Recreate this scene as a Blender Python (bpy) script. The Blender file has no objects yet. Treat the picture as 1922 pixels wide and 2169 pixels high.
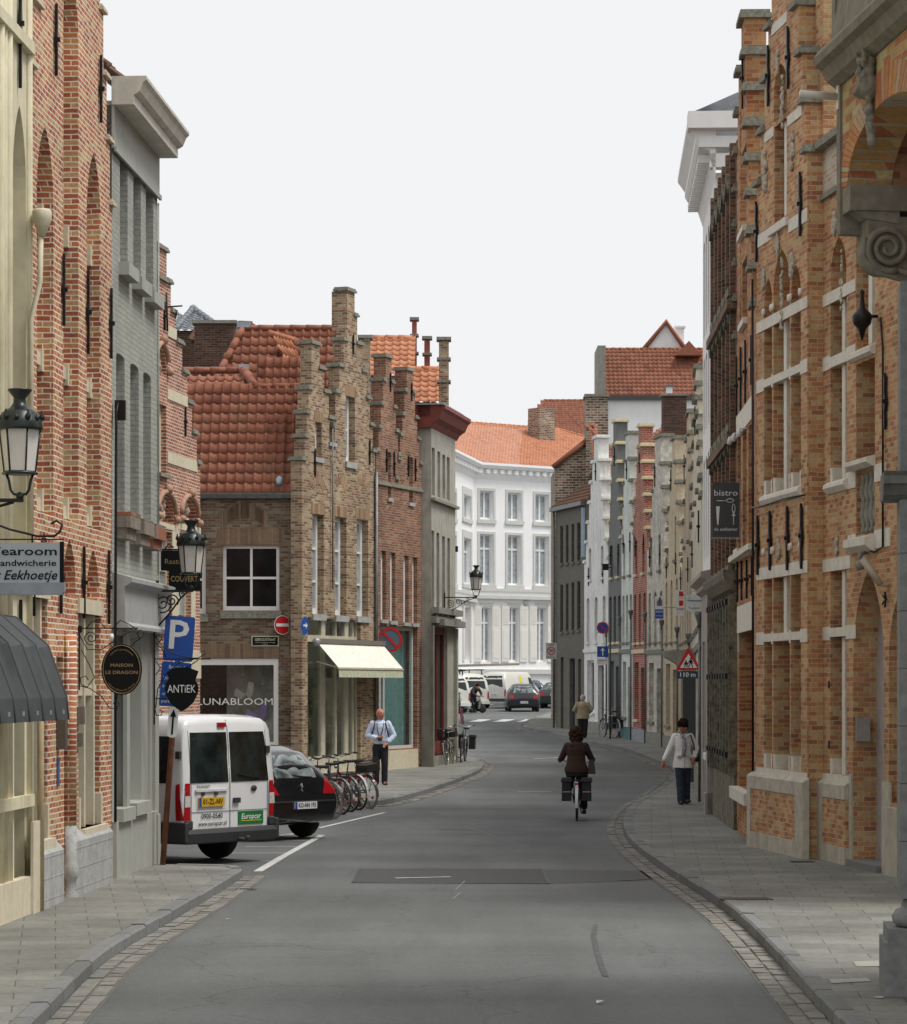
import bpy, math, random
from mathutils import Vector, Matrix
random.seed(7)
S = bpy.context.scene
COL = S.collection
R = math.radians
# ---------------------------------------------------------------- camera, world, sun, exposure
F, CXP, HY, CH = 6000.0, 961.0, 1455.0, 2.42      # focal (photo px), centre column, horizon row, eye height
cam = bpy.data.cameras.new("camera")
cam.sensor_fit = 'HORIZONTAL'; cam.sensor_width = 36.0
cam.lens = F / 1922 * 36.0
cam.shift_x = 0.0
cam.shift_y = (HY - 1084.5) / 1922
cam.clip_start = 0.5; cam.clip_end = 2000
co = bpy.data.objects.new("camera", cam); COL.objects.link(co)
co.location = (0, 0, CH); co.rotation_euler = (R(90), 0, 0)
S.camera = co

SUN_EL, SUN_AZ = 62.0, 104.0      # azimuth from +Y towards +X
w = bpy.data.worlds.new("World"); S.world = w; w.use_nodes = True
nt = w.node_tree; nt.nodes.clear()
wo = nt.nodes.new('ShaderNodeOutputWorld'); bg = nt.nodes.new('ShaderNodeBackground')
sky = nt.nodes.new('ShaderNodeTexSky'); sky.sky_type = 'NISHITA'; sky.sun_disc = False
sky.sun_elevation = R(SUN_EL); sky.sun_rotation = R(SUN_AZ); sky.dust_density = 3.0; sky.air_density = 1.0
mx = nt.nodes.new('ShaderNodeMixRGB'); mx.blend_type = 'MIX'; mx.inputs[0].default_value = 0.93
tc = nt.nodes.new('ShaderNodeTexCoord'); cn = nt.nodes.new('ShaderNodeTexNoise'); cr = nt.nodes.new('ShaderNodeValToRGB')
mp = nt.nodes.new('ShaderNodeMapping'); mp.inputs['Scale'].default_value = (1, 1, 3)
cn.inputs['Scale'].default_value = 1.6; cn.inputs['Detail'].default_value = 4
cr.color_ramp.elements[0].color = (9.1, 9.2, 9.35, 1); cr.color_ramp.elements[1].color = (9.7, 9.75, 9.85, 1)
nt.links.new(tc.outputs['Generated'], mp.inputs['Vector']); nt.links.new(mp.outputs[0], cn.inputs['Vector'])
nt.links.new(cn.outputs['Fac'], cr.inputs[0])
nt.links.new(sky.outputs[0], mx.inputs[1]); nt.links.new(cr.outputs[0], mx.inputs[2])
nt.links.new(mx.outputs[0], bg.inputs[0]); bg.inputs[1].default_value = 0.070
nt.links.new(bg.outputs[0], wo.inputs[0])
sl = bpy.data.lights.new("sun", 'SUN'); sl.energy = 2.0; sl.angle = R(22); sl.color = (1.0, 0.965, 0.91)
so = bpy.data.objects.new("sun", sl); COL.objects.link(so)
sd = Vector((math.sin(R(SUN_AZ)) * math.cos(R(SUN_EL)), math.cos(R(SUN_AZ)) * math.cos(R(SUN_EL)), math.sin(R(SUN_EL))))
so.rotation_euler = sd.to_track_quat('Z', 'Y').to_euler(); so.location = (0, 40, 40)
S.view_settings.view_transform = 'Standard'; S.view_settings.look = 'None'
S.view_settings.exposure = 0.50; S.view_settings.gamma = 1.0
S.render.engine = 'CYCLES'
S.cycles.max_bounces = 6

# ---------------------------------------------------------------- terrain and pixel -> place
GP = [(-50, 0), (60, 0), (70, .03), (85, .17), (103, .45), (120, .78), (140, 1.18), (160, 1.50), (200, 1.8), (600, 2.2)]
def G(d):
    for (a, b), (c, e) in zip(GP, GP[1:]):
        if d <= c:
            t = (d - a) / (c - a); return b + (e - b) * t
    return GP[-1][1]
def W(x, y, d):
    return Vector(((x - CXP) / F * d, d, CH + (HY - y) / F * d))
def gnd(x, y, off=0.0):          # where the sight line of a photo pixel meets the ground
    d = 5.0
    while d < 400:
        if CH + (HY - y) / F * d <= G(d) + off: break
        d += 0.05
    return Vector(((x - CXP) / F * d, d, G(d) + off))

# ---------------------------------------------------------------- object helpers
def tag(o, label=None, cat=None, group=None, kind=None):
    if label: o['label'] = label
    if cat: o['category'] = cat
    if group: o['group'] = group
    if kind: o['kind'] = kind
    return o
def empty(name, loc=(0, 0, 0), rz=0.0, label=None, cat=None, group=None):
    o = bpy.data.objects.new(name, None); COL.objects.link(o)
    o.location = loc; o.rotation_euler = (0, 0, rz); o.empty_display_size = .3
    return tag(o, label, cat, group)
def copy_tree(o, parent=None):
    c = o.copy(); COL.objects.link(c); c.parent = parent
    for ch in list(o.children): copy_tree(ch, c)
    return c

SPL = {k: k for k in ('pilaster', 'window_surround', 'ledge', 'plinth', 'string_course', 'side_window', 'rear_window', 'downpipe', 'gutter_pipe', 'arch_moulding', 'chimney', 'moulding', 'side_wall')}
SPL.update({'stone_mullions': 'mullion', 'window_stone': 'window_stone', 'stone_bands': 'stone_band', 'pilasters': 'pilaster', 'brick_lintels': 'brick_lintel', 'step_caps': 'step_cap', 'window_ledges': 'window_ledge', 'stone_blocks': 'stone_block', 'balusters': 'baluster',
    'seats': 'seat', 'handles': 'handle', 'grips': 'grip', 'pedals': 'pedal', 'straps': 'strap', 'facade_lights': 'facade_light', 'window_hoods': 'window_hood', 'stone_knobs': 'stone_knob', 'ledges': 'ledge', 'flower_ledges': 'flower_ledge', 'pendant_lamps': 'pendant_lamp',
    'pocket_flaps': 'pocket_flap', 'eyes': 'eye', 'eyebrows': 'eyebrow', 'stone_lintels': 'stone_lintel', 'posts': 'post', 'iron_grilles': 'iron_grille', 'carved_reliefs': 'carved_relief', 'weep_holes': 'weep_hole', 'door_seams': 'door_seam', 'wiper_and_trim': 'wiper', 'shop_display': 'display_stand'})
class MB:
    """collects shapes; build() links them as one mesh object"""
    def __init__(s): s.v = []; s.f = []; s.sm = []; s.r = []; s.smooth = False; s.rv = None; s.mi = []; s.m = 0
    def face(s, pts):
        b = len(s.v); s.v += [tuple(p) for p in pts]; s.f.append(tuple(range(b, b + len(pts)))); s._a()
    def _a(s):
        s.sm.append(s.smooth); s.r.append(s.rv if s.rv is not None else 0.5); s.mi.append(s.m)
    def idx(s, fs, b):
        for f in fs: s.f.append(tuple(b + i for i in f)); s._a()
    def box(s, x0, x1, y0, y1, z0, z1, tap=0.0):
        b = len(s.v); t = tap
        s.v += [(x0, y0, z0), (x1, y0, z0), (x1, y1, z0), (x0, y1, z0), (x0 + t, y0 + t, z1), (x1 - t, y0 + t, z1), (x1 - t, y1 - t, z1), (x0 + t, y1 - t, z1)]
        s.idx([(0, 3, 2, 1), (4, 5, 6, 7), (0, 1, 5, 4), (1, 2, 6, 5), (2, 3, 7, 6), (3, 0, 4, 7)], b)
    def bar(s, p, q, w, h=None, up=(0, 0, 1)):
        p = Vector(p); q = Vector(q); d = (q - p).normalized(); h = h or w
        a = d.cross(Vector(up));
        if a.length < 1e-4: a = d.cross(Vector((1, 0, 0)))
        a.normalize(); c = a.cross(d)
        b = len(s.v)
        for e in (p, q):
            for i, j in ((-1, -1), (1, -1), (1, 1), (-1, 1)): s.v.append(tuple(e + a * (w / 2 * i) + c * (h / 2 * j)))
        s.idx([(3, 2, 1, 0), (4, 5, 6, 7), (0, 1, 5, 4), (1, 2, 6, 5), (2, 3, 7, 6), (3, 0, 4, 7)], b)
    def prism(s, pts, y0, y1):          # polygon in local x,z pushed from y0 to y1
        n = len(pts); b = len(s.v)
        s.v += [(p[0], y0, p[1]) for p in pts] + [(p[0], y1, p[1]) for p in pts]
        s.idx([tuple(range(n)), tuple(range(2 * n - 1, n - 1, -1))] + [(i, i + n, (i + 1) % n + n, (i + 1) % n) for i in range(n)], b)
    def prismx(s, pts, x0, x1):         # polygon in local y,z pushed along x
        n = len(pts); b = len(s.v)
        s.v += [(x0, p[0], p[1]) for p in pts] + [(x1, p[0], p[1]) for p in pts]
        s.idx([tuple(range(n)), tuple(range(2 * n - 1, n - 1, -1))] + [(i, i + n, (i + 1) % n + n, (i + 1) % n) for i in range(n)], b)
    def prismz(s, pts, z0, z1):
        n = len(pts); b = len(s.v)
        s.v += [(p[0], p[1], z0) for p in pts] + [(p[0], p[1], z1) for p in pts]
        s.idx([tuple(range(n)), tuple(range(2 * n - 1, n - 1, -1))] + [(i, i + n, (i + 1) % n + n, (i + 1) % n) for i in range(n)], b)
    def tube(s, path, r, n=6, closed=False, flat=None):
        path = [Vector(p) for p in path]; m = len(path); b = len(s.v)
        sm = s.smooth; s.smooth = True
        prev = None
        for i, p in enumerate(path):
            if closed: t = path[(i + 1) % m] - path[i - 1]
            else: t = path[min(i + 1, m - 1)] - path[max(i - 1, 0)]
            if t.length < 1e-9: t = Vector((0, 0, 1))
            t.normalize()
            a = prev if prev is not None else (Vector((0, 1, 0)) if abs(t.y) < .9 else Vector((1, 0, 0)))
            a = (a - t * a.dot(t))
            if a.length < 1e-5: a = t.orthogonal()
            a.normalize(); prev = a; c = t.cross(a)
            rr = r[i] if isinstance(r, (list, tuple)) else r
            for k in range(n):
                an = 2 * math.pi * k / n
                s.v.append(tuple(p + a * (rr * math.cos(an) * (flat or 1)) + c * (rr * math.sin(an))))
        fs = []
        for i in range(m if closed else m - 1):
            j = (i + 1) % m
            for k in range(n): fs.append((i * n + k, i * n + (k + 1) % n, j * n + (k + 1) % n, j * n + k))
        if not closed: fs += [tuple(range(n - 1, -1, -1)), tuple((m - 1) * n + k for k in range(n))]
        s.idx(fs, b); s.smooth = sm
    def lathe(s, prof, c=(0, 0, 0), n=16, ax='z', sx=1, sy=1):
        b = len(s.v); sm = s.smooth; s.smooth = not getattr(s, 'flat', False)
        for r, h in prof:
            for k in range(n):
                a = 2 * math.pi * k / n; x, y = r * math.cos(a) * sx, r * math.sin(a) * sy
                if ax == 'z': p = (c[0] + x, c[1] + y, c[2] + h)
                elif ax == 'y': p = (c[0] + x, c[1] + h, c[2] + y)
                else: p = (c[0] + h, c[1] + x, c[2] + y)
                s.v.append(p)
        fs = []
        for i in range(len(prof) - 1):
            for k in range(n): fs.append((i * n + k, i * n + (k + 1) % n, (i + 1) * n + (k + 1) % n, (i + 1) * n + k))
        s.idx(fs, b); s.smooth = sm
        s.idx([tuple(range(n - 1, -1, -1)), tuple((len(prof) - 1) * n + k for k in range(n))], b)
    def ball(s, c, r, n=10, sx=1, sy=1, sz=1):
        m = max(4, n // 2 + 1)
        s.lathe([(max(1e-3, r * math.sin(math.pi * i / m)), -r * sz * math.cos(math.pi * i / m)) for i in range(m + 1)], c, n, 'z', sx, sy)
    def pieces(s, tol=.02):
        par = list(range(len(s.v)))
        def fd(i):
            while par[i] != i: par[i] = par[par[i]]; i = par[i]
            return i
        for f in s.f:
            for q in f[1:]: par[fd(q)] = fd(f[0])
        G_ = {}
        for k, f in enumerate(s.f): G_.setdefault(fd(f[0]), []).append(k)
        P = []
        for ks in G_.values():
            vs = [s.v[i] for k in ks for i in s.f[k]]; P.append([ks, [min(v[j] for v in vs) - tol / 2 for j in range(3)], [max(v[j] for v in vs) + tol / 2 for j in range(3)]])
        hit = True
        while hit:
            hit = False; Q = []
            for p in P:
                for q in Q:
                    if all(p[1][j] <= q[2][j] and q[1][j] <= p[2][j] for j in range(3)):
                        q[0] += p[0]; q[1] = [min(a, b) for a, b in zip(p[1], q[1])]; q[2] = [max(a, b) for a, b in zip(p[2], q[2])]; hit = True; break
                else: Q.append(p)
            P = Q
        return [p[0] for p in P]
    def build(s, name, mat, parent=None, bevel=0.0, mats=None):
        if name in SPL and parent:
            name = SPL[name]; P = s.pieces()
            if 1 < len(P) <= 90:
                for ks in P:
                    N = MB(); mp_ = {}
                    for k in ks:
                        N.f.append(tuple(mp_.setdefault(i, len(mp_)) for i in s.f[k])); N.sm.append(s.sm[k]); N.r.append(s.r[k]); N.mi.append(0)
                    N.v = [s.v[i] for i in mp_]; o = N.build(name, mat, parent, bevel)
                return o
        me = bpy.data.meshes.new(name); me.from_pydata(s.v, [], s.f)
        o = bpy.data.objects.new(name, me); COL.objects.link(o)
        for m in ([mat] if not mats else mats): me.materials.append(m)
        me.polygons.foreach_set('use_smooth', s.sm)
        if mats: me.polygons.foreach_set('material_index', s.mi)
        a = me.attributes.new('rnd', 'FLOAT', 'FACE'); a.data.foreach_set('value', s.r)
        if bevel:
            bm_ = o.modifiers.new('bevel', 'BEVEL'); bm_.width = bevel; bm_.segments = 2; bm_.limit_method = 'ANGLE'; bm_.angle_limit = R(50)
        me.update()
        if parent: o.parent = parent
        return o

def text(parent, name, s, x, z, y, h, mat, width=None, align='CENTER', shear=0, bold=0, depth=.004, fn=None):
    """lettering in the local x,z plane; h = cap height; later turned into a mesh"""
    cu = bpy.data.curves.new(name, 'FONT'); cu.body = s; cu.align_x = align; cu.align_y = 'BOTTOM_BASELINE' if False else 'CENTER'
    cu.size = h / .7; cu.shear = shear; cu.offset = min(bold, .018 * h); cu.extrude = 0; cu.resolution_u = 2
    to = bpy.data.objects.new(name, cu); COL.objects.link(to)
    dg = bpy.context.evaluated_depsgraph_get(); dg.update()
    me = bpy.data.meshes.new_from_object(to.evaluated_get(dg))
    bpy.data.objects.remove(to)
    xs = [v.co.x for v in me.vertices] or [0, 1]
    k = 1.0
    if width: k = width / (max(xs) - min(xs))
    ox = (max(xs) + min(xs)) / 2 if align == 'CENTER' else min(xs)
    for v in me.vertices:
        px, pz = (v.co.x - ox) * k, v.co.y
        if fn: q = fn(px, pz)
        else: q = (x + px, y, z + pz)
        v.co = q
    me.materials.clear(); me.materials.append(mat)
    o = bpy.data.objects.new(name, me); COL.objects.link(o); o.parent = parent
    return o

# ---------------------------------------------------------------- materials
MATS = {}
def nodes(name):
    m = bpy.data.materials.new(name); m.use_nodes = True
    n = m.node_tree; b = n.nodes['Principled BSDF']
    return m, n, b
def lk(n, a, b): n.links.new(a, b)
def nd(n, t, **k):
    x = n.nodes.new(t)
    for a, b in k.items():
        if a in x.inputs: x.inputs[a].default_value = b
        else: setattr(x, a, b)
    return x
def ramp(n, fac, stops, interp='LINEAR'):
    r = n.nodes.new('ShaderNodeValToRGB'); r.color_ramp.interpolation = interp
    e = r.color_ramp.elements
    while len(e) > 1: e.remove(e[-1])
    e[0].position = stops[0][0]; e[0].color = (*stops[0][1], 1)
    for p, c in stops[1:]:
        q = e.new(p); q.color = (*c, 1)
    lk(n, fac, r.inputs[0]); return r
def mix(n, fac, a, b, mode='MIX'):
    m = n.nodes.new('ShaderNodeMixRGB'); m.blend_type = mode
    for i, v in ((0, fac), (1, a), (2, b)):
        if isinstance(v, (int, float)): m.inputs[i].default_value = v
        elif isinstance(v, tuple): m.inputs[i].default_value = (*v, 1)
        else: lk(n, v, m.inputs[i])
    return m.outputs[0]
def plain(name, c, rough=.6, metal=0.0, var=.12, scale=6, spec=.5, bump=0.0, streak=0.0, coat=0.0, stain=None, weather=None):
    """weather=(dark colour, amount): irregular dirt patches belonging to the surface"""
    if name in MATS: return MATS[name]
    m, n, b = nodes(name)
    b.inputs['Roughness'].default_value = rough; b.inputs['Metallic'].default_value = metal
    b.inputs['Specular IOR Level'].default_value = spec; b.inputs['Coat Weight'].default_value = coat
    t = nd(n, 'ShaderNodeTexCoord')
    no = nd(n, 'ShaderNodeTexNoise', Scale=scale, Detail=6.0, Roughness=.65); lk(n, t.outputs['Object'], no.inputs['Vector'])
    c0 = tuple(max(0, x * (1 - var * 1.6)) for x in c); c1 = tuple(min(1, x * (1 + var)) for x in c)
    out = ramp(n, no.outputs['Fac'], [(.3, c0), (.7, c1)]).outputs[0]
    if weather:
        n2 = nd(n, 'ShaderNodeTexNoise', Scale=1.3, Detail=8.0, Roughness=.7)
        mp = nd(n, 'ShaderNodeMapping'); mp.inputs['Scale'].default_value = (2.6, 2.6, .55)
        lk(n, t.outputs['Object'], mp.inputs[0]); lk(n, mp.outputs[0], n2.inputs['Vector'])
        f = ramp(n, n2.outputs['Fac'], [(.48, (0, 0, 0)), (.72, (weather[1],) * 3)]).outputs[0]
        out = mix(n, f, out, weather[0])
    lk(n, out, b.inputs['Base Color'])
    if bump:
        bp = nd(n, 'ShaderNodeBump', Strength=bump, Distance=.02); lk(n, no.outputs['Fac'], bp.inputs['Height']); lk(n, bp.outputs[0], b.inputs['Normal'])
    MATS[name] = m; return m
def brick(name, cols, mortar, bw=.22, rh=.065, ms=.008, painted=None, rough=.85, bump=.6, dirt=.25, weather=None, sm=.3):
    """coursed brickwork; cols = tones picked brick by brick"""
    if name in MATS: return MATS[name]
    m, n, b = nodes(name); b.inputs['Roughness'].default_value = rough; b.inputs['Specular IOR Level'].default_value = .25
    t = nd(n, 'ShaderNodeTexCoord'); sp = nd(n, 'ShaderNodeSeparateXYZ'); lk(n, t.outputs['Object'], sp.inputs[0])
    ad = nd(n, 'ShaderNodeMath', operation='ADD'); lk(n, sp.outputs[0], ad.inputs[0]); lk(n, sp.outputs[1], ad.inputs[1])
    wn = nd(n, 'ShaderNodeTexNoise', Scale=2.5, Detail=2.0); lk(n, t.outputs['Object'], wn.inputs['Vector'])
    wm = nd(n, 'ShaderNodeMath', operation='MULTIPLY_ADD'); lk(n, wn.outputs['Fac'], wm.inputs[0]); wm.inputs[1].default_value = .03; lk(n, sp.outputs[2], wm.inputs[2])
    cb = nd(n, 'ShaderNodeCombineXYZ'); lk(n, ad.outputs[0], cb.inputs[0]); lk(n, wm.outputs[0], cb.inputs[1])
    br = nd(n, 'ShaderNodeTexBrick', Scale=1.0); lk(n, cb.outputs[0], br.inputs['Vector'])
    br.inputs['Brick Width'].default_value = bw; br.inputs['Row Height'].default_value = rh
    br.inputs['Mortar Size'].default_value = ms; br.inputs['Mortar Smooth'].default_value = sm
    br.inputs['Color1'].default_value = (0, 0, 0, 1); br.inputs['Color2'].default_value = (1, 1, 1, 1); br.inputs['Mortar'].default_value = (.5, .5, .5, 1)
    br.offset = .5; br.inputs['Bias'].default_value = 0
    st = [(i / len(cols), c) for i, c in enumerate(cols)]
    rp = ramp(n, br.outputs['Color'], st, 'CONSTANT' if len(cols) > 2 else 'LINEAR').outputs[0]
    no = nd(n, 'ShaderNodeTexNoise', Scale=26, Detail=5.0); lk(n, t.outputs['Object'], no.inputs['Vector'])
    fn = ramp(n, no.outputs['Fac'], [(.3, (.72,) * 3), (.7, (1.12,) * 3)]).outputs[0]
    rp = mix(n, .8, rp, fn, 'MULTIPLY')
    nl = nd(n, 'ShaderNodeTexNoise', Scale=.9, Detail=6.0, Roughness=.6); lk(n, t.outputs['Object'], nl.inputs['Vector'])
    fl = ramp(n, nl.outputs['Fac'], [(.35, (1 - dirt,) * 3), (.65, (1.08,) * 3)]).outputs[0]
    out = mix(n, br.outputs['Fac'], rp, mortar)
    out = mix(n, 1.0, out, fl, 'MULTIPLY')
    if weather:
        n2 = nd(n, 'ShaderNodeTexNoise', Scale=1.5, Detail=8.0, Roughness=.7); mp = nd(n, 'ShaderNodeMapping'); mp.inputs['Scale'].default_value = (2.2, 2.2, .6)
        lk(n, t.outputs['Object'], mp.inputs[0]); lk(n, mp.outputs[0], n2.inputs['Vector'])
        f = ramp(n, n2.outputs['Fac'], [(.5, (0, 0, 0)), (.7, (weather[1],) * 3)]).outputs[0]
        out = mix(n, f, out, weather[0])
    lk(n, out, b.inputs['Base Color'])
    iv = nd(n, 'ShaderNodeMath', operation='SUBTRACT'); iv.inputs[0].default_value = 1; lk(n, br.outputs['Fac'], iv.inputs[1])
    ns = nd(n, 'ShaderNodeMath', operation='MULTIPLY_ADD'); lk(n, no.outputs['Fac'], ns.inputs[0]); ns.inputs[1].default_value = .4; lk(n, iv.outputs[0], ns.inputs[2])
    bp = nd(n, 'ShaderNodeBump', Strength=bump, Distance=.012); lk(n, ns.outputs[0], bp.inputs['Height']); lk(n, bp.outputs[0], b.inputs['Normal'])
    MATS[name] = m; return m
def rndmat(name, cols, rough=.8, noise=.25, scale=12, spec=.3, moss=None, bump=.3):
    """tone picked per tile / stone from the face attribute"""
    if name in MATS: return MATS[name]
    m, n, b = nodes(name); b.inputs['Roughness'].default_value = rough; b.inputs['Specular IOR Level'].default_value = spec
    a = nd(n, 'ShaderNodeAttribute'); a.attribute_name = 'rnd'; t = nd(n, 'ShaderNodeTexCoord')
    rp = ramp(n, a.outputs['Fac'], [(i / (len(cols) - 1), c) for i, c in enumerate(cols)]).outputs[0]
    no = nd(n, 'ShaderNodeTexNoise', Scale=scale, Detail=6.0, Roughness=.7); lk(n, t.outputs['Object'], no.inputs['Vector'])
    f = ramp(n, no.outputs['Fac'], [(.3, (1 - noise,) * 3), (.7, (1 + noise * .5,) * 3)]).outputs[0]
    out = mix(n, 1.0, rp, f, 'MULTIPLY')
    if moss:
        n2 = nd(n, 'ShaderNodeTexNoise', Scale=1.1, Detail=9.0, Roughness=.75); lk(n, t.outputs['Object'], n2.inputs['Vector'])
        out = mix(n, ramp(n, n2.outputs['Fac'], [(.52, (0, 0, 0)), (.7, (moss[1],) * 3)]).outputs[0], out, moss[0])
    lk(n, out, b.inputs['Base Color'])
    bp = nd(n, 'ShaderNodeBump', Strength=bump, Distance=.01); lk(n, no.outputs['Fac'], bp.inputs['Height']); lk(n, bp.outputs[0], b.inputs['Normal'])
    MATS[name] = m; return m
def glass(name, c=(.02, .025, .03), rough=.06, var=.5, scale=1.5):
    """window pane over a dim room: dark body, mirror-like top coat"""
    if name in MATS: return MATS[name]
    m, n, b = nodes(name); b.inputs['Roughness'].default_value = rough; b.inputs['IOR'].default_value = 1.5
    t = nd(n, 'ShaderNodeTexCoord'); no = nd(n, 'ShaderNodeTexNoise', Scale=scale, Detail=3.0); lk(n, t.outputs['Object'], no.inputs['Vector'])
    lk(n, ramp(n, no.outputs['Fac'], [(.35, tuple(x * (1 - var) for x in c)), (.65, tuple(min(1, x * (1 + var)) for x in c))]).outputs[0], b.inputs['Base Color'])
    bp = nd(n, 'ShaderNodeBump', Strength=.02, Distance=.05); lk(n, no.outputs['Fac'], bp.inputs['Height']); lk(n, bp.outputs[0], b.inputs['Normal'])
    MATS[name] = m; return m
def clear(name, tint=(.92, .96, .95), k=.12):
    if name in MATS: return MATS[name]
    m, n, b = nodes(name); n.nodes.remove(b)
    tr = nd(n, 'ShaderNodeBsdfTransparent'); tr.inputs[0].default_value = (*tint, 1)
    gl = nd(n, 'ShaderNodeBsdfGlossy', Roughness=.03); gl.inputs[0].default_value = (.9, .92, .95, 1)
    fr = nd(n, 'ShaderNodeLayerWeight', Blend=.5); mxx = nd(n, 'ShaderNodeMixShader')
    pw = nd(n, 'ShaderNodeMath', operation='POWER'); lk(n, fr.outputs['Facing'], pw.inputs[0]); pw.inputs[1].default_value = 4.0; ma = nd(n, 'ShaderNodeMath', operation='MULTIPLY_ADD'); lk(n, pw.outputs[0], ma.inputs[0]); ma.inputs[1].default_value = .5; ma.inputs[2].default_value = k
    lk(n, ma.outputs[0], mxx.inputs[0]); lk(n, tr.outputs[0], mxx.inputs[1]); lk(n, gl.outputs[0], mxx.inputs[2])
    lk(n, mxx.outputs[0], n.nodes['Material Output'].inputs[0])
    MATS[name] = m; return m

# ---------------------------------------------------------------- facade frame
class Fac:
    """vertical wall frame: local x runs along the wall (left to right as seen from the street), +y goes into the house"""
    def __init__(s, P0, P1, zb=None, name=None, label=None, cat='house', group=None):
        s.P0 = Vector(P0); s.P1 = Vector(P1); d = s.P1 - s.P0; s.L = d.length; s.d = d / s.L
        s.inn = Vector((-s.d.y, s.d.x))
        s.zb = G((s.P0.y + s.P1.y) / 2) if zb is None else zb
        s.root = empty(name, (s.P0.x, s.P0.y, s.zb), math.atan2(s.d.y, s.d.x), label, cat, group) if name else None
    def u(s, x, o=0.0):
        k = (x - CXP) / F; P = s.P0 - s.inn * o
        return (k * P.y - P.x) / (s.d.x - k * s.d.y)
    def dep(s, u, o=0.0): return (s.P0 - s.inn * o + s.d * u).y
    def v(s, y, u, o=0.0):
        return CH + (HY - y) / F * s.dep(u, o) - s.zb
    def uv(s, x, y, o=0.0):
        u = s.u(x, o); return u, s.v(y, u, o)
    def rect(s, x0, x1, yt, yb, o=0.0):     # heights read at the left edge x0
        u0 = s.u(x0, o); u1 = s.u(x1, o)
        return (u0, u1, s.v(yb, u0, o), s.v(yt, u0, o))

def archpts(u0, u1, v1, h, kind, n=8):
    """curve from left springing to right springing"""
    mid = (u0 + u1) / 2; hw = (u1 - u0) / 2; P = []
    for i in range(n + 1):
        t = i / n
        if kind == 'pt': a = t * R(62); P.append((u0 + hw * (1 - math.cos(a)) / (1 - math.cos(R(62))), v1 - h + h * math.sin(a) / math.sin(R(62))))
        else: a = t * math.pi / 2; P.append((mid - hw * math.cos(a), v1 - h + h * math.sin(a)))
    Q = [(2 * mid - a, b) for a, b in reversed(P[:-1])]
    return P + Q
def wallgrid(M, cols, holes, y0, y1, z0=0.0, back=True):
    """cols = [(u0,u1,top)...]; holes = [(u0,u1,v0,v1[,arch_h,kind])]; a solid wall with real reveals"""
    us = sorted(set([round(c[0], 4) for c in cols] + [round(c[1], 4) for c in cols] + [round(q, 4) for h in holes for q in h[:2]]))
    vs = sorted(set([round(z0, 4)] + [round(c[2], 4) for c in cols] + [round(q, 4) for h in holes for q in h[2:4]]))
    def solid(i, j):
        if i < 0 or j < 0 or i >= len(us) - 1 or j >= len(vs) - 1: return False
        a = (us[i] + us[i + 1]) / 2; b = (vs[j] + vs[j + 1]) / 2
        if b < z0: return False
        if not any(c[0] <= a <= c[1] and b <= c[2] for c in cols): return False
        return not any(h[0] < a < h[1] and h[2] < b < h[3] for h in holes)
    nu, nv = len(us) - 1, len(vs) - 1
    SOL = [[solid(i, j) for j in range(nv)] for i in range(nu)]
    g = lambda i, j: 0 <= i < nu and 0 <= j < nv and SOL[i][j]
    for i in range(nu):
        a, b = us[i], us[i + 1]
        for j in range(nv):
            if not SOL[i][j]: continue
            c, d = vs[j], vs[j + 1]
            M.face([(a, y0, c), (b, y0, c), (b, y0, d), (a, y0, d)])
            if back: M.face([(b, y1, c), (a, y1, c), (a, y1, d), (b, y1, d)])
            if not g(i - 1, j): M.face([(a, y1, c), (a, y0, c), (a, y0, d), (a, y1, d)])
            if not g(i + 1, j): M.face([(b, y0, c), (b, y1, c), (b, y1, d), (b, y0, d)])
            if not g(i, j - 1) and c > z0 + 1e-4: M.face([(a, y1, c), (b, y1, c), (b, y0, c), (a, y0, c)])
            if not g(i, j + 1): M.face([(a, y0, d), (b, y0, d), (b, y1, d), (a, y1, d)])
    for h in holes:
        if len(h) > 4 and h[4]:
            u0, u1, v0, v1, ah, kd = h; A = archpts(u0, u1, v1, ah, kd); k = len(A) // 2
            M.prism([(u0, v1)] + A[:k + 1] , y0, y1)
            M.prism([(u1, v1), (A[k][0], v1)] + A[k + 1:] if A[k][1] < v1 - 1e-4 else [(u1, v1)] + A[k:], y0, y1)

def window(root, r, y, fmat, gmat, nx=1, ny=1, fw=.05, bar=.03, split=None, sill=None, arch=None, name='window', fd=.05, hb=None):
    """frame mesh with pane (and sill) below it"""
    u0, u1, v0, v1 = r[:4]
    M = MB(); yt = y - fd
    M.box(u0, u0 + fw, yt, y, v0, v1); M.box(u1 - fw, u1, yt, y, v0, v1)
    M.box(u0 + fw, u1 - fw, yt, y, v0, v0 + fw * 1.3); M.box(u0 + fw, u1 - fw, yt, y, v1 - fw, v1)
    for i in range(1, nx):
        c = u0 + (u1 - u0) * i / nx; M.box(c - bar / 2, c + bar / 2, yt + .008, y, v0 + fw * 1.3, v1 - fw)
    for q in (hb if hb else [j / ny for j in range(1, ny)]):
        c = v0 + (v1 - v0) * q; M.box(u0 + fw, u1 - fw, yt + .004, y, c - bar / 2, c + bar / 2)
    o = M.build(name, fmat, root)
    P = MB(); P.box(u0 + .01, u1 - .01, y + .001, y + .01, v0 + .01, v1 - .01); P.build('pane', gmat, o)
    if sill:
        sm, so_, sh = sill
        Q = MB(); Q.box(u0 - .06, u1 + .06, -so_, y - fd - .002, v0 - sh, v0 - .003); Q.build('sill', sm, o)
    return o

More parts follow.
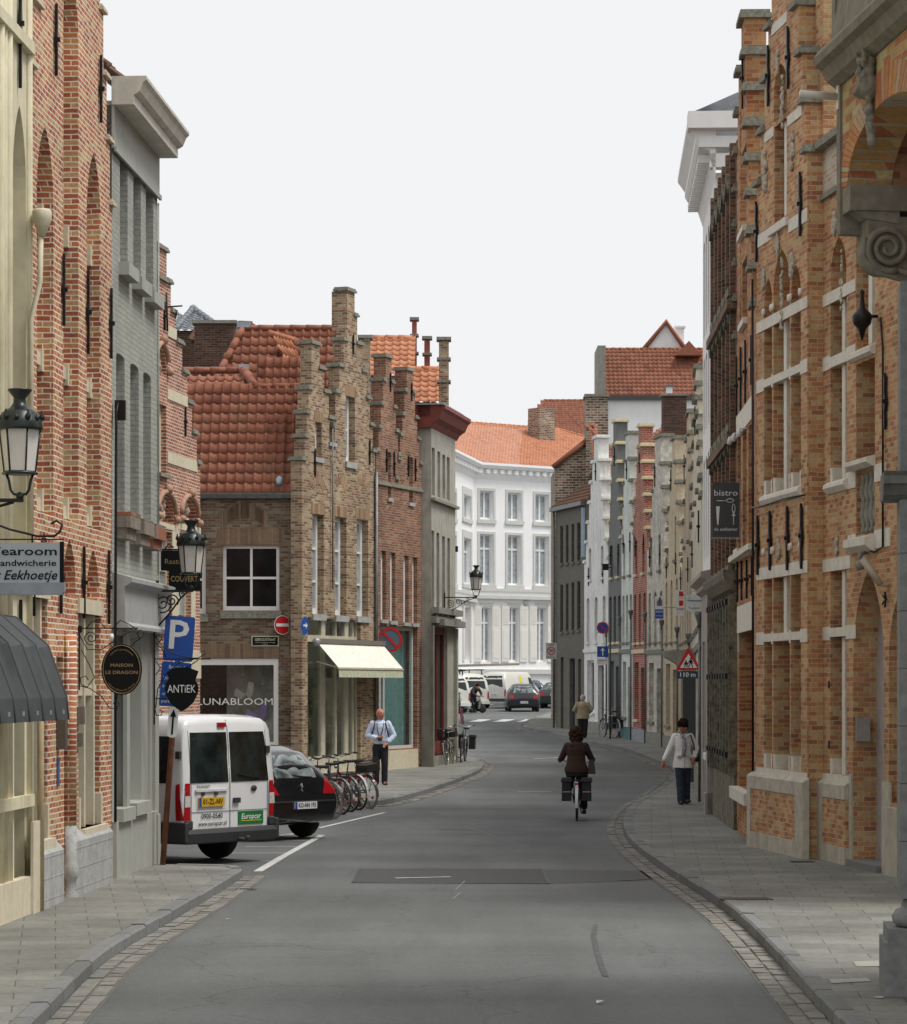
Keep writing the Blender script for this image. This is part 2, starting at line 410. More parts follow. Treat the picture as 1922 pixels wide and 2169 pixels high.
def anchor(root, u, v0, v1, mat, y=0.0, w=.035):
    """forged wall tie: flat bar with spear ends and a boss"""
    M = MB(); m = (v0 + v1) / 2; t = (v1 - v0)
    M.prism([(u - w * .3, v0), (u + w * .3, v0), (u + w * .6, v0 + t * .12), (u + w * .35, v0 + t * .3), (u + w, m - t * .04), (u + w, m + t * .04), (u + w * .45, m + t * .15), (u + w * .6, v1 - t * .1), (u, v1),
             (u - w * .6, v1 - t * .1), (u - w * .45, m + t * .15), (u - w, m + t * .04), (u - w, m - t * .04), (u - w * .35, v0 + t * .3), (u - w * .6, v0 + t * .12)], y - .045, y - .012)
    M.box(u - .015, u + .015, y - .07, y + .02, m - .025, m + .025)
    return M.build('wall_anchor', mat, root)

def tiles(M, O, U, V, nu, nv, tw=.23, tl=.33, clip=None, seg=8, lift=.035, amp=.023):
    """pantiles: O = eave corner, U along the eave, V up the slope"""
    O = Vector(O); U = Vector(U).normalized(); V = Vector(V).normalized(); N = U.cross(V).normalized()
    if N.z < 0: N = -N
    sm = M.smooth; M.smooth = True
    for j in range(nv):
        for i in range(nu):
            if clip and not clip((i + .5) * tw, (j + .5) * tl): continue
            M.rv = min(1, max(0, random.gauss(.5, .22))); jit = random.uniform(-.006, .006)
            b = len(M.v)
            for k in range(seg + 1):
                s_ = k / seg; a = s_ * 2 * math.pi
                h = amp * (2.1 * math.exp(-((s_ - .2) / .15) ** 2) - .7 * math.sin(math.pi * min(1, max(0, (s_ - .35) / .65))))
                x = (i + s_) * tw
                for e, (q, l) in enumerate(((j * tl - .02, lift), ((j + 1) * tl, 0))):
                    M.v.append(tuple(O + U * x + V * (q + jit) + N * (h + l)))
                M.v.append(tuple(O + U * x + V * (j * tl - .02 + jit) + N * (h + lift - .028)))
            for k in range(seg):
                c = b + k * 3
                M.f.append((c, c + 3, c + 4, c + 1)); M._a(); M.f.append((c + 2, c + 5, c + 3, c)); M._a()
    M.rv = None; M.smooth = sm
def ridge(M, p, q, r=.11, L=.38):
    r *= .8
    p = Vector(p); q = Vector(q); n = max(1, int((q - p).length / L)); d = (q - p) / n
    for i in range(n):
        M.rv = random.uniform(.2, .9)
        M.tube([p + d * i - d * .04, p + d * (i + 1)], [r * 1.1, r * .92], 8)
    M.rv = None
def spiral(cx, cz, r0, r1, a0, turns, n=22, y=0.0):
    return [(cx + (r0 + (r1 - r0) * i / n) * math.cos(a0 + turns * 2 * math.pi * i / n), y, cz + (r0 + (r1 - r0) * i / n) * math.sin(a0 + turns * 2 * math.pi * i / n)) for i in range(n + 1)]
# ---------------------------------------------------------------- material palette
T_BR = [(.56, .31, .145), (.52, .25, .115), (.59, .39, .20), (.46, .20, .095), (.58, .41, .22), (.51, .25, .12), (.55, .34, .165), (.37, .16, .085)]
m_tbrick = brick('orange_brick', T_BR, (.56, .47, .34), bw=.165, rh=.064, ms=.005, dirt=.22, weather=((.30, .19, .10), .35))
m_bbrick = brick('red_brick', [(.47, .16, .08), (.54, .23, .11), (.40, .12, .065), (.55, .31, .15), (.50, .19, .09), (.37, .13, .08), (.54, .36, .19)], (.76, .69, .56), bw=.175, rh=.060, ms=.008, dirt=.22, sm=.15)
m_stone = plain('cream_stone', (.70, .67, .58), .8, var=.1, scale=9, bump=.25, weather=((.42, .38, .31), .4))
m_stpl = plain('weathered_plinth_stone', (.50, .47, .39), .85, var=.14, scale=7, bump=.35, weather=((.27, .25, .20), .6))
m_cream = plain('cream_paint', (.66, .61, .44), .7, var=.08, scale=5, bump=.15, weather=((.34, .27, .14), .6))
m_creamst = plain('cream_window_stone', (.62, .56, .42), .75, var=.08, scale=8, bump=.2, weather=((.36, .30, .2), .4))
m_grey_br = brick('grey_painted_brick', [(.43, .445, .40), (.39, .405, .365), (.41, .425, .385)], (.34, .355, .32), bw=.21, rh=.066, ms=.006, bump=.9, dirt=.14)
m_grey_pl = plain('grey_painted_plaster', (.39, .40, .36), .65, var=.06, scale=4, weather=((.30, .30, .26), .5))
m_plinth = plain('blue_grey_stone', (.36, .37, .36), .75, var=.16, scale=12, bump=.35, weather=((.5, .5, .47), .6))
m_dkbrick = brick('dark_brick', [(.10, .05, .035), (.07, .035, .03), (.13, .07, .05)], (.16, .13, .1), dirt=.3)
m_tile = rndmat('clay_tile', [(.19, .070, .042), (.27, .098, .058), (.32, .128, .078), (.24, .092, .058)], .75, .3, 9, .3, moss=((.17, .10, .06), .6))
m_tile_dk = rndmat('weathered_tile', [(.10, .055, .04), (.17, .08, .05), (.13, .10, .075)], .75, .3, 9, .35, moss=((.10, .10, .06), .5))
m_tile_or = rndmat('bright_clay_tile', [(.47, .185, .10), (.57, .25, .14), (.52, .215, .115), (.38, .15, .085)], .75, .2, 7, .3, moss=((.36, .13, .06), .35))
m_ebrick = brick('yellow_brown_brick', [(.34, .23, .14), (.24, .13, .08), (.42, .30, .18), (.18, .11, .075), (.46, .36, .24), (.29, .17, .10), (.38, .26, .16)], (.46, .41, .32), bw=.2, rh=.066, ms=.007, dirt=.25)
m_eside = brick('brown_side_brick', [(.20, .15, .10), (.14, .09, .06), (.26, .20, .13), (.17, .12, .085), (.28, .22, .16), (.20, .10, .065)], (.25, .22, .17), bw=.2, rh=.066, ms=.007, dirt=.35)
m_fbrick = brick('red_brown_brick', [(.32, .15, .09), (.24, .10, .065), (.36, .20, .12), (.19, .09, .06), (.29, .13, .08)], (.40, .34, .27), bw=.2, rh=.066, ms=.007, dirt=.3)
m_dbrick = brick('pink_red_brick', [(.44, .17, .12), (.36, .12, .085), (.48, .22, .15), (.28, .10, .07)], (.66, .56, .44), bw=.2, rh=.07, ms=.011, dirt=.2)
m_gplast = plain('stained_grey_render', (.40, .385, .33), .85, var=.14, scale=3, bump=.2, weather=((.20, .19, .16), .75))
m_redwood = plain('dark_red_wood', (.20, .04, .03), .6, var=.2)
m_white = plain('white_wall_paint', (.80, .80, .79), .7, var=.03, scale=3, weather=((.66, .65, .62), .35))
m_whitew = plain('white_window_paint', (.78, .78, .76), .45, var=.03)
m_trim = plain('pale_grey_trim', (.60, .60, .57), .6, var=.05)
m_iron = plain('black_iron', (.012, .011, .011), .45, var=.3, metal=.4)
m_lead = plain('lead_flashing', (.34, .38, .43), .45, var=.2, metal=.3)
m_zinc = plain('zinc_gutter', (.16, .17, .17), .45, metal=.5, var=.2)
m_glass = glass('window_glass', (.035, .038, .04))
m_glassdk = glass('dark_glass', (.010, .011, .012))
m_glasscur = glass('curtained_glass', (.30, .34, .37), .12, .25, 4)
m_clear = clear('clear_glass')
m_capst = plain('mossy_cap_stone', (.24, .235, .19), .9, var=.3, scale=14, bump=.5)
m_capcr = plain('cream_cap_stone', (.66, .58, .38), .8, var=.12, scale=14)
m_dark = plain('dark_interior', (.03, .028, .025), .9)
m_sgrey = plain('dull_grey_stone', (.25, .245, .21), .85, var=.2, scale=8, bump=.4)  # one grey stone colour for ledges, plinths, caps and balusters
m_black = plain('black_sign_paint', (.008, .009, .010), .75, var=.05, spec=.15)
m_kerb = rndmat('kerb_stone', [(.15, .155, .15), (.21, .215, .21), (.18, .185, .185)], .8, .25, 18, bump=.4)
m_sett = rndmat('gutter_sett', [(.15, .145, .13), (.25, .24, .215), (.22, .21, .19), (.19, .185, .17)], .85, .3, 22, bump=.5)
m_wmark = plain('worn_white_road_paint', (.62, .62, .60), .7, var=.25, scale=30, weather=((.2, .2, .2), .7))

def asphalt(name, c, patch=True):
    m, n, b = nodes(name); b.inputs['Roughness'].default_value = .82; b.inputs['Specular IOR Level'].default_value = .35
    t = nd(n, 'ShaderNodeTexCoord')
    a = nd(n, 'ShaderNodeTexNoise', Scale=55.0, Detail=4.0, Roughness=.8); lk(n, t.outputs['Object'], a.inputs['Vector'])
    o = ramp(n, a.outputs['Fac'], [(.3, tuple(x * .66 for x in c)), (.6, tuple(x * 1.2 for x in c)), (.72, tuple(x * 1.9 for x in c))]).outputs[0]
    g_ = nd(n, 'ShaderNodeTexNoise', Scale=13.0, Detail=5.0, Roughness=.75); lk(n, t.outputs['Object'], g_.inputs['Vector']); o = mix(n, 1.0, o, ramp(n, g_.outputs['Fac'], [(.35, (.88,) * 3), (.65, (1.13,) * 3)]).outputs[0], 'MULTIPLY')
    if patch:
        mp = nd(n, 'ShaderNodeMapping'); mp.inputs['Scale'].default_value = (.55, .09, 1); lk(n, t.outputs['Object'], mp.inputs[0])
        l = nd(n, 'ShaderNodeTexNoise', Scale=1.6, Detail=6.0, Roughness=.6); lk(n, mp.outputs[0], l.inputs['Vector'])
        o = mix(n, 1.0, o, ramp(n, l.outputs['Fac'], [(.34, (.86,) * 3), (.5, (1.0,) * 3), (.64, (1.14,) * 3)]).outputs[0], 'MULTIPLY')
        m2 = nd(n, 'ShaderNodeMapping'); m2.inputs['Scale'].default_value = (.12, .5, 1); lk(n, t.outputs['Object'], m2.inputs[0])
        l2 = nd(n, 'ShaderNodeTexNoise', Scale=.9, Detail=3.0); lk(n, m2.outputs[0], l2.inputs['Vector'])
        o = mix(n, 1.0, o, ramp(n, l2.outputs['Fac'], [(.4, (.9,) * 3), (.6, (1.1,) * 3)]).outputs[0], 'MULTIPLY')
        v = nd(n, 'ShaderNodeTexVoronoi', feature='DISTANCE_TO_EDGE'); v.inputs['Scale'].default_value = .33
        nz = nd(n, 'ShaderNodeTexNoise', Scale=1.1, Detail=5.0); lk(n, t.outputs['Object'], nz.inputs['Vector'])
        vv = nd(n, 'ShaderNodeVectorMath', operation='ADD'); lk(n, t.outputs['Object'], vv.inputs[0]); lk(n, nz.outputs['Color'], vv.inputs[1]); lk(n, vv.outputs[0], v.inputs['Vector'])
        o = mix(n, ramp(n, v.outputs['Distance'], [(.0, (.55,) * 3), (.006, (0, 0, 0))]).outputs[0], o, tuple(x * .45 for x in c))
    lk(n, o, b.inputs['Base Color'])
    bp = nd(n, 'ShaderNodeBump', Strength=.35, Distance=.006); lk(n, a.outputs['Fac'], bp.inputs['Height']); lk(n, bp.outputs[0], b.inputs['Normal'])
    return m
m_asph = asphalt('asphalt', (.112, .118, .117)); m_asph2 = asphalt('fresh_asphalt', (.066, .067, .067), False); m_asph3 = asphalt('patched_asphalt', (.088, .090, .090), False)
def paving(name, ang):
    m, n, b = nodes(name); b.inputs['Roughness'].default_value = .8; b.inputs['Specular IOR Level'].default_value = .35
    t = nd(n, 'ShaderNodeTexCoord'); mp = nd(n, 'ShaderNodeMapping'); mp.inputs['Rotation'].default_value = (0, 0, ang); lk(n, t.outputs['Object'], mp.inputs[0])
    br = nd(n, 'ShaderNodeTexBrick', Scale=1.0); lk(n, mp.outputs[0], br.inputs['Vector'])
    for k, v in (('Brick Width', .62), ('Row Height', .44), ('Mortar Size', .006), ('Mortar Smooth', .2)): br.inputs[k].default_value = v
    br.inputs['Color1'].default_value = (.170, .172, .158, 1); br.inputs['Color2'].default_value = (.215, .214, .195, 1); br.inputs['Mortar'].default_value = (.085, .083, .07, 1)
    a = nd(n, 'ShaderNodeTexNoise', Scale=14.0, Detail=7.0, Roughness=.7); lk(n, t.outputs['Object'], a.inputs['Vector'])
    l = nd(n, 'ShaderNodeTexNoise', Scale=.8, Detail=6.0); lk(n, t.outputs['Object'], l.inputs['Vector'])
    o = mix(n, 1.0, br.outputs['Color'], ramp(n, a.outputs['Fac'], [(.3, (.78,) * 3), (.7, (1.2,) * 3)]).outputs[0], 'MULTIPLY')
    o = mix(n, 1.0, o, ramp(n, l.outputs['Fac'], [(.35, (.78, .78, .76)), (.65, (1.15, 1.15, 1.13))]).outputs[0], 'MULTIPLY')
    lk(n, o, b.inputs['Base Color'])
    bp = nd(n, 'ShaderNodeBump', Strength=.5, Distance=.01); lk(n, a.outputs['Fac'], bp.inputs['Height']); lk(n, bp.outputs[0], b.inputs['Normal'])
    return m
m_pave = paving('grey_paving', R(4)); m_pave2 = paving('grey_paving_turned', R(-8))

# ---------------------------------------------------------------- road, kerbs, pavements
def lerp_path(P, d):
    for a, b in zip(P, P[1:]):
        if a[1] <= d <= b[1]:
            t = (d - a[1]) / (b[1] - a[1]); return a[0] + (b[0] - a[0]) * t
    return P[0][0] if d < P[0][1] else P[-1][0]
def smooth_path(P, it=2):
    for _ in range(it):
        Q = [P[0]]
        for a, b in zip(P, P[1:]):
            Q += [(a[0] * .75 + b[0] * .25, a[1] * .75 + b[1] * .25), (a[0] * .25 + b[0] * .75, a[1] * .25 + b[1] * .75)]
        P = Q + [P[-1]]
    return P
M = MB(); ds = [4 + 2 * i for i in range(150)] + [320, 600]
for a, b in zip(ds, ds[1:]):
    for x0, x1 in ((-160, -20), (-20, 0), (0, 20), (20, 160)):
        M.face([(x0, a, G(a)), (x1, a, G(a)), (x1, b, G(b)), (x0, b, G(b))])
tag(M.build('road', m_asph), kind='structure')
M = MB(); M.box(-600, 600, -300, 900, -1.2, -.9); tag(M.build('ground', plain('earth', (.12, .11, .09), .9)), kind='structure')

pr = [gnd(x, y) for x, y in [(1756, 2168), (1656, 2050), (1550, 1939), (1422, 1859), (1343, 1801), (1320, 1767), (1322, 1737), (1344, 1709), (1376, 1693), (1425, 1655), (1429, 1637), (1408, 1623), (1364, 1604), (1317, 1589), (1264, 1579), (1206, 1566), (1159, 1554)]]
KR = [(2.45, 4), (2.6, 14)] + [(p.x, p.y) for p in pr] + [(3.05, 113.5), (2.85, 117), (3.1, 122), (3.9, 130), (5.1, 141), (6.5, 150)]
KR = smooth_path(KR, 2)
pl = [gnd(x, y) for x, y in [(101, 2168), (191, 2066), (255, 2018), (318, 1981), (424, 1918), (517, 1860)]]
KL = smooth_path([(-2.7, 4), (-2.8, 14)] + [(p.x, p.y) for p in pl] + [(-2.7, 36.3), (-3.0, 36.6), (-4.2, 36.9)], 2)
K2 = smooth_path([(-9.2, 68.2), (-6.2, 67.0), (-5.6, 64), (-4.6, 60.5), (-2.8, 57.6), (-1.75, 56.8), (-1.25, 58.5), (-.55, 64), (.05, 70), (.5, 74), (.82, 78), (.86, 83), (.75, 86), (.45, 89.5), (-.4, 93), (-2.0, 97), (-6, 102)], 2)
KB = 0.15   # kerb stone width
def strip(path, side, w0, w1, z0, z1):     # polygon strip beside a path; side=+1: to the right of its direction
    out = []
    for i, p in enumerate(path):
        a = Vector(path[max(0, i - 1)]); b = Vector(path[min(len(path) - 1, i + 1)]); t = (b - a).normalized(); n = Vector((t.y, -t.x)) * side
        out.append((Vector(p) + n * w0, Vector(p) + n * w1))
    return out
def resample(path, L):
    out = [Vector(path[0])]; acc = 0
    for a, b in zip(path, path[1:]):
        a = Vector(a); b = Vector(b); seg = (b - a).length; pos = 0
        while acc + seg - pos >= L:
            pos += L - acc; acc = 0; out.append(a + (b - a) * (pos / seg))
        acc += seg - pos
    return out
def kerb(path, side):
    M = MB(); P = resample(path, .45); ST = strip(P, side, 0, KB, 0, 0)
    i = 0
    while i < len(ST) - 2:
        n = random.choice((1, 2, 2, 3)); j = min(i + n, len(ST) - 1); M.rv = random.random(); h = .125 + random.uniform(-.008, .008)
        for k in range(i, j):
            (a, b), (c, d) = ST[k], ST[k + 1]
            if k == j - 1: c = a + (c - a) * .965; d = b + (d - b) * .965
            za, zc = G(a.y), G(c.y); e = .02
            lo = [(a.x, a.y, za - .05), (c.x, c.y, zc - .05)]; f0 = [(a.x, a.y, za + h - e), (c.x, c.y, zc + h - e)]
            ai = a + (b - a) * .14; ci = c + (d - c) * .14
            f1 = [(ai.x, ai.y, za + h), (ci.x, ci.y, zc + h)]; tp = [(b.x, b.y, za + h - .004), (d.x, d.y, zc + h - .004)]
            bt = [(b.x, b.y, za - .05), (d.x, d.y, zc - .05)]
            for q, r_ in ((lo, f0), (f0, f1), (f1, tp), (tp, bt)): M.face([q[0], q[1], r_[1], r_[0]] if side > 0 else [q[1], q[0], r_[0], r_[1]])
            M.face([lo[0], f0[0], f1[0], tp[0], bt[0]]); M.face([lo[1], f0[1], f1[1], tp[1], bt[1]])
        i = j
    return tag(M.build('kerb', m_kerb), kind='structure')
def gutter(path, side, rows=2, w=.145):
    M = MB()
    for r_ in range(rows):
        P = resample(path, .24); ST = strip(P, -side, .012 + r_ * w, r_ * w + w - .012, 0, 0)
        for i in range(len(ST) - 1):
            if random.random() < .012: continue
            (a, b), (c, d) = ST[i], ST[i + 1]; sft = (c - a) * (.5 * (r_ % 2)); g1 = .94
            M.rv = random.random(); h = .012 + random.uniform(-.006, .008)
            a2, b2 = a + sft, b + sft; c2, d2 = a2 + (c - a) * g1, b2 + (d - b) * g1
            z = [G(p.y) + h for p in (a2, b2, d2, c2)]
            q = [(p.x, p.y, zz + random.uniform(-.003, .003)) for p, zz in zip((a2, b2, d2, c2), z)]
            M.face(q)
            for k in range(4): u_, v_ = q[k], q[(k + 1) % 4]; M.face([u_, (u_[0], u_[1], u_[2] - .03), (v_[0], v_[1], v_[2] - .03), v_])
    M.rv = 0
    ST = strip(resample(path, .6), -side, 0, rows * w + .015, 0, 0)
    for i in range(len(ST) - 1):
        (a, b), (c, d) = ST[i], ST[i + 1]; M.face([(p.x, p.y, G(p.y) + .004) for p in (a, b, d, c)])
    return tag(M.build('gutter', m_sett), kind='structure')
kerb(KR, 1); kerb(KL, -1); kerb(K2, -1)
gutter(KR, 1, 2); gutter([p for p in KL if p[1] < 36.1], -1, 2); gutter([p for p in K2 if p[1] > 56.9 and p[0] > -1.9], -1, 2)
def pavement(pathL, pathR, d0, d1, mat, step=.8, name='pavement'):
    M = MB(); n = int((d1 - d0) / step); g = lambda d, s: d0 + (d1 - d0) * d / n
    for i in range(n):
        a, b = g(i, 0), g(i + 1, 0); h = .118
        M.face([(pathL(a), a, G(a) + h), (pathR(a), a, G(a) + h), (pathR(b), b, G(b) + h), (pathL(b), b, G(b) + h)])
    return tag(M.build(name, mat), kind='structure')
inR = [(a.x, a.y) for a, b in strip(KR, 1, KB * .9, .2, 0, 0)]
pavement(lambda d: lerp_path(inR, d), lambda d: 16.0, 5, 150, m_pave)
inL = [(a.x, a.y) for a, b in strip([p for p in KL if p[1] < 36.4], -1, KB * .9, .2, 0, 0)]
pavement(lambda d: -9.0, lambda d: lerp_path(inL, d) if d < 36.25 else -3.0, 5, 36.75, m_pave2)
in2 = [(a.x, a.y) for a, b in strip([p for p in K2 if p[1] >= 56.8 and p[0] > -1.8], -1, KB * .9, .2, 0, 0)]
left2 = [(-1.8, 56.95), (-2.9, 57.75), (-4.7, 60.7), (-5.7, 64), (-6.2, 66.8), (-14, 67.6), (-14, 110)]
pavement(lambda d: lerp_path(left2, d), lambda d: lerp_path(in2, d), 56.95, 100, m_pave2, .4)

# painted marks and repairs, each its own thin sheet
def sheet(name, pts, mat, h=.004, kind='structure'):
    M = MB(); M.face([(p.x, p.y, G(p.y) + h) for p in pts]); return tag(M.build(name, mat), kind=kind)
def line(name, a, b, w, h=.006, mat=None):
    a, b = gnd(*a), gnd(*b); t = (b - a).normalized(); n = Vector((t.y, -t.x, 0)) * w / 2; k = max(1, int((b - a).length / 1.5)); M = MB()
    for i in range(k):
        p, q = a + (b - a) * (i / k), a + (b - a) * ((i + 1) / k)
        M.face([(c.x, c.y, G(c.y) + h) for c in (p - n, q - n, q + n, p + n)])
    return tag(M.build(name, mat or m_wmark), kind='structure')
sheet('asphalt_patch', [gnd(*p) for p in ((748, 1871), (1162, 1873), (1150, 1842), (762, 1842))], m_asph2)
sheet('asphalt_patch', [gnd(*p) for p in ((1164, 1872), (1432, 1862), (1404, 1846), (1153, 1843))], m_asph3)
m_crk = plain('pale_crack_sealant', (.32, .32, .31), .8)
line('road_marking', (546, 1847), (600, 1815), .12); line('road_marking', (600, 1815), (682, 1770), .11)
line('road_marking', (676, 1755), (815, 1722), .09); line('road_marking', (567, 1774), (640, 1765), .1)
for x0, x1, y in ((470, 572, 1825), (490, 603, 1808), (520, 629, 1795), (560, 658, 1781), (600, 682, 1769)): line('road_marking', (x0, y), (x1, y), .06)
line('road_marking', (720, 1724), (766, 1724), .05)
line('road_marking', (838, 1862), (955, 1859), .10, .010); line('road_marking', (1131, 1608), (1190, 1605), .12); line('road_marking', (1096, 1678), (1167, 1677), .12)
line('road_marking', (984, 1752), (1020, 1762), .014, .006, m_crk); line('road_marking', (1010, 1745), (984, 1752), .014, .006, m_crk); line('road_marking', (1020, 1762), (1046, 1772), .014, .006, m_crk)
line('road_marking', (966, 1885), (985, 1868), .014, .006, m_crk); line('road_marking', (960, 1905), (975, 1893), .014, .006, m_crk)
line('road_marking', (984, 1503), (1046, 1492), .14)
for x0 in (992, 1043, 1093):
    M = MB()
    for i in range(4):
        d0, d1 = 124.8 + i * .8, 125.6 + i * .8; xa = (x0 - CXP) / F * 126.4; xb = xa + .56; s_ = .12 * i
        M.face([(xa + s_, d0, G(d0) + .006), (xb + s_, d0, G(d0) + .006), (xb + s_ + .12, d1, G(d1) + .006), (xa + s_ + .12, d1, G(d1) + .006)])
    tag(M.build('road_marking', plain('crossing_paint', (.75, .75, .73), .6)), kind='structure')
# small wear: tyre mark, seam sealant, pale repaired slabs, scraps
m_tar = plain('tar_seam', (.035, .036, .037), .6, var=.3)
def poly(name, P, w, mat, h=.005):
    for a, b in zip(P, P[1:]): line(name, a, b, w, h, mat)
poly('tyre_mark', [(1262, 1960), (1258, 1985), (1266, 2020), (1276, 2052), (1284, 2070)], .05, plain('tyre_mark', (.075, .078, .078), .8, var=.3))
poly('tar_seam', [(748, 1871), (900, 1873), (1050, 1872), (1162, 1873), (1300, 1868), (1432, 1861)], .035, m_tar, .0085); poly('tar_seam', [(748, 1871), (762, 1842), (900, 1841), (1150, 1842), (1162, 1873)], .035, m_tar, .0085)
poly('tar_seam', [(930, 1757), (1010, 1760), (1150, 1763), (1290, 1760)], .05, m_tar); poly('tar_seam', [(980, 1790), (1120, 1795), (1240, 1792)], .03, m_tar)
for P in (((1808, 2037), (1880, 2035), (1880, 2047), (1815, 2049)), ((1757, 2075), (1838, 2073), (1846, 2080), (1762, 2084)), ((1852, 2110), (1872, 2110), (1872, 2116), (1856, 2116))):
    M = MB(); M.face([tuple(gnd(x, y, .123)) for x, y in P]); tag(M.build('pale_slab', plain('pale_slab', (.34, .34, .31), .8)), kind='structure')
for x, y, c, lb in ((485, 1948, (.7, .6, .58), 'small crumpled white paper scrap on the left of the road'), (1550, 1952, (.4, .2, .08), 'small brown scrap lying in the right gutter'), (1270, 2125, (.75, .75, .72), 'tiny white scrap on the lower right of the road')):
    p = gnd(x, y, .01); M = MB(); random.seed(x); M.v = [(random.uniform(-.05, .05), random.uniform(-.04, .04), random.uniform(0, .02)) for _ in range(7)]; M.idx([(0, 1, 2), (2, 3, 4), (4, 5, 6), (0, 3, 6), (1, 4, 5)], 0)
    o = M.build('litter', plain('scrap%d' % x, c, .8)); o.location = p; tag(o, lb, 'litter')
random.seed(7)
# drain gratings and a metal cover
for (x, y, a, l, wd) in ((1580, 1905, .1, .55, .3), (1700, 1826, .1, .3, .2), (503, 1885, 0, .45, .25)):
    p = gnd(x, y, .12 if x > 1000 else 0); root = empty('drain_cover', (p.x, p.y, p.z + .002), a, 'rusty slotted drain cover ' + ('set in the right pavement in front of the orange brick house' if x == 1580 else 'small and dark at the foot of the orange brick pillar' if x == 1700 else 'in the left gutter near the parked van'), 'drain cover')
    M = MB(); M.box(-l / 2, l / 2, -wd / 2, wd / 2, 0, .006); M.build('frame', plain('rusty_iron', (.09, .06, .045), .8, var=.4), root)
    M = MB()
    for i in range(9): M.box(-l * .42 + i * l * .1, -l * .42 + i * l * .1 + l * .03, -wd * .35, wd * .35, .006, .009)
    M.build('slots', m_dark, root)
# ================================================================ left row: cream house, red brick house, grey house
XL = lambda d: -5.965 + .055 * d
def PLs(d): return (XL(d), d)
def cap(M, u0, u1, v, y0=-.05, y1=.33, h=.07, o=.05):
    M.box(u0 - o, u1 + o, y0, y1, v, v + h * .55); M.box(u0 - o * .5, u1 + o * .5, y0 + .02, y1 - .02, v + h * .55, v + h)

# ---- cream painted house, at the left edge
FA = Fac(PLs(20.0), PLs(29.1), 0, 'cream_house', 'tall cream painted house with moulded pilasters at the left edge', 'house')
r = FA.root; L = FA.L
n0, n1 = FA.u(27, 0), FA.u(55, 0)
M = MB(); wallgrid(M, [(0, L, 13)], [(n0, n1, 3.6, 8.3, .8, 'pt'), (FA.u(30), FA.u(52), .35, 2.3)], 0, .35); M.build('wall', m_cream, r)
M = MB(); wallgrid(M, [(0, L - .01, 12.9)], [], .355, .5); M.build('backing_wall', m_cream, r)
M = MB()
for x, rr in ((4, .05), (13, .035), (21, .05), (62, .045)):
    u = FA.u(x, .03) if x < 60 else L - .07; M.tube([(u, -.01, .5), (u, -.01, 12.8)], rr, 8)
for v in (1.2, 3.4, 8.9): M.box(0, L - .03, -.075, .0, v, v + .12)
M.build('moulding', m_cream, r)
M = MB(); M.box(0, L - .02, -.10, 0, 0, .5); M.box(FA.u(44), L - .02, -.13, -.10, 0, 1.05); M.build('plinth', m_creamst, r)
window(r, (n0 + .12, n1 - .1, 4.0, 7.2), .34, m_creamst, m_glass, 2, 3)
window(r, (FA.u(30), FA.u(52), .35, 2.3), .34, plain('dark_door_wood', (.05, .04, .035), .5), m_glassdk, 1, 2, name='door')
M = MB(); u, v = FA.uv(86, 480, .1); u = L - .12
M.lathe([(.035, -.14), (.075, -.02), (.10, .03), (.10, .12), (.085, .14)], (u, -.16, v), 10); M.tube([(u, -.15, v - .1), (u, -.14, v - .6), (u - .06, -.06, v - 1.0), (u - .06, -.06, 3.4)], .028, 8)
M.build('rainwater_head', m_creamst, r)
u, v = FA.uv(37, 60); anchor(r, u, v - .6, v + .7, m_iron)
M = MB(); u = FA.u(64, .12); M.tube([(L - .03, -.13, .1), (L - .03, -.13, 2.9)], .035, 6); M.build('downpipe', plain('cream_pipe', (.42, .33, .2), .6), r)
anchor(r, FA.u(38), 2.75, 3.3, m_iron)

# ---- red brick gabled house with deep pointed recesses
FB = Fac(PLs(29.1), PLs(33.95), 0, 'brick_gable_house', 'red brick stepped gable house with tall pointed recesses and white joints', 'house')
r = FB.root; L = FB.L; uu = FB.u
gaps = [(78, 113, 8.35), (134, 166, 10.4), (184, 213, 8.6)]
H = []; H2 = []
for a, b, t in gaps: H.append((uu(a), uu(b), 4.25, t, .75, 'pt'))
GW = [(uu(58), uu(100), .82, 3.35), (uu(166), uu(213), .82, 3.25), (uu(119), uu(134), 2.1, 2.75)]
ARC = [(uu(78), uu(108), 3.5, 4.05, .5, 'pt'), (uu(184), uu(210), 3.4, 4.0, .5, 'pt'), (uu(134), uu(160), 3.45, 4.05, .5, 'pt')]
cols = [(0, uu(70), FB.v(150, uu(75))), (uu(70), uu(84), FB.v(18, uu(84))), (uu(84), uu(95), 11.0), (uu(95), uu(200), 13), (uu(200), uu(212), 10.6), (uu(212), uu(219), FB.v(30, uu(219))), (uu(219), uu(226), FB.v(168, uu(226))), (uu(226), uu(233), FB.v(304, uu(233))), (uu(233), L, FB.v(438, L))]
M = MB(); wallgrid(M, cols, H + GW + ARC, 0, .17); M.build('wall', m_bbrick, r)
H2 = [(h[0] + .1, h[1] - .1, 4.45, 5.85) for h in H] + [(h[0] + .1, h[1] - .1, 6.2, 7.5, .3, 'pt') for h in H] + GW
M = MB(); wallgrid(M, [(0, L, 8.1), (uu(95), uu(200), 12.9)], H2, .172, .38); M.build('inner_wall', m_bbrick, r)
M = MB()
for (a, b, t), h in zip(gaps, H):
    for v in (4.3, 5.8, 7.35): M.box(h[1] - .10, h[1] - .002, .10, .171, v, v + .24); M.box(h[0] + .002, h[0] + .1, .10, .171, v, v + .24)
    M.box(h[0] + .1, h[1] - .1, .12, .36, 5.86, 6.0); M.box(h[0] + .1, h[1] - .1, .12, .36, 4.3, 4.44)
M.build('stone_blocks', m_creamst, r)
for h in H2[:6]: window(r, h[:4], .375, m_creamst, m_glass, 2, 2, .04, .03)
M = MB()
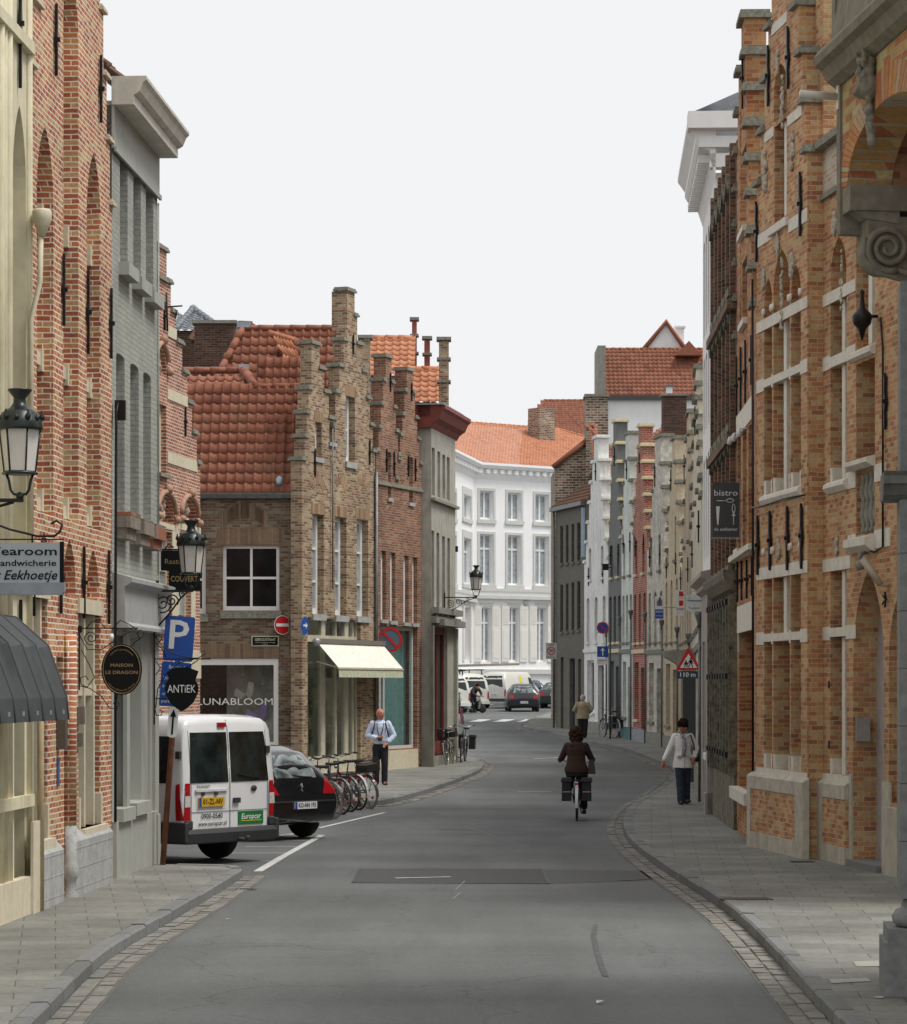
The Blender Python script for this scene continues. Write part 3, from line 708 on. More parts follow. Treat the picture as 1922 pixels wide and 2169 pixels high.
for g in GW[:2]:
    u0, u1, v0, v1 = g
    M.box(u0 - .06, u1 + .05, -.03, .1, v1, v1 + .17); M.box(u0 - .05, u1 + .04, -.09, .12, v0 - .16, v0); M.box(u0 - .03, u0 + .05, -.02, .12, v0, v0 + .35); M.box(u1 - .06, u1 + .03, -.02, .12, v0, v0 + .35)
    for q in (.4, .82): M.box(u0 + (u1 - u0) * q - .04, u0 + (u1 - u0) * q + .04, .03, .2, v0, v1)
    M.box(u0, u1, .05, .18, v0 + 1.5, v0 + 1.62)
M.build('window_stone', m_creamst, r)
for g in GW[:2]: window(r, g, .34, m_creamst, m_glass, 2, 2)
window(r, GW[2], .12, m_creamst, m_glass, 1, 1)
M = MB()
for a, b in ((46, 132), (157, 236)):
    u0, u1 = max(uu(a, .1), -.05) , min(uu(b, .1), L)
    v = .70 + (.04 if a > 100 else 0); M.prismx([(-.12, 0), (0, 0), (0, v + .08), (-.03, v + .08), (-.12, v - .02)], u0, u1)
    for k in range(3): M.box(u0 - .003, u1 + .003, -.124, 0, .22 * k + .2, .22 * k + .205)
M.build('plinth', m_plinth, r)
M = MB(); u = uu(150, .06); M.tube([(u, -.05, .9), (u, -.05, 3.0)], .075, 10); M.build('round_pier', m_bbrick, r)
M = MB(); M.lathe([(.10, 0), (.10, .12), (.07, .18), (.07, .3), (.095, .34), (.095, .45), (.075, .5), (.075, .9)], (u, -.05, 0), 10); M.build('pier_base', m_plinth, r)
M = MB()
for c0, c1 in ((cols[0], cols[1]), (cols[1], cols[2])): cap(M, c0[0], c0[1] + .02, c0[2])
for c in cols[5:]: cap(M, c[0], c[1], c[2])
cap(M, cols[4][0], cols[4][1], cols[4][2]); M.build('step_caps', m_creamst, r)
for x, y0, y1 in ((114, 160, 7), (209, 260, 116), (130, 690, 537), (182, 750, 572), (231, 760, 610), (173, 1310, 1158), (226, 1322, 1166), (124, 1300, 1150), (66, 1305, 1150)):
    u = uu(x); anchor(r, u, FB.v(y0, u), FB.v(y1, u), m_iron)
# house number plate, letterbox
M = MB(); u = uu(122); M.box(u - .08, u + .06, -.10, -.005, 1.75, 2.1); M.build('letterbox', plain('bronze_box', (.10, .085, .07), .5), r)
M = MB(); u = uu(165); M.box(u - .06, u + .06, -.07, -.005, 2.0, 2.2); M.box(u - .05, u + .05, -.05, -.005, 1.75, 1.9); M.build('doorbell_panel', plain('bell_metal', (.25, .24, .23), .4, metal=.6), r)
M = MB(); u = uu(121); M.box(u - .04, u + .05, -.02, -.005, 1.35, 1.65); M.build('number_plate', plain('blue_enamel', (.03, .13, .35), .3), r)
M = MB()                                    # roof of the brick house and a clay ridge end
M.smooth = False; M.face([(-.0, .4, 8.0), (L * .5, .4, 12.9), (L * .5, 8, 12.9), (0, 8, 8.0)]); M.face([(L * .5, .4, 12.9), (L, .4, 8.0), (L, 8, 8.0), (L * .5, 8, 12.9)])
M.build('roof', m_tile, r)

# ---- grey painted house with a heavy cornice
FC = Fac(PLs(33.95), PLs(37.38), 0, 'grey_house', 'grey painted brick house with projecting moulded cornice and narrow windows', 'house')
r = FC.root; L = FC.L; uu = FC.u
top = 9.45
W1 = []
for a, b, yt, yb in ((254, 270.5, 313, 556), (282.5, 298.6, 349, 587), (309, 325, 383, 615)):
    u0, u1 = uu(a), uu(b); W1.append((u0, u1 , FC.v(yb, u0), FC.v(yt, u0), .06, 'seg'))
for a, b, yt, yb in ((246, 264, 744, 1088), (276, 294, 766, 1102), (303.5, 320, 785, 1113)):
    u0, u1 = uu(a), uu(b); W1.append((u0, u1 , FC.v(yb, u0), FC.v(yt, u0), .05, 'seg'))
G1 = [(uu(243), uu(266), .95, 3.05), (uu(272), uu(300), .98, 3.05)]
M = MB(); wallgrid(M, [(0, L, top)], W1, 0, .32, z0=3.15)
M.build('wall', m_grey_br, r)
M = MB(); wallgrid(M, [(0, L, 3.15)], G1, 0, .32); M.build('shop_front_wall', m_grey_pl, r)
M = MB()
for h in W1[:3]: M.box(h[0] - .1, h[1] + .1, -.13, .0, h[2] - .16, h[2] - .003)
M.build('window_ledges', m_grey_pl, r)
for i, h in enumerate(W1): window(r, h[:4], .30, m_creamst, m_glass, 1, 3 if i > 2 else 2, .05, .03)
for g in G1: window(r, g, .30, m_creamst, m_glasscur, 1, 1, .07, sill=(m_grey_pl, .12, .16))
M = MB(); y = -.42                                  # cornice, frieze
M.prismx([(-.42, 9.74), (-.42, 9.70), (-.38, 9.66), (-.34, 9.56), (-.30, 9.53), (-.27, 9.52), (-.27, 9.40), (0.0, 9.40), (0.0, 9.74)], -.02, L + .02)
M.build('cornice', plain('stone_paint', (.60, .58, .51), .6, weather=((.25, .24, .2), .4)), r)
M = MB(); M.box(-.01, L + .0, -.03, .0, 8.88, 9.398); M.box(-.01, L + .0, -.06, -.03, 8.84, 8.9); M.build('frieze', m_grey_pl, r)
M = MB(); u0 = uu(234, .1); y = -.16                 # shop fascia box with lead top
M.prismx([(-.20, 3.12), (-.20, 3.16), (-.16, 3.2), (-.15, 3.62), (-.24, 3.68), (-.24, 3.73), (-.0, 3.80), (0, 3.12)], 0.02, L - .0)
M.build('shop_fascia', plain('fascia_paint', (.40, .41, .41), .5, var=.1, weather=((.25, .25, .24), .3)), r)
M = MB(); M.box(L - .42, L - .12, -.04, -.0, .0, 3.11); M.box(L - .44, L - .11, -.06, .0, 0, .75); M.box(uu(266, .03), uu(272, .03), -.05, 0, .8, 3.1); M.build('pilaster', m_grey_pl, r)
M = MB(); M.box(0, L - .33, -.06, 0, 0, .8); M.build('plinth', m_grey_pl, r)
M = MB()
for i, h in enumerate(W1[3:]):
    M.rv = .5; M.box(h[0] - .07, h[1] + .06, -.19, -.0, h[2] - .17, h[2] + .02); M.box(h[0] - .05, h[1] + .03, -.14, -.0, h[2] - .30, h[2] - .172)
M.build('flower_ledges', brick('ledge_tiles', [(.40, .15, .09), (.32, .27, .22), (.36, .32, .27), (.28, .24, .2)], (.2, .19, .17), bw=.22, rh=.3, ms=.01), r)
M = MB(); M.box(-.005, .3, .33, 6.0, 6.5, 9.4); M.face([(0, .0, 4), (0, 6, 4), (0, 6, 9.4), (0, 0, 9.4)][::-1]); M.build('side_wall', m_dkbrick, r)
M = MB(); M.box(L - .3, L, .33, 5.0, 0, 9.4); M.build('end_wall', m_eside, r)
M = MB(); T = MB()
tiles(M, (L + .1, -.1, 9.74), (-1, 0, 0), (0, .75, .66), 14, 14); ridge(M, (-.1, .5, 10.1), (-.1, 3.4, 12.7), .14); M.build('roof', m_tile_dk, r)
M = MB(); M.tube([(-.03, -.05, .8), (-.03, -.05, 3.2), (-.03, -.06, 5.7), (.04, -.07, 5.85)], .018, 5); M.box(.02, .08, -.16, -.03, 5.62, 5.86); M.build('cable', m_iron, r)
M = MB(); M.tube([(L - .03, -.02, 3.9), (L - .03, -.02, 8.8)], .012, 5); M.build('drip_cable', m_grey_pl, r)

# ---- pink and white gable across the side street
FD = Fac((-6.498, 54.8), (-5.49, 62.0), 0, 'pink_gable_house', 'pink red brick stepped gable house with cream stone bands and arched niches', 'house')
r = FD.root; uu = FD.u; L = uu(424)
prof = [(332, 353, 529), (353, 362, 600), (362, 373, 664), (373, 386, 728), (386, 397, 791), (397, 407, 856), (407, 417, 920), (417, 424, 984)]
cols = [(uu(a), uu(b), FD.v(t, uu((a + b) / 2))) for a, b, t in prof]
c = uu(345)
for a, b, t in prof[1:]: cols.append((2 * uu(342) - uu(b), 2 * uu(342) - uu(a), FD.v(t, uu((a + b) / 2))))
cols = [(a, b, t) for a, b, t in cols]
Hs = [FD.rect(333, 352, 852, 1000), FD.rect(335, 364, 1122, 1330), FD.rect(379, 404, 1128, 1335)]
Hs.append((uu(330), uu(352), FD.v(790, uu(340)), FD.v(735, uu(340)), .35, 'pt'))
A2 = [(uu(334), uu(368), FD.v(1105, uu(350)), FD.v(1052, uu(350)), .42, 'seg'), (uu(384), uu(416), FD.v(1112, uu(400)), FD.v(1060, uu(400)), .42, 'seg')]
M = MB(); wallgrid(M, cols, Hs + A2, 0, .2, z0=0); M.build('wall', m_dbrick, r)
M = MB(); wallgrid(M, [(min(c[0] for c in cols), L, 8.5), (uu(325), uu(375), 10)], Hs[:3], .202, .35); M.build('inner_wall', m_dbrick, r)
window(r, Hs[0], .16, m_creamst, m_glass, 1, 1, .12, sill=(m_capst, .1, .08)); window(r, Hs[1], .16, m_creamst, m_glasscur, 2, 1, .07, hb=[.6], sill=(m_capst, .08, .1)); window(r, Hs[2], .16, m_creamst, m_glasscur, 2, 1, .07, hb=[.6], sill=(m_capst, .08, .1))
M = MB()
for y0, y1 in ((712, 735), (842, 864), (972, 995)):
    for k in (0,):
        v0, v1 = FD.v(y1, uu(400)), FD.v(y0, uu(400))
        e = max(c[1] for c in cols if c[2] > v1 - .05); s_ = min(c[0] for c in cols if c[2] > v1 - .05)
        M.box(s_ + .01, uu(331), -.02, .0, v0, v1); M.box(uu(354), e - .0, -.02, .0, v0, v1)
M.box(uu(329), uu(370), -.02, 0, FD.v(1120, uu(350)), FD.v(1108, uu(350))); M.box(uu(376), L, -.02, 0, FD.v(1126, uu(400)), FD.v(1113, uu(400)))
for x0, x1 in ((364, 379), (404, 413)): M.box(uu(x0), uu(x1), -.015, 0, FD.v(1335, uu(x0)), FD.v(1113, uu(x0)))
M.box(uu(364), L, -.025, 0, 2.6, 3.2); M.box(uu(372), L, -.02, 0, .1, .9)
M.build('stone_bands', m_creamst, r)
M = MB()
for h in A2 + [Hs[3]]:
    A = archpts(h[0] - .08, h[1] + .08, h[3] + .10, h[4], h[5], 6); M.tube([(a, -.03, b) for a, b in A], .06, 6)
    m = (h[0] + h[1]) / 2; M.ball((h[0] - .1, -.06, h[2] + .08), .09, 6); M.ball((h[1] + .1, -.06, h[2] + .08), .09, 6); M.ball((m, -.07, h[3] + .15), .10, 6)
M.build('arch_moulding', plain('terracotta_stone', (.42, .25, .17), .8, var=.25, scale=20), r)
M = MB()
for h in A2 + [Hs[3]]:
    m = (h[0] + h[1]) / 2; z = (h[2] + h[3]) / 2
    for k in range(14): M.ball((m + random.uniform(-.2, .2), .1, z + random.uniform(-.25, .25)), random.uniform(.04, .10), 6)
M.build('carved_reliefs', plain('pale_carving', (.50, .42, .34), .85, var=.3, scale=20), r)
M = MB()
for c_ in cols: cap(M, c_[0], c_[1], c_[2], -.06, .3, .10, .05)
cap(M, uu(336), uu(350), FD.v(594, uu(343)), -.06, .1, .1, .1); M.build('step_caps', m_capst, r)
for x, y0, y1 in ((391, 925, 862), (347, 700, 640), (376, 1420, 1370)): u = uu(x); anchor(r, u, FD.v(y0, u), FD.v(y1, u), m_iron, w=.05)
M = MB(); a = -.1; M.face([(-.6, .36, 7.0), (L / 2 - .2, .36, 10.6), (L / 2 - .2, 9, 10.6), (-.6, 9, 7)]); M.face([(L / 2 - .2, .36, 10.6), (L - .1, .36, 7.0), (L - .1, 9, 7), (L / 2 - .2, 9, 10.6)]); M.build('roof', m_tile_dk, r)
M = MB(); M.box(L - .25, L, .36, 9, 0, 7.0); M.build('side_wall', m_dbrick, r)
M = MB(); u = uu(350); v = FD.v(650, u); M.tube([(u, -.03, v + .3), (u, -.05, v - .5)], .02, 5); M.tube([(u, -.05, v), (u + .25, -.3, v + .05)], .018, 5); M.tube(spiral(u + .08, v - .15, .02, .1, 0, 1.2, y=-.2), .012, 4); M.build('flag_bracket', m_iron, r)
# parking recess wall seen between the grey and the pink house
FR = Fac((-9.6, 37.6), (-8.9, 55.0), 0, 'courtyard_wall', 'low pale brick wall at the back of the parking recess', 'wall')
M = MB(); M.box(0, FR.L, 0, .3, 0, 6.5); M.build('wall', m_dbrick, FR.root); M = MB(); M.box(0, FR.L, -.05, .35, 6.5, 6.6); M.build('coping', m_capst, FR.root)

# ================================================================ corner house E with its shop
DE = Vector((.36, 1)).normalized()
P_F1 = Vector((-.88, 78.0)); 
def onE(x):      # point of the front line under a photo column
    k = (x - CXP) / F; t = (k * P_F1.y - P_F1.x) / (DE.x - k * DE.y); return P_F1 + DE * t
PE0, PE1 = onE(640), onE(795)
FE = Fac(PE0, PE1, 0, 'corner_shop_house', 'yellow brown brick corner house with two stepped gables and clay tile roof', 'house')
r = FE.root; uu = FE.u; L = FE.L
vv = lambda y, x: FE.v(y, uu(x))
cols = [(uu(640), uu(646), vv(975, 643)), (uu(646), uu(650), vv(927, 648)), (uu(650), uu(654), vv(876, 652)), (uu(654), uu(660), vv(825, 656)), (uu(660), uu(677), vv(730, 668)),
        (uu(677), uu(687), vv(782, 680)), (uu(687), uu(697), vv(832, 690)), (uu(697), uu(711), vv(888, 702)), (uu(711), uu(719), vv(832, 712)), (uu(719), uu(728), vv(777, 722)), (uu(728), uu(735), vv(722, 730)),
        (uu(735), uu(751), vv(617, 740)), (uu(751), uu(757), vv(670, 752)), (uu(757), uu(768), vv(730, 760)), (uu(768), uu(777), vv(788, 770)), (uu(777), uu(784), vv(845, 780)), (uu(784), uu(790), vv(902, 787)), (uu(790), L, vv(958, 793))]
EH = [FE.rect(733, 752, 838, 977), FE.rect(668, 682, 893, 968), FE.rect(698, 709, 898, 936)]
EF = [FE.rect(662, 686, 1088, 1300), FE.rect(710, 734, 1094, 1303), FE.rect(756, 780, 1099, 1305)]
SH = [(uu(652), uu(764), .25, 4.15)]
slit = (uu(746) - .05, uu(746) + .05, vv(745, 746), vv(708, 746))
M = MB(); wallgrid(M, cols, EH + EF + SH, 0, .3); M.build('wall', m_ebrick, r)
for h in EH[:1] + EF: window(r, h, .22, m_whitew, m_glasscur, 1, 1, .11, .05, hb=[.33, .66] if h in EF else [.5], sill=(m_plinth, .06, .16))
window(r, EH[1], .2, m_whitew, m_glassdk, 1, 1, .08, sill=(m_plinth, .05, .12)); window(r, EH[2], .2, m_whitew, m_glassdk, 1, 1, .05, sill=(m_plinth, .05, .1))
M = MB()
for h in EF + EH[:2]:          # soldier lintels and relieving arches, 3 mm proud
    for k in range(9): u = h[0] - .08 + (h[1] - h[0] + .16) * k / 9; M.rv = random.random(); M.box(u + .005, u + (h[1] - h[0] + .16) / 9 - .005, -.006, 0, h[3] + .01, h[3] + .27)
for x in (674, 722, 768):
    u = uu(x); v = FE.v(1048, u)
    for k in range(9):
        a = R(25 + 130 * k / 8); c, s_ = math.cos(a), math.sin(a); M.rv = random.random(); w_ = .035
        M.prism([(u + c * .28 - s_ * w_, v + s_ * .28 + c * w_), (u + c * .55 - s_ * w_ * 1.3, v + s_ * .55 + c * w_ * 1.3), (u + c * .55 + s_ * w_ * 1.3, v + s_ * .55 - c * w_ * 1.3), (u + c * .28 + s_ * w_, v + s_ * .28 - c * w_)], -.006, 0)
M.build('brick_lintels', rndmat('lintel_brick', [(.22, .13, .08), (.40, .28, .17), (.30, .19, .12)]), r)
M = MB()
for c_ in cols: cap(M, c_[0], c_[1], c_[2], -.05, .36, .1, .07)
M.build('step_caps', m_capst, r)
M = MB(); c_ = cols[11]; M.box(c_[0] + .002, c_[1] + .005, -.004, .42, cols[10][2] + .3, c_[2] - .004); M.build('chimney', m_ebrick, r)
for x, y0, y1 in ((666, 1010, 950), (747, 750, 708), (782, 985, 930)): u = uu(x); anchor(r, u, FE.v(y0, u), FE.v(y1, u), m_iron, w=.04)
M = MB(); u = uu(705, .06); M.tube([(u, -.06, 4.9), (u, -.06, vv(895, 705))], .02, 6); M.box(u - .05, u + .05, -.1, .02, vv(905, 705), vv(895, 705)); M.build('downpipe', m_zinc, r)
M = MB(); u = L - .06; M.tube([(u, -.06, .2), (u, -.06, vv(1000, 793))], .05, 6); M.build('downpipe', m_zinc, r)
# shop front: glazing set in cream frames, a dim room behind
s0, s1, t0, t1 = SH[0]
M = MB(); fr = [uu(x) for x in (652, 693, 720, 742, 756, 764)]
for i, x in enumerate(fr): wd = (.06, .13, .05, .13, .05, .06)[i]; M.box(max(s0, x - wd), min(s1, x + wd), .10, .20, t0, t1)
M.box(s0, s1, .101, .199, t0, t0 + .42); M.box(s0, s1, .101, .199, 3.55, 3.72); M.build('shop_window_frame', plain('cream_joinery', (.58, .54, .42), .5), r)
M = MB(); M.box(s0, s1, .14, .15, t0 + .4, t1); M.build('pane', m_clear, r)
M = MB(); M.box(s0, s1, .28, .30, 3.0, 3.05); M.face([(s0, .95, t0), (s1, .95, t0), (s1, .95, t1), (s0, .95, t1)]); M.face([(s0, .31, t0 + .2), (s1, .31, t0 + .2), (s1, 2.2, t0 + .2), (s0, 2.2, t0 + .2)]); M.face([(s0, .31, t1), (s0, 2.2, t1), (s1, 2.2, t1), (s1, .31, t1)]); M.face([(s0, .31, t0), (s0, 2.2, t0), (s0, 2.2, t1), (s0, .31, t1)]); M.face([(s1, .31, t0), (s1, .31, t1), (s1, 2.2, t1), (s1, 2.2, t0)])
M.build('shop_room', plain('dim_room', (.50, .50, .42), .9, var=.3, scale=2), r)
M = MB()
for k, (x, h, c) in enumerate(((.5, 1.6, 0), (1.2, 1.2, 0), (1.9, 2.1, 0), (2.7, 1.0, 0), (3.1, 1.7, 0))): M.lathe([(.16, 0), (.2, .1), (.06, .3), (.05, h * .7), (.22, h * .75), (.16, h)], (s0 + x, .5 + .1 * (k % 3), t0 + .2), 10)
M.build('shop_display', plain('display_goods', (.40, .38, .20), .7, var=.6, scale=3), r)
# side wall towards the side street, facing the camera
WS = -6.9; 
FS = Fac((WS, 70.35), (PE0.x - .02, PE0.y + .30), 0)
FS.root = empty('side_wall_frame', (FS.P0.x, FS.P0.y, 0), math.atan2(FS.d.y, FS.d.x))
rs = FS.root; us = FS.u; LS = FS.L
# the side wall is a part of the corner house: keep it under the same root
def under(o_root, target):
    bpy.context.view_layer.update()
    inv = target.matrix_world.inverted()
    for ch in list(o_root.children):
        mw = o_root.matrix_world.copy(); ch.parent = target; ch.matrix_local = inv @ mw
    bpy.data.objects.remove(o_root)
eave = FS.v(1049, us(600))
SW = FS.rect(472, 592, 1155, 1293); SL = FS.rect(400, 436, 1155, 1300)
SP = (us(405), us(590), .9, FS.v(1395, us(500)))
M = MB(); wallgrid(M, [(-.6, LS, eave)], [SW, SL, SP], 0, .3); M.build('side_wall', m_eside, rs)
window(rs, SW, .14, m_whitew, m_glassdk, 2, 2, .08, .06, sill=(m_capst, .05, .2)); window(rs, SL, .14, m_whitew, m_glassdk, 1, 2, .1, .06, sill=(m_capst, .05, .2))
M = MB(); h = SP
M.box(h[0], h[1], .02, .12, h[3] - .16, h[3]); M.box(h[1] - .12, h[1], .02, .12, h[2], h[3] - .16); M.box(h[0], h[0] + .1, .02, .12, h[2], h[3] - .16); M.box(h[0], h[1] - .12, .02, .12, h[2], h[2] + .15)
o = M.build('shop_window_frame', m_whitew, rs)
M = MB(); M.box(h[0] + .1, h[1] - .12, .06, .07, h[2] + .1, h[3] - .16); M.build('pane', clear('clear_glass_dark', (.8, .82, .82), .06), o)
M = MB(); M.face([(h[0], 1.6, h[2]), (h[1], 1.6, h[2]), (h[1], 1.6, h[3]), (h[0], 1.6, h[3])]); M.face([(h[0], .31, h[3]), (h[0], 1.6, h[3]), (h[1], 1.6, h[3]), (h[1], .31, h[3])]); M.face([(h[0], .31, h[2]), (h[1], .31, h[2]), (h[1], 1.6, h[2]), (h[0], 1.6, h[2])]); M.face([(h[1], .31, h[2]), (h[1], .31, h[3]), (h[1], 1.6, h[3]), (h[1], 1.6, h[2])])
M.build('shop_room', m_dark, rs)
xa, xb = us(418), us(578)
text(rs, 'shop_lettering', 'LUNABLOOM', (xa + xb) / 2, FS.v(1487, us(500)), .012, .17, m_whitew, width=xb - xa, bold=0)
def butterfly(x, y, s, mat):
    M = MB(); u, v = FS.uv(x, y)
    M.prism([(u, v), (u - .25 * s, v + .16 * s), (u - .3 * s, v - .02 * s), (u - .12 * s, v - .12 * s)], .3, .31); M.prism([(u, v), (u + .07 * s, v + .32 * s), (u + .2 * s, v + .28 * s), (u + .17 * s, v + .02 * s), (u + .1 * s, v - .12 * s)], .3, .31)
    M.build('hanging_butterfly', mat, rs)
butterfly(519, 1471, 1.0, plain('pale_paper', (.9, .8, .7), .8)); butterfly(546, 1516, 1.1, plain('lilac_paper', (.62, .45, .9), .8))
M = MB()
for x, y0, y1 in ((513, 1405, 1428), (555, 1405, 1448)): u, v0 = FS.uv(x, y0); _, v1 = FS.uv(x, y1); M.tube([(u, .35, v0), (u, .35, v1)], .01, 4); M.ball((u, .35, v1), .05, 6)
M.build('pendant_lamps', m_trim, rs)
M = MB()
for (u0, u1, v0, hh, n) in ((us(472) - .15, us(592) + .12, SW[3], .42, 26), (us(405), us(592), SP[3], .36, 34)):
    for k in range(n): M.rv = random.random(); a = u0 + (u1 - u0) * k / n; M.box(a + .004, a + (u1 - u0) / n - .006, -.006, 0, v0 + .012, v0 + hh)
for k in range(30):
    a = us(560) - (us(560) - us(470)) * k / 29; M.rv = random.random(); t = k / 29; M.box(a, a + .07, -.006, 0, FS.v(1118, us(520)) + .25 * math.sin(math.pi * t), FS.v(1085, us(520)) + .25 * math.sin(math.pi * t))
M.build('brick_lintels', rndmat('side_lintel_brick', [(.17, .10, .07), (.28, .20, .13), (.22, .15, .10)]), rs)
M = MB(); M.prismx([(-.16, eave + .02), (-.14, eave - .08), (-.05, eave - .1), (0, eave - .02), (0, eave + .05), (-.16, eave + .05)], -.6, LS - .1); M.build('gutter_pipe', m_zinc, rs)
# roofs (pantiles), ridges, lead verge
def Lc(x, y, yy): u = FS.u(x, -yy); return (u, yy, FS.v(y, u, -yy))
M = MB()
rise = Vector((0, .62, 1)).normalized(); rtop = eave + 4.35
zr = FS.v(812, us(600))
LSL = (zr - eave) / rise.z
tiles(M, (-.6, -.08, eave + .06), (1, 0, 0), rise, 22, int(LSL / .31) + 1, .228, .31, clip=lambda a, b: a < LS + .42 + .36 * b * rise.y)
yr = LSL * rise.y
ridge(M, (us(530), yr * .98, eave + LSL * rise.z + .1), (LS + .1, yr * 1.0, eave + LSL * rise.z + .12), .1)
zl = FS.v(752, us(450), -1.7) if False else FS.v(758, us(440))
ridge(M, (-.6, 2.75, zl - .0), (us(497), 2.75, zl), .11); ridge(M, (us(497), 2.7, zl), (us(530), yr, eave + LSL * rise.z + .12), .15)
# the slope carries on up to the left ridge
tiles(M, (-.6, yr, zr - .02), (1, 0, 0), (0, (2.75 - yr), (zl - zr)), int((us(520) + .6) / .228), max(1, int((Vector((0, 2.75 - yr, zl - zr)).length) / .31)), .228, .31, clip=lambda a, b: a < us(505) + .6 + .25 * (1 - b))
M.build('roof', m_tile, rs)
M = MB(); e1 = LS + .02
M.prismx([(-.1, eave), (yr, zr), (yr, zr + .12), (-.1, eave + .14)], e1 - .14, e1 + .03); M.box(us(488), us(510), 2.6, 2.9, zl + .02, zl + .14); M.build('lead_verge', m_lead, rs)
M = MB(); u = us(592); M.lathe([(.11, 0), (.11, .2), (.05, .28)], (u, .1, eave + .2), 8); M.ball((u, -.02, eave + .3), .07, 8); M.build('roof_vent', m_lead, rs)
# small hipped dormer between the two roofs
M = MB(); a = us(508); b = us(570); z0 = FS.v(820, a); tiles(M, (us(533), yr + .05, zr + .1), (1, 0, 0), (0, .4, .8), 8, 3, .2, .3); M.build('dormer_roof', m_tile, rs)
# back roof, higher
FU = 4.2
def ub(x): return FS.u(x, -FU)
zb0 = FS.v(812, ub(600), -FU) - .6; zt = FS.v(698, ub(600), -FU - 1.6)
sl = Vector((0, 1.6, zt - zb0)); M = MB()
xl0, xr0 = ub(430), ub(712)
tiles(M, (xl0, FU, zb0), (1, 0, 0), sl, int((xr0 - xl0) / .228) + 1, int(sl.length / .31) + 1, .228, .31, clip=lambda a, b: a > (ub(505) - xl0) * b / sl.length - .1)
ridge(M, (ub(505), FU + 1.6, zt + .05), (xr0, FU + 1.6, zt + .05), .1); ridge(M, (xl0, FU - .05, zb0 + .05), (ub(505), FU + 1.6, zt + .05), .12)
M.build('back_roof', m_tile, rs)
M = MB(); M.box(ub(492), ub(520), FU + 1.5, FU + 1.75, zt + .05, zt + .2); M.build('lead_cap', m_lead, rs)
under(rs, r)
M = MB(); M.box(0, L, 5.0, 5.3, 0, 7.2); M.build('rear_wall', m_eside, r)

# ---- F: twin red brown gables
PF0, PF1 = onE(795), onE(893)
FF = Fac(PF0, PF1, 0, 'twin_gable_house', 'red brown brick house with twin stepped gables and slit windows', 'house')
r = FF.root; uu = FF.u; L = FF.L; vv = lambda y, x: FF.v(y, uu(x))
def steps(peak, half, ys, x_r=None):
    out = []; a, b = peak; 
    out.append((uu(a), uu(b), vv(ys[0], a)))
    for k, y in enumerate(ys[1:]):
        out.append((uu(a) - half * (k + 1), uu(a) - half * k, vv(y, a))); out.append((uu(b) + half * k, uu(b) + half * (k + 1), vv(y, a)))
    return out
cols = steps((817, 829), .17, (756, 808, 860, 910, 960)) + steps((862, 875), .17, (784, 830, 882, 926, 978, 1020)) + [(0, L, vv(1035, 850))]
cols = [(max(0, a), min(L, b), t) for a, b, t in cols if a < L and b > 0]
Hs = [FF.rect(822, 829, 957, 1054), FF.rect(867, 875, 968, 1064)] + [FF.rect(807, 818, 1166, 1312), FF.rect(827, 838, 1170, 1315), FF.rect(855, 866, 1176, 1318), FF.rect(874, 884, 1180, 1320)]
SG = (uu(803), uu(884), .75, 4.05)
M = MB(); wallgrid(M, cols, Hs + [SG], 0, .34); M.build('wall', m_fbrick, r)
for h in Hs: window(r, h, .16, m_whitew, m_glasscur, 1, 1, .10, hb=[.65], sill=(m_plinth, .05, .1))
M = MB()
for c_ in cols: cap(M, c_[0], c_[1], c_[2], -.05, .4, .1, .05)
M.build('step_caps', m_capst, r)
for x, y0, y1 in ((818, 1000, 950), (834, 1010, 955), (864, 1010, 965), (879, 1020, 970), (826, 830, 790), (871, 850, 810)): u = uu(x); anchor(r, u, FF.v(y0, u), FF.v(y1, u), m_iron, w=.035)
M = MB(); M.box(SG[0], SG[1], .12, .2, SG[2], SG[2] + .08); M.box(SG[0], SG[1], .12, .2, SG[3] - .1, SG[3])
for q in (0, .12, .22, .97): M.box(SG[0] + (SG[1] - SG[0]) * q, SG[0] + (SG[1] - SG[0]) * q + .08, .12, .2, SG[2] + .08, SG[3] - .1)
o = M.build('shop_window_frame', m_trim, r)
M = MB(); M.box(SG[0] + .05, SG[1] - .02, .16, .17, SG[2] + .05, SG[3] - .05); M.build('pane', clear('teal_glass', (.84, .92, .92), .08), o)
M = MB(); n = 40
for k in range(n):
    a = SG[0] + (SG[1] - SG[0]) * k / n; b = SG[0] + (SG[1] - SG[0]) * (k + 1) / n; ya, yb = .34 + .03 * (k % 2), .34 + .03 * ((k + 1) % 2)
    M.face([(a, ya, SG[2]), (b, yb, SG[2]), (b, yb, SG[3]), (a, ya, SG[3])])
M.build('curtain', plain('teal_curtain', (.34, .44, .42), .8, var=.15), r)
M = MB(); M.box(SG[0], SG[1], -.03, 0, .1, .72); M.build('plinth', m_creamst, r)
M = MB(); M.face([(0, .35, 6.0), (L / 2, .35, 8.6), (L / 2, 6, 8.6), (0, 6, 6.0)]); M.build('roof_void', m_tile_dk, r)
M = MB(); tiles(M, (-1.0, 1.2, vv(905, 800)), (1, 0, 0), (0, .5, .9), 22, 9, .22, .31); ridge(M, (-1, 2.55, vv(905, 800) + 2.45), (3.8, 2.55, vv(905, 800) + 2.45), .11); M.build('roof', m_tile_or, r)
M = MB(); M.tube([(uu(826), .38, vv(930, 826)), (uu(817), .38, vv(800, 817))], .07, 4); M.build('lead_verge', m_lead, r)

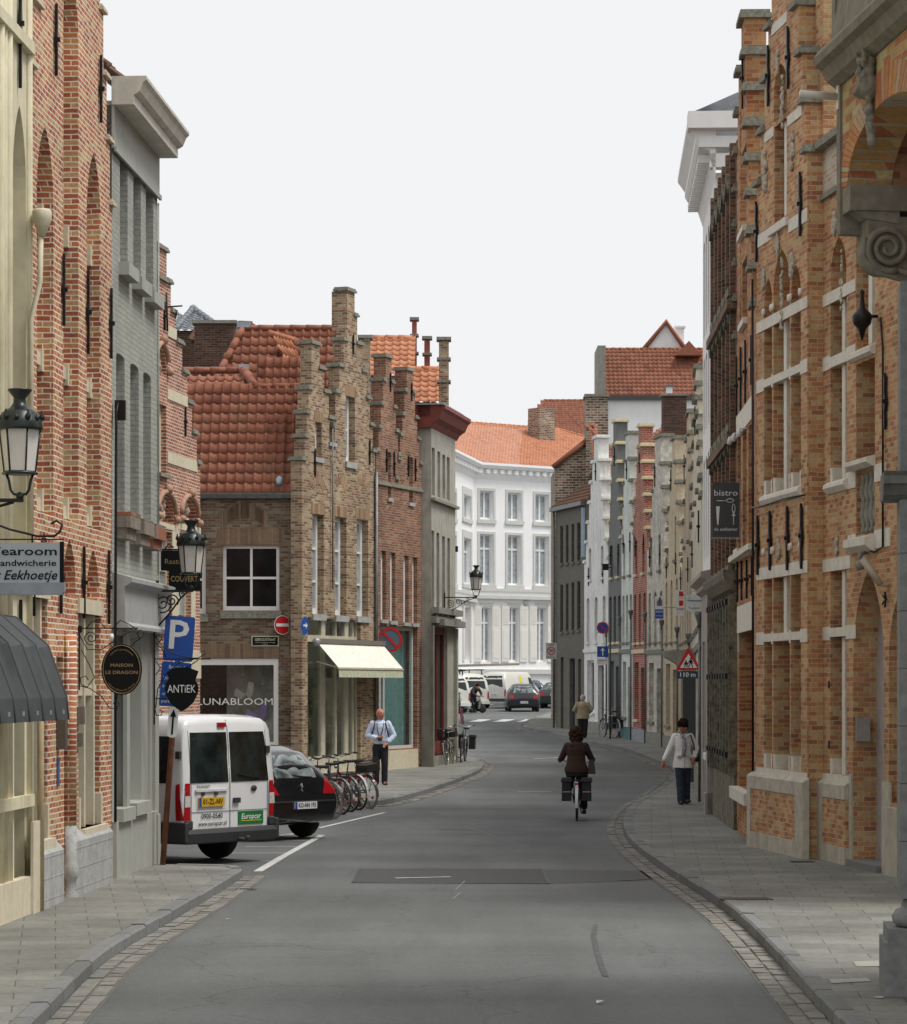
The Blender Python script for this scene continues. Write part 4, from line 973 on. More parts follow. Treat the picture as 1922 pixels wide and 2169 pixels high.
# ---- G: rendered house with red cornice
FG = Fac((-.61, 78.0), (.052, 81.9), 0, 'rendered_house', 'narrow stained grey rendered house with dark red wooden cornice', 'house')
r = FG.root; uu = FG.u; L = FG.L; vv = lambda y, x: FG.v(y, uu(x))
tp = vv(918, 940) ; tp = 9.55
Hs = [(uu(a), uu(b), FG.v(yb, uu(a)), FG.v(yt, uu(a))) for a, b, yt, yb in ((915, 921.5, 947, 1048), (927, 933, 955, 1052), (937.5, 943.5, 962, 1055), (947, 953, 967, 1058), (914.5, 920, 1123, 1302), (925, 931, 1128, 1305), (937, 943, 1135, 1306), (948, 953.5, 1139, 1308))]
SG = (uu(917), uu(948), .2, 4.1)
M = MB(); wallgrid(M, [(0, L, tp)], Hs + [SG], 0, .35); M.box(0, .3, .0, 6, 0, tp) if False else None; M.build('wall', m_gplast, r)
for h in Hs: window(r, h, .2, m_trim, m_glassdk, 1, 1, .05, hb=[.6])
M = MB(); M.box(-.002, .30, .352, 7, 0, tp - .01); M.build('side_wall', m_gplast, r)
M = MB(); M.box(-.1, L + .05, -.12, 0, vv(1068, 935), vv(1062, 935)); M.box(-.05, L + .1, -.16, 0, vv(1322, 935), vv(1308, 935)); M.box(-.05, L + .1, -.22, 0, 4.45, 4.62); M.box(.4, L + .05, -.30, 0, 4.12, 4.3); M.build('ledges', m_sgrey, r)
M = MB(); M.prismx([(-.42, tp + .62), (-.42, tp + .52), (-.34, tp + .45), (-.25, tp + .25), (-.1, tp + .15), (0, tp), (.35, tp), (.35, tp + .62)], -.2, L + .25); M.prism([(-.2, tp + .62), (-.2, tp + .3), (0.0, tp), (0.01, tp), (0.01, tp + .62)], 0, 2.6) ; M.build('cornice', m_redwood, r)
M = MB()
for x0 in (0, .12): M.box(uu(914) - .25, uu(914) - .05, -.1, 0, .1, 4.1)
M.box(L - .3, L - .05, -.1, 0, .1, 4.1); M.build('pilaster', m_gplast, r)
M = MB(); M.box(SG[0], SG[1], .1, .2, SG[2], .9); M.box(SG[0], SG[0] + .08, .1, .2, .9, SG[3]); M.box(SG[1] - .08, SG[1], .1, .2, .9, SG[3]); M.box(SG[0], SG[1], .1, .2, SG[3] - .2, SG[3]); M.box((SG[0] + SG[1]) / 2 - .04, (SG[0] + SG[1]) / 2 + .04, .09, .2, .9, SG[3]); o = M.build('shop_window_frame', m_redwood, r)
M = MB(); M.box(SG[0] + .08, SG[1] - .08, .15, .16, .9, SG[3] - .2); M.build('pane', m_glassdk, o)
M = MB(); M.box(0, L, -.07, 0, .1, .5); M.build('plinth', m_sgrey, r)
M = MB(); M.box(-.3, 3, -.4, 3.5, tp + .62, tp + .65); M.build('roof', m_lead, r)
# chimney and roof bits above F/G
def chimney(name, label, x0, x1, yt, yb, d, mat, capm, steps_=(), thick=.5, pot=False, zfix=None):
    X0, X1 = (x0 - CXP) / F * d, (x1 - CXP) / F * d; zt_, zb_ = CH + (HY - yt) / F * d, CH + (HY - yb) / F * d
    rt = empty(name, ((X0 + X1) / 2, d, zb_ if zfix is None else zfix), 0, label, 'chimney'); w_ = (X1 - X0) / 2; h = zt_ - rt.location.z
    M = MB(); M.box(-w_, w_, 0, thick, 0, h); M.build('stack', mat, rt)
    M = MB(); M.box(-w_ - .07, w_ + .07, -.07, thick + .07, h, h + .09)
    for y in steps_: z = CH + (HY - y) / F * d - rt.location.z; M.box(-w_ - .06, w_ + .06, -.06, thick + .06, z, z + .07)
    M.build('cap', capm, rt)
    return rt
chimney('chimney', 'tall stepped brown brick chimney above the grey rendered house', 930, 951, 720, 870, 83.5, m_ebrick, m_capst, (762, 810), zfix=0.0)
m_redst = plain('red_chimney_brick', (.30, .085, .06), .8, var=.2)
chimney('chimney', 'taller of two slim red chimneys behind the twin gables', 873, 883, 678, 780, 88, m_redst, m_capst, (712, 750), .35, zfix=0.0)
chimney('chimney', 'shorter of two slim red chimneys behind the twin gables', 899, 911, 718, 800, 88, m_redst, m_capst, (752,), .35, zfix=0.0)
def block(name, label, x0, x1, d, depth, yt, mat, roofm, yr, parts=(), cat='house', left_hip=0, right_hip=0, gable=False):
    """house far behind: body, tiled roof facing the camera"""
    X0, X1 = (x0 - CXP) / F * d, (x1 - CXP) / F * d; rt = empty(name, (X0, d, 0), 0, label, cat); w_ = X1 - X0
    ze = CH + (HY - yt) / F * d; dr = depth / 2; zr_ = CH + (HY - yr) / F * (d + dr)
    M = MB(); M.box(0, w_, 0, depth, 0, ze); M.build('wall', mat, rt)
    M = MB(); sv = Vector((0, dr, zr_ - ze)); tw = .24; k = int(w_ / tw) + 2; l = .33
    tiles(M, (-.1, -.1, ze), (1, 0, 0), sv, k, int(sv.length / l) + 1, tw, l, clip=lambda a, b: left_hip * b / sv.length - .1 < a < w_ + .2 - right_hip * b / sv.length, seg=4)
    ridge(M, (left_hip, dr, zr_ + .05), (w_ - right_hip, dr, zr_ + .05), .13)
    if left_hip: ridge(M, (0, 0, ze + .05), (left_hip, dr, zr_ + .05), .13)
    if right_hip: ridge(M, (w_, 0, ze + .05), (w_ - right_hip, dr, zr_ + .05), .13)
    M.build('roof', roofm, rt)
    return rt, w_, ze, zr_
rt, *_ = block('rear_house', 'low orange tiled house roof between the twin gables and the slim chimneys', 785, 872, 85.5, 4, 795, m_fbrick, m_tile_or, 720)
rt, *_ = block('rear_house', 'second low orange tiled roof just left of the stepped chimney', 862, 926, 84.6, 3.4, 852, m_fbrick, m_tile_or, 786)
rt, *_ = block('rear_house', 'dark brick house with flat parapet behind the corner shop roof on the left', 405, 520, 84, 6, 720, m_dkbrick, m_tile_dk, 690)
rt, w_, ze, zr_ = block('rear_house', 'grey slate roofed house peeping over the pink gable', 372, 470, 88, 6, 700, m_dkbrick, plain('grey_slate', (.17, .19, .21), .6, var=.3), 655, left_hip=.3, right_hip=1.2)
chimney('chimney', 'broad dark brown brick chimney left of the corner shop ridge', 412, 497, 685, 760, 79, m_dkbrick, m_sgrey, (), .6, zfix=0.0)
chimney('chimney', 'short round topped brown chimney beside the tallest stepped gable', 763, 784, 716, 800, 82, m_ebrick, m_sgrey, (), .6, zfix=0.0)
# ================================================================ orange brick house T, right foreground
XR = lambda d: 9.55 - .1268 * d
T0 = 40.83; T1 = 37.93
FT = Fac((XR(T0), T0), (XR(T1), T1), 0, 'orange_brick_house', 'orange and yellow brick neo gothic house with white stone bands and stepped gable', 'house')
r = FT.root; uu = FT.u; L = FT.L
NH = [(uu(1619.5), uu(1636)), (uu(1639), uu(1673.5)), (uu(1676.5), uu(1697))]
ZT = dict(lo=1.27, tr=3.08, hi=3.95, s2=5.15, t2=6.70, h2=7.50)
vy = lambda y, x: FT.v(y, uu(x))
cols = [(0, uu(1612), vy(393, 1609)), (uu(1612), uu(1620), vy(284, 1616)), (uu(1620), uu(1628), vy(173, 1624)), (uu(1628), uu(1635), vy(62, 1631)), (uu(1635), uu(1670), 13.2), (uu(1670), uu(1682), 12.4), (uu(1682), uu(1693), vy(16, 1688)), (uu(1693), uu(1701), vy(116, 1697)), (uu(1701), uu(1710), vy(218, 1705)), (uu(1710), L, vy(322, 1711))]
cols[-2] = (cols[-2][0], L - .12, cols[-2][2]); cols[-1] = (L - .12, L, cols[-1][2])
top_h = (uu(1641), uu(1667), vy(466, 1650), vy(262, 1650))
holes = []
for a, b in NH: holes += [(a, b, ZT['lo'], ZT['hi']), (a, b, ZT['s2'], ZT['h2'])]
holes.append(top_h)
arch = [(NH[0][0], NH[0][1], 7.64, vy(590, 1626), .35, 'pt'), (NH[1][0], NH[1][1], 7.64, vy(528, 1654), .55, 'pt'), (NH[2][0], NH[2][1], 7.64, vy(562, 1685), .4, 'pt'), (uu(1640), uu(1667), vy(250, 1652), vy(135, 1652), .35, 'pt')]
M = MB(); wallgrid(M, cols, holes + arch, 0, .22); M.build('wall', m_tbrick, r)
M = MB(); wallgrid(M, [(0, L, 12.5)], holes, .223, .45); M.build('inner_wall', m_tbrick, r)
for h in holes: window(r, h, .40, m_stone, m_glass, 1, 1, .05)
M = MB()
c = (NH[1][0] + NH[1][1]) / 2
for (v0, v1) in ((ZT['lo'], ZT['hi']), (ZT['s2'], ZT['h2'])):
    if v0 < 2: v0 = 3.08
    M.box(c - .07, c + .09, .05, .26, v0, v1)
M.box((top_h[0] + top_h[1]) / 2 + .02, (top_h[0] + top_h[1]) / 2 + .16, .05, .25, top_h[2], top_h[3])
for v in (ZT['tr'], ZT['t2']):
    for a, b in NH: M.box(a, b, -.015, .22, v - .02, v + .09)
for v in (ZT['lo'], ZT['s2']):
    for a, b in NH: M.box(a - .005, a + .12, -.004, .2, v, v + .2); M.box(b - .05, b + .005, -.004, .2, v, v + .2)
M.build('stone_mullions', m_stone, r)
M = MB()
def bandseg(M, us_, v0, v1, o=.012):
    for a, b in us_: M.box(a, b, -o, 0, v0, v1)
segs = [(0, NH[0][0]), (NH[0][1], NH[1][0]), (NH[1][1], NH[2][0]), (NH[2][1], L + .012)]
for v0, v1 in ((ZT['tr'] - .06, ZT['tr'] + .12), (ZT['t2'] - .06, ZT['t2'] + .12)): bandseg(M, segs, v0, v1)
bandseg(M, [(0, L + .012)], 3.952, 4.12); bandseg(M, [(0, L + .012)], 7.502, 7.66); bandseg(M, [(0, L + .012)], 1.0, 1.265)
for y0, y1, x0, x1 in ((490, 515, 1605, 1637), (455, 478, 1672, 1711)): v = vy((y0 + y1) / 2, (x0 + x1) / 2); bandseg(M, [(uu(x0), uu(x1))], v - .09, v + .09)
for y, x0, x1 in ((285, 1621, 1640), (245, 1670, 1700), (50, 1636, 1668)): v = vy(y, (x0 + x1) / 2); bandseg(M, [(uu(x0), uu(x1))], v - .07, v + .07)
M.build('stone_bands', m_stone, r)
M = MB(); M.prismx([(-.06, 5.07), (-.05, 5.12), (0, 5.15), (0, 5.0), (-.02, 5.0)], NH[0][0] - .1, NH[2][1] + .04); M.box(uu(1632), uu(1672), -.05, 0, vy(489, 1652), vy(472, 1652)); M.build('window_ledge', m_stone, r)
M = MB()
for c_ in cols: 
    M.box(c_[0] - .06, c_[1] + .06, -.07, .38, c_[2], c_[2] + .07); M.box(c_[0] - .03, c_[1] + .03, -.04, .34, c_[2] + .07, c_[2] + .11)
M.build('step_caps', m_capst, r)
for x, y0, y1 in ((1609, 1218, 1092), (1635, 1208, 1082), (1672, 1208, 1072), (1702, 1205, 1066), (1606, 555, 426), (1631, 225, 95), (1673, 188, 55), (1699, 500, 363)):
    u = uu(x); anchor(r, u, FT.v(y0, u), FT.v(y1, u), m_iron, -.0, .055)
m_carve = plain('carved_stone', (.46, .42, .34), .9, var=.35, scale=28, bump=.7)
def relief(root, u, v, w_, h, n, y=0.0):
    M = MB()
    for k in range(n * 2): t = random.uniform(-1, 1); M.ball((u + random.uniform(-w_, w_) * .75 * (1 - abs(t) * .5), y - .015, v + t * h), random.uniform(.22, .42) * w_, 6, sz=1.2, sy=.8)
    o = M.build('carved_ornament', m_carve, root); f = o.modifiers.new('fuse', 'REMESH'); f.mode = 'VOXEL'; f.voxel_size = .013; return o
for x, y, w_, h in ((1650, 130, .10, .14), (1624, 363, .13, .28), (1681, 322, .12, .27), (1620, 590, .1, .13), (1680, 562, .12, .15), (1650, 520, .09, .16), (1659, 620, .10, .5), (1660, 210, .1, .38), (1652, 1160, .10, .14)):
    u, v = FT.uv(x, y); relief(r, u, v, w_, h, 16)
M = MB()
for a, b in NH:
    for q in (a, b): M.lathe([(.001, -.03), (.05, -.03), (.06, 0)], (q, 0, 7.76), 10, 'y'); M.lathe([(.001, -.03), (.05, -.03), (.06, 0)], (q, 0, 4.34), 10, 'y')
M.build('stone_knobs', m_stone, r)
M = MB(); o = .09
M.box(-.25, L + .1, -o, 0, .0, .34); M.box(-.25, L + .1, -o, 0, .96, 1.14); M.prismx([(-o, 1.14), (0, 1.2), (0, 1.14)], -.25, L + .1); M.box(-.25, -.05, -o, 0, .34, .96); M.box(L - .35, L + .1, -o, 0, .34, .96)
for k in range(5): M.box(L - .352, L + .103, -o - .002, -.05, .34 + k * .15, .344 + k * .15)
M.build('plinth', m_stpl, r); M = MB(); M.box(-.05, L - .35, -o + .012, 0, .34, .96); M.build('plinth_panel', m_tbrick, r)
M = MB(); M.tube([(-.03, -.05, 1.2), (-.03, -.05, 5.0), (-.02, -.06, 8.3)], .018, 6); M.tube([(0.0, -.08, 5.0), (.5, -.09, 4.98), (1.2, -.09, 4.99), (2.0, -.09, 5.0), (L, -.04, 4.99)], .012, 4); M.build('cable', m_iron, r)
# return of the projecting gable and the recessed right bay
X2 = lambda d: 9.77 - .1268 * d
F2 = Fac((X2(37.957), 37.957), (X2(29.5), 29.5), 0); F2.root = empty('right_bay', (F2.P0.x, F2.P0.y, 0), math.atan2(F2.d.y, F2.d.x)); q = F2.root; u2 = F2.u; L2 = F2.L
NW = [(u2(1760), u2(1794))]; ND = (u2(1808), u2(1873)); NB = (u2(1814), u2(1854))
h2 = [(NW[0][0], NW[0][1], 1.27, 3.08), (NW[0][0], NW[0][1], 3.2, 3.95), (NW[0][0], NW[0][1], 5.12, 6.64), (NW[0][0], NW[0][1], 6.79, 7.5), (ND[0], ND[1], .13, 3.9, 1.15, 'pt'), (NB[0], NB[1], 4.36, 6.55), (NB[0], NB[1], 6.74, 8.2), (NW[0][0] + .02, NW[0][1] - .02, 7.64, F2.v(500, u2(1777)), .45, 'pt'), (u2(1884), u2(1955), 1.0, 3.7, .9, 'pt')]
M = MB(); wallgrid(M, [(0, L2, 9.0)], h2, 0, .25); M.build('bay_wall', m_tbrick, q)
M = MB(); wallgrid(M, [(0, L2, 9.0)], h2[:7] + [h2[8]], .253, .5); M.box(-.01, .0, -.2, -.003, 1.2, 9) ; M.build('bay_inner_wall', m_tbrick, q)
for i, h in enumerate(h2[:4]): window(q, h, .42, m_stone, m_glass, 1, 1, .05)
window(q, h2[5], .42, plain('dark_red_joinery', (.16, .02, .02), .4), m_glass, 1, 2, .05); window(q, h2[6], .42, m_stone, m_glass, 2, 1, .05); window(q, h2[8], .42, m_stone, m_glass, 2, 1, .05)
M = MB()
for h in h2[:4]: c = (h[0] + h[1]) / 2 + .05; M.box(c - .06, c + .1, .05, .27, h[2], h[3])
c = (NB[0] + NB[1]) / 2; M.box(c - .03, c + .14, .05, .27, 6.74, 8.2)
M.box(NW[0][0], NW[0][1], -.015, .25, 3.08, 3.2); M.box(NW[0][0], NW[0][1], -.015, .25, 6.65, 6.79)
for v in (1.27, 5.12): M.box(NW[0][0] - .005, NW[0][0] + .12, -.006, .2, v, v + .2)
M.build('stone_mullions', m_stone, q)
M = MB()
for v0, v1 in ((3.04, 3.22), (6.64, 6.82)): bandseg(M, [(0, NW[0][0]), (NW[0][1], NB[0] - .0)], v0, v1)
bandseg(M, [(0, u2(1803))], 3.952, 4.12); bandseg(M, [(0, NB[0])], 7.502, 7.66); bandseg(M, [(0, ND[0])], 1.0, 1.265)
bandseg(M, [(NW[0][1], NB[0]), (NB[1], NB[1] + .5)], 4.98, 5.2); bandseg(M, [(NW[0][1] + .1, NB[0]), (NB[1], NB[1] + .7)], 4.15, 4.38)
M.prismx([(-.08, 5.05), (-.07, 5.1), (0, 5.14), (0, 4.98), (-.02, 4.98)], NW[0][0] - .12, NW[0][1] + .1)
M.prismx([(-.12, 5.24), (-.12, 5.3), (0, 5.33), (0, 5.19), (-.04, 5.19)], NB[0] - .15, NB[1] + .02); M.prismx([(-.14, 4.20), (-.14, 4.30), (0, 4.34), (0, 4.12), (-.05, 4.13)], NB[0] - .12, NB[1] + .02); M.prismx([(-.08, 6.62), (-.08, 6.68), (0, 6.73), (0, 6.59), (-.03, 6.59)], NB[0] - .1, NB[1] + .05)
M.build('stone_bands', m_stone, q)
M = MB()
for k in range(4): M.lathe([(.04, 0), (.05, .06), (.03, .1), (.065, .25), (.04, .4), (.035, .42), (.065, .55), (.035, .7), (.05, .76)], (NB[0] + .18 + k * .2, .06, 4.36), 8)
M.build('balusters', m_sgrey, q)
M = MB(); M.box(0, u2(1803), -.09, 0, 0, .34); M.box(0, u2(1803), -.09, 0, .96, 1.14); M.prismx([(-.09, 1.14), (0, 1.2), (0, 1.14)], 0, u2(1803)); M.box(0.0, .25, -.09, 0, .34, .96)
M.box(u2(1803), ND[0], -.03, 0, 0, 1.3); M.box(ND[1], ND[1] + .35, -.03, 0, 0, 1.25); M.box(ND[1] + .3, L2, -.1, 0, 0, .95)
for k in range(4): M.box(u2(1803) - .003, ND[0] + .003, -.033, 0, .3 * k + .2, .3 * k + .205)
M.build('plinth', m_stpl, q); M = MB(); M.box(.25, u2(1803), -.078, 0, .34, .96); M.build('plinth_panel', m_tbrick, q)
M = MB(); M.box(ND[0], ND[1], .31, .34, .13, 3.9); o = M.build('door', plain('pale_lilac_door', (.42, .40, .42), .5), q)
M = MB(); M.box(ND[0] + .92, ND[0] + 1.06, .27, .309, .13, 3.9); M.build('door_frame', plain('dark_red_joinery', (.16, .02, .02), .4), o)
M = MB(); M.box(ND[0], ND[1], -.1, .45, .118, .2); M.build('door_step', m_kerb, q)
M = MB(); M.box(ND[0] + .03, ND[0] + .09, .02, .2, 1.72, 2.02); M.build('intercom', plain('brushed_steel', (.5, .5, .48), .35, metal=.8), q)
M = MB(); c = (ND[0] + ND[1]) / 2; M.tube([(c, -.02, 4.12), (c, -.10, 4.1), (c, -.12, 3.95)], .03, 6); M.ball((c, -.1, 3.96), .07, 8); M.build('arch_finial', m_sgrey, q)
M = MB(); u, v = F2.uv(1883, 1238); M.tube([(u, -.1, v), (u - .12, -.3, v + .32)], .045, 8); M.tube([(u, 0, v - .02), (u, -.12, v)], .02, 6); M.build('spotlight', plain('beige_lamp_housing', (.42, .38, .28), .4), q)
M = MB()
for a in range(5): M.tube([(0, 0, 0), (0, 0, 0)], .01, 3) if False else None
u, v = F2.uv(1882, 1270)
for k in range(5): an = 2 * math.pi * k / 5; M.tube([(u, -.03, v), (u + .1 * math.cos(an), -.05, v + .1 * math.sin(an))], .014, 4)
M.build('star_anchor', m_iron, q)
u, v = F2.uv(1860, 670); M = MB(); M.lathe([(.01, -.3), (.05, -.16), (.11, -.1), (.13, .0), (.1, .04), (.04, .1), (.02, .26), (.035, .3), (.001, .34)], (u, -.2, v), 10); M.tube([(u, -.2, v), (u, 0, v)], .02, 4); M.build('wall_lantern', m_iron, q)
u = u2(1880); anchor(q, u, F2.v(910, u), F2.v(790, u), m_iron, w=.05); 
M = MB(); u = u2(1871); M.tube([(u, -.03, 7.0), (u + .1, -.03, 6.6), (u + .1, -.03, 4.15), (u - .3, -.03, 4.1), (u - 1.2, -.03, 4.25)], .014, 4); M.build('cable', m_iron, q)
M = MB(); M.box(.0, L2, -.0, .25, 9.002, 9.6); M.build('parapet', brick('whitewashed_brick', [(.55, .47, .38), (.50, .36, .26), (.58, .52, .44)], (.6, .57, .5), bw=.21, rh=.064, ms=.008), q)
M = MB(); M.box(-.02, L2, -.14, .3, 9.6, 9.7); M.box(-.0, L2, -.05, 0, 8.93, 9.0); M.build('coping', m_capst, q)
M = MB(); tiles(M, (-.3, .25, 9.6), (1, 0, 0), (0, .75, 1), 30, 17, .26, .34); tiles(M, (-4, .3, 9.0), (1, 0, 0), (0, .75, 1), 16, 2, .26, .34) if False else None; M.build('roof', m_tile_dk, q)
M = MB(); M.box(-.25, .0, .3, .42, 9.0, 13) if False else M.box(-.3, -.05, .42, .55, 9.0, 12.9); M.build('lead_verge', m_lead, q)
M = MB()
for v in (1.6, 2.4): M.box(.3, .34, -.015, 0, v, v + .1)
M.build('weep_holes', m_dark, q)
for x, y, w_, h in ((1770, 473, .11, .14), (1785, 590, .08, .4), (1775, 1155, .09, .12)): u, v = F2.uv(x, y); relief(q, u, v, w_, h, 14)
under(q, r)
# side return of the projecting gable
M = MB(); M.box(L - .001, L + .0, .0, .22, 0, 9.5); M.box(-.02, L, .455, 6, 0, 9.2); M.build('side_wall', m_tbrick, r)

# ---- S: narrow brick gable with roller shutter
FS_ = Fac((4.545, 45.4), (XR(T0) + .02, T0 + .02), 0, 'narrow_brick_gable_house', 'narrow red orange brick stepped gable with grey roller shutter between two houses', 'house')
r = FS_.root; uu = FS_.u; L = FS_.L; vy = lambda y, x: FS_.v(y, uu(x))
st = [(1577, 55), (1580, 123), (1582, 199), (1584, 274), (1586.5, 348), (1589, 421), (1592, 502), (1595, 577), (1599, 656)]
cols = [(uu(1571), uu(1577), vy(48, 1574))]
for (a, y), (b, y2) in zip(st, st[1:]): cols.append((uu(a), uu(b), vy(y2 - 7, b)))
m_ = uu(1571)
for k, c in enumerate(list(cols[1:])): cols.append((max(0, 2 * m_ - c[1] + .3), max(0.01, 2 * m_ - c[0] + .3), c[2]))
cols.append((0, L, vy(656, 1598)))
Hs = [FS_.rect(a, b, 892 + (1600 - a) * .9, 1165) for a, b in ((1563, 1570), (1574, 1582), (1586, 1597))] + [FS_.rect(1566, 1598, 1342, 1665)] + [FS_.rect(1573, 1583, 560, 690), FS_.rect(1571, 1582, 330, 500)]
Hs = [(max(.05, h[0]), min(h[1], L - .1), *h[2:]) for h in Hs]
m_sbrick = brick('orange_red_brick', [(.42, .17, .07), (.50, .24, .10), (.36, .12, .05), (.50, .30, .14)], (.42, .33, .24), bw=.2, rh=.064, ms=.006)
M = MB(); wallgrid(M, cols, Hs, 0, .34); M.build('wall', m_sbrick, r)
for h in Hs[:3] + Hs[4:]: window(r, h, .25, m_whitew, m_glass, 1, 2, .05, sill=(m_stone, .07, .1))
M = MB(); h = Hs[3]
n = 34
for k in range(n): z = h[2] + (h[3] - h[2]) * k / n; M.prismx([(.26, z), (.235, z + .03), (.26, z + .075)], h[0], h[1])
M.build('roller_shutter', plain('grey_shutter_metal', (.20, .20, .20), .5, metal=.3), r)
M = MB(); M.box(h[0] - .06, h[1] + .08, -.03, 0, h[3] + .0, h[3] + .42); M.box(h[0] - .05, h[0] + .0, -.02, 0, h[3] - .3, h[3]); M.box(Hs[0][0] - .05, Hs[2][1] + .05, -.02, 0, Hs[1][3] + .01, Hs[1][3] + .35); M.box(0, L, -.14, 0, vy(1180, 1580), vy(1168, 1580)); M.box(h[0] - .1, h[1], -.15, .2, h[2] - .18, h[2]); M.build('stone_lintels', m_stone, r)
M = MB()
for c_ in cols[:-1]: cap(M, c_[0], c_[1], c_[2], -.08, .42, .13, .07)
M.build('step_caps', m_capst, r)
for x, y0, y1 in ((1564, 880, 755), (1573, 870, 735), (1583, 855, 720), (1596, 815, 710), (1566, 1275, 1190), (1575, 1272, 1188), (1586, 1268, 1186), (1597, 1262, 1180), (1577, 230, 100)): u = uu(x); anchor(r, u, FS_.v(y0, u), FS_.v(y1, u), m_iron, w=.05)
M = MB(); M.face([(-.2, .36, 7.5), (L * .4, .36, 11.0), (L * .4, 8, 11.0), (-.2, 8, 7.5)]); M.face([(L * .4, .36, 11.0), (L, .36, 7.5), (L, 8, 7.5), (L * .4, 8, 11)]); M.build('roof', m_tile_dk, r)
M = MB(); u, v = FS_.uv(1566, 930); 
for x in (1566, 1575, 1588): u, v = FS_.uv(x, 905 + (1600 - x) * .8); M.lathe([(.02, .05), (.035, .0), (.045, -.06), (.01, -.08)], (u, -.15, v), 8); M.tube([(u, 0, v + .05), (u, -.15, v + .05)], .012, 4)
M.build('facade_lights', m_trim, r)

# ---- R: dark carved house
FRh = Fac((4.72, 51.1), (4.545, 45.42), 0, 'dark_carved_house', 'dark brown brick house with carved hoods and blackened diamond stone ground floor', 'house')
r = FRh.root; uu = FRh.u; L = FRh.L
m_rb = brick('sooty_brick', [(.16, .085, .055), (.24, .105, .06), (.11, .075, .055), (.28, .14, .085), (.18, .13, .09)], (.25, .21, .16), bw=.2, rh=.066, ms=.008, dirt=.4)
m_rst = plain('mossy_dark_stone', (.17, .16, .115), .9, var=.5, scale=10, bump=.8, weather=((.30, .29, .22), .6))
Hs = []
for k in range(5):
    a = .35 + k * 1.03
    for v0, v1 in ((4.4, 6.2), (6.7, 8.3), (8.9, 10.4)): Hs.append((a, a + .62, v0, v1, .2, 'seg'))
DR = (2.2, 3.1, .12, 2.3)
M = MB(); wallgrid(M, [(0, L, 11.2)], Hs, 0, .3, z0=3.95); M.build('wall', m_rb, r)
for h in Hs: window(r, h[:4], .26, m_sgrey, m_glassdk, 2, 2, .05)
M = MB()
for h in Hs:
    m_ = (h[0] + h[1]) / 2; M.prism([(h[0] - .1, h[3] + .02), (h[0] - .1, h[3] + .12), (m_, h[3] + .42), (h[1] + .1, h[3] + .12), (h[1] + .1, h[3] + .02), (m_, h[3] + .3)], -.12, 0); M.box(h[0] - .1, h[1] + .1, -.11, .0, h[2] - .13, h[2])
M.build('window_hoods', m_rst, r)
M = MB()
for k in range(6): a = .08 + k * 1.03; M.box(a, a + .17, -.09, 0, 4.4, 11.2)
M.box(-.0, L, -.16, 0, 6.35, 6.5); M.box(0, L, -.16, 0, 8.5, 8.65); M.build('pilasters', m_rb, r)
M = MB(); M.box(0, L, -.05, .3, 0, 1.0); nn = 8
for k in range(nn + 1): a = L * k / nn; M.box(a - .05, a + .05, -.14, .0, 1.0, 3.9)
M.box(0, L, 0, .3, 1.0, 3.95)
for k in range(nn):
    for j in range(8):
        a = L * k / nn + .08; b = L * (k + 1) / nn - .08; z0 = 1.03 + j * .36; z1 = z0 + .31; c_ = (a + b) / 2; zc = (z0 + z1) / 2
        for t in range(4):
            p = [(a, 0, z0), (b, 0, z0), (b, 0, z1), (a, 0, z1)]; M.face([p[t], p[(t + 1) % 4], (c_, -.12, zc)])
M.build('diamond_stonework', m_rst, r)
M = MB()
for v in (2.55, 3.75, 1.28): 
    for k in range(nn): a = L * (k + .5) / nn; M.box(a - .12, a + .12, -.18, -.12, v, v + .09)
M.box(0, L, -.02, 0, .35, .37); M.build('iron_grilles', m_iron, r)
M = MB(); M.prismx([(-.22, 4.25), (-.2, 4.15), (-.1, 4.0), (0, 3.95), (0, 4.3), (-.22, 4.3)], 0, L); M.build('string_course', m_rst, r)
M = MB(); M.box(0, L, .3, 7, 0, 11.1); M.build('body', m_rb, r)

# ---- Q: tall white house with deep cornice
FQ = Fac((4.985, 56.6), (4.72, 51.12), 0, 'white_corniced_house', 'tall white painted house with a deep white dentilled cornice on the right', 'house')
r = FQ.root; L = FQ.L
Hs = []
for k in range(5):
    a = .3 + k * 1.05
    for v0, v1 in ((4.9, 6.9), (7.4, 8.9), (9.3, 11.2)): Hs.append((a, a + .66, v0, v1, .15, 'seg'))
G1 = [(.5, 1.6, 1.2, 3.3), (2.0, 3.3, .25, 3.3), (3.9, 4.9, 1.2, 3.3)]
M = MB(); wallgrid(M, [(0, L, 11.7)], Hs, 0, .3, z0=4.3); M.build('wall', m_white, r)
for h in Hs: window(r, h[:4], .2, m_whitew, m_glass, 2, 2, .05)
M = MB(); wallgrid(M, [(0, L, 4.3)], G1, -.03, .3); M.build('ground_floor_wall', plain('pinkish_grey_render', (.36, .33, .30), .8, weather=((.25, .23, .2), .4)), r)
window(r, G1[0], .2, m_whitew, m_glasscur, 2, 2); window(r, G1[2], .2, m_whitew, m_glasscur, 2, 2, sill=(m_white, .15, .12)); window(r, G1[1], .2, m_whitew, m_glass, 2, 1, name='door')
M = MB(); M.prismx([(-.03, 4.2), (-.14, 4.26), (-.14, 4.34), (-.26, 4.42), (-.26, 4.5), (0, 4.56), (0, 4.2)], 0, L + .02); M.box(L - .5, L, -.14, -.03, 0, 4.2); M.box(L - .5, L + .0, -.18, -.03, 0, .5); M.build('shop_cornice', plain('pinkish_grey_render', (0, 0, 0)), r)
M = MB(); M.prismx([(-.5, 12.6), (-.5, 12.5), (-.44, 12.42), (-.36, 12.3), (-.36, 12.2), (-.3, 12.1), (-.1, 12.05), (-.1, 11.9), (0, 11.6), (.0, 12.75), (-.45, 12.7)], 0, L + .3)
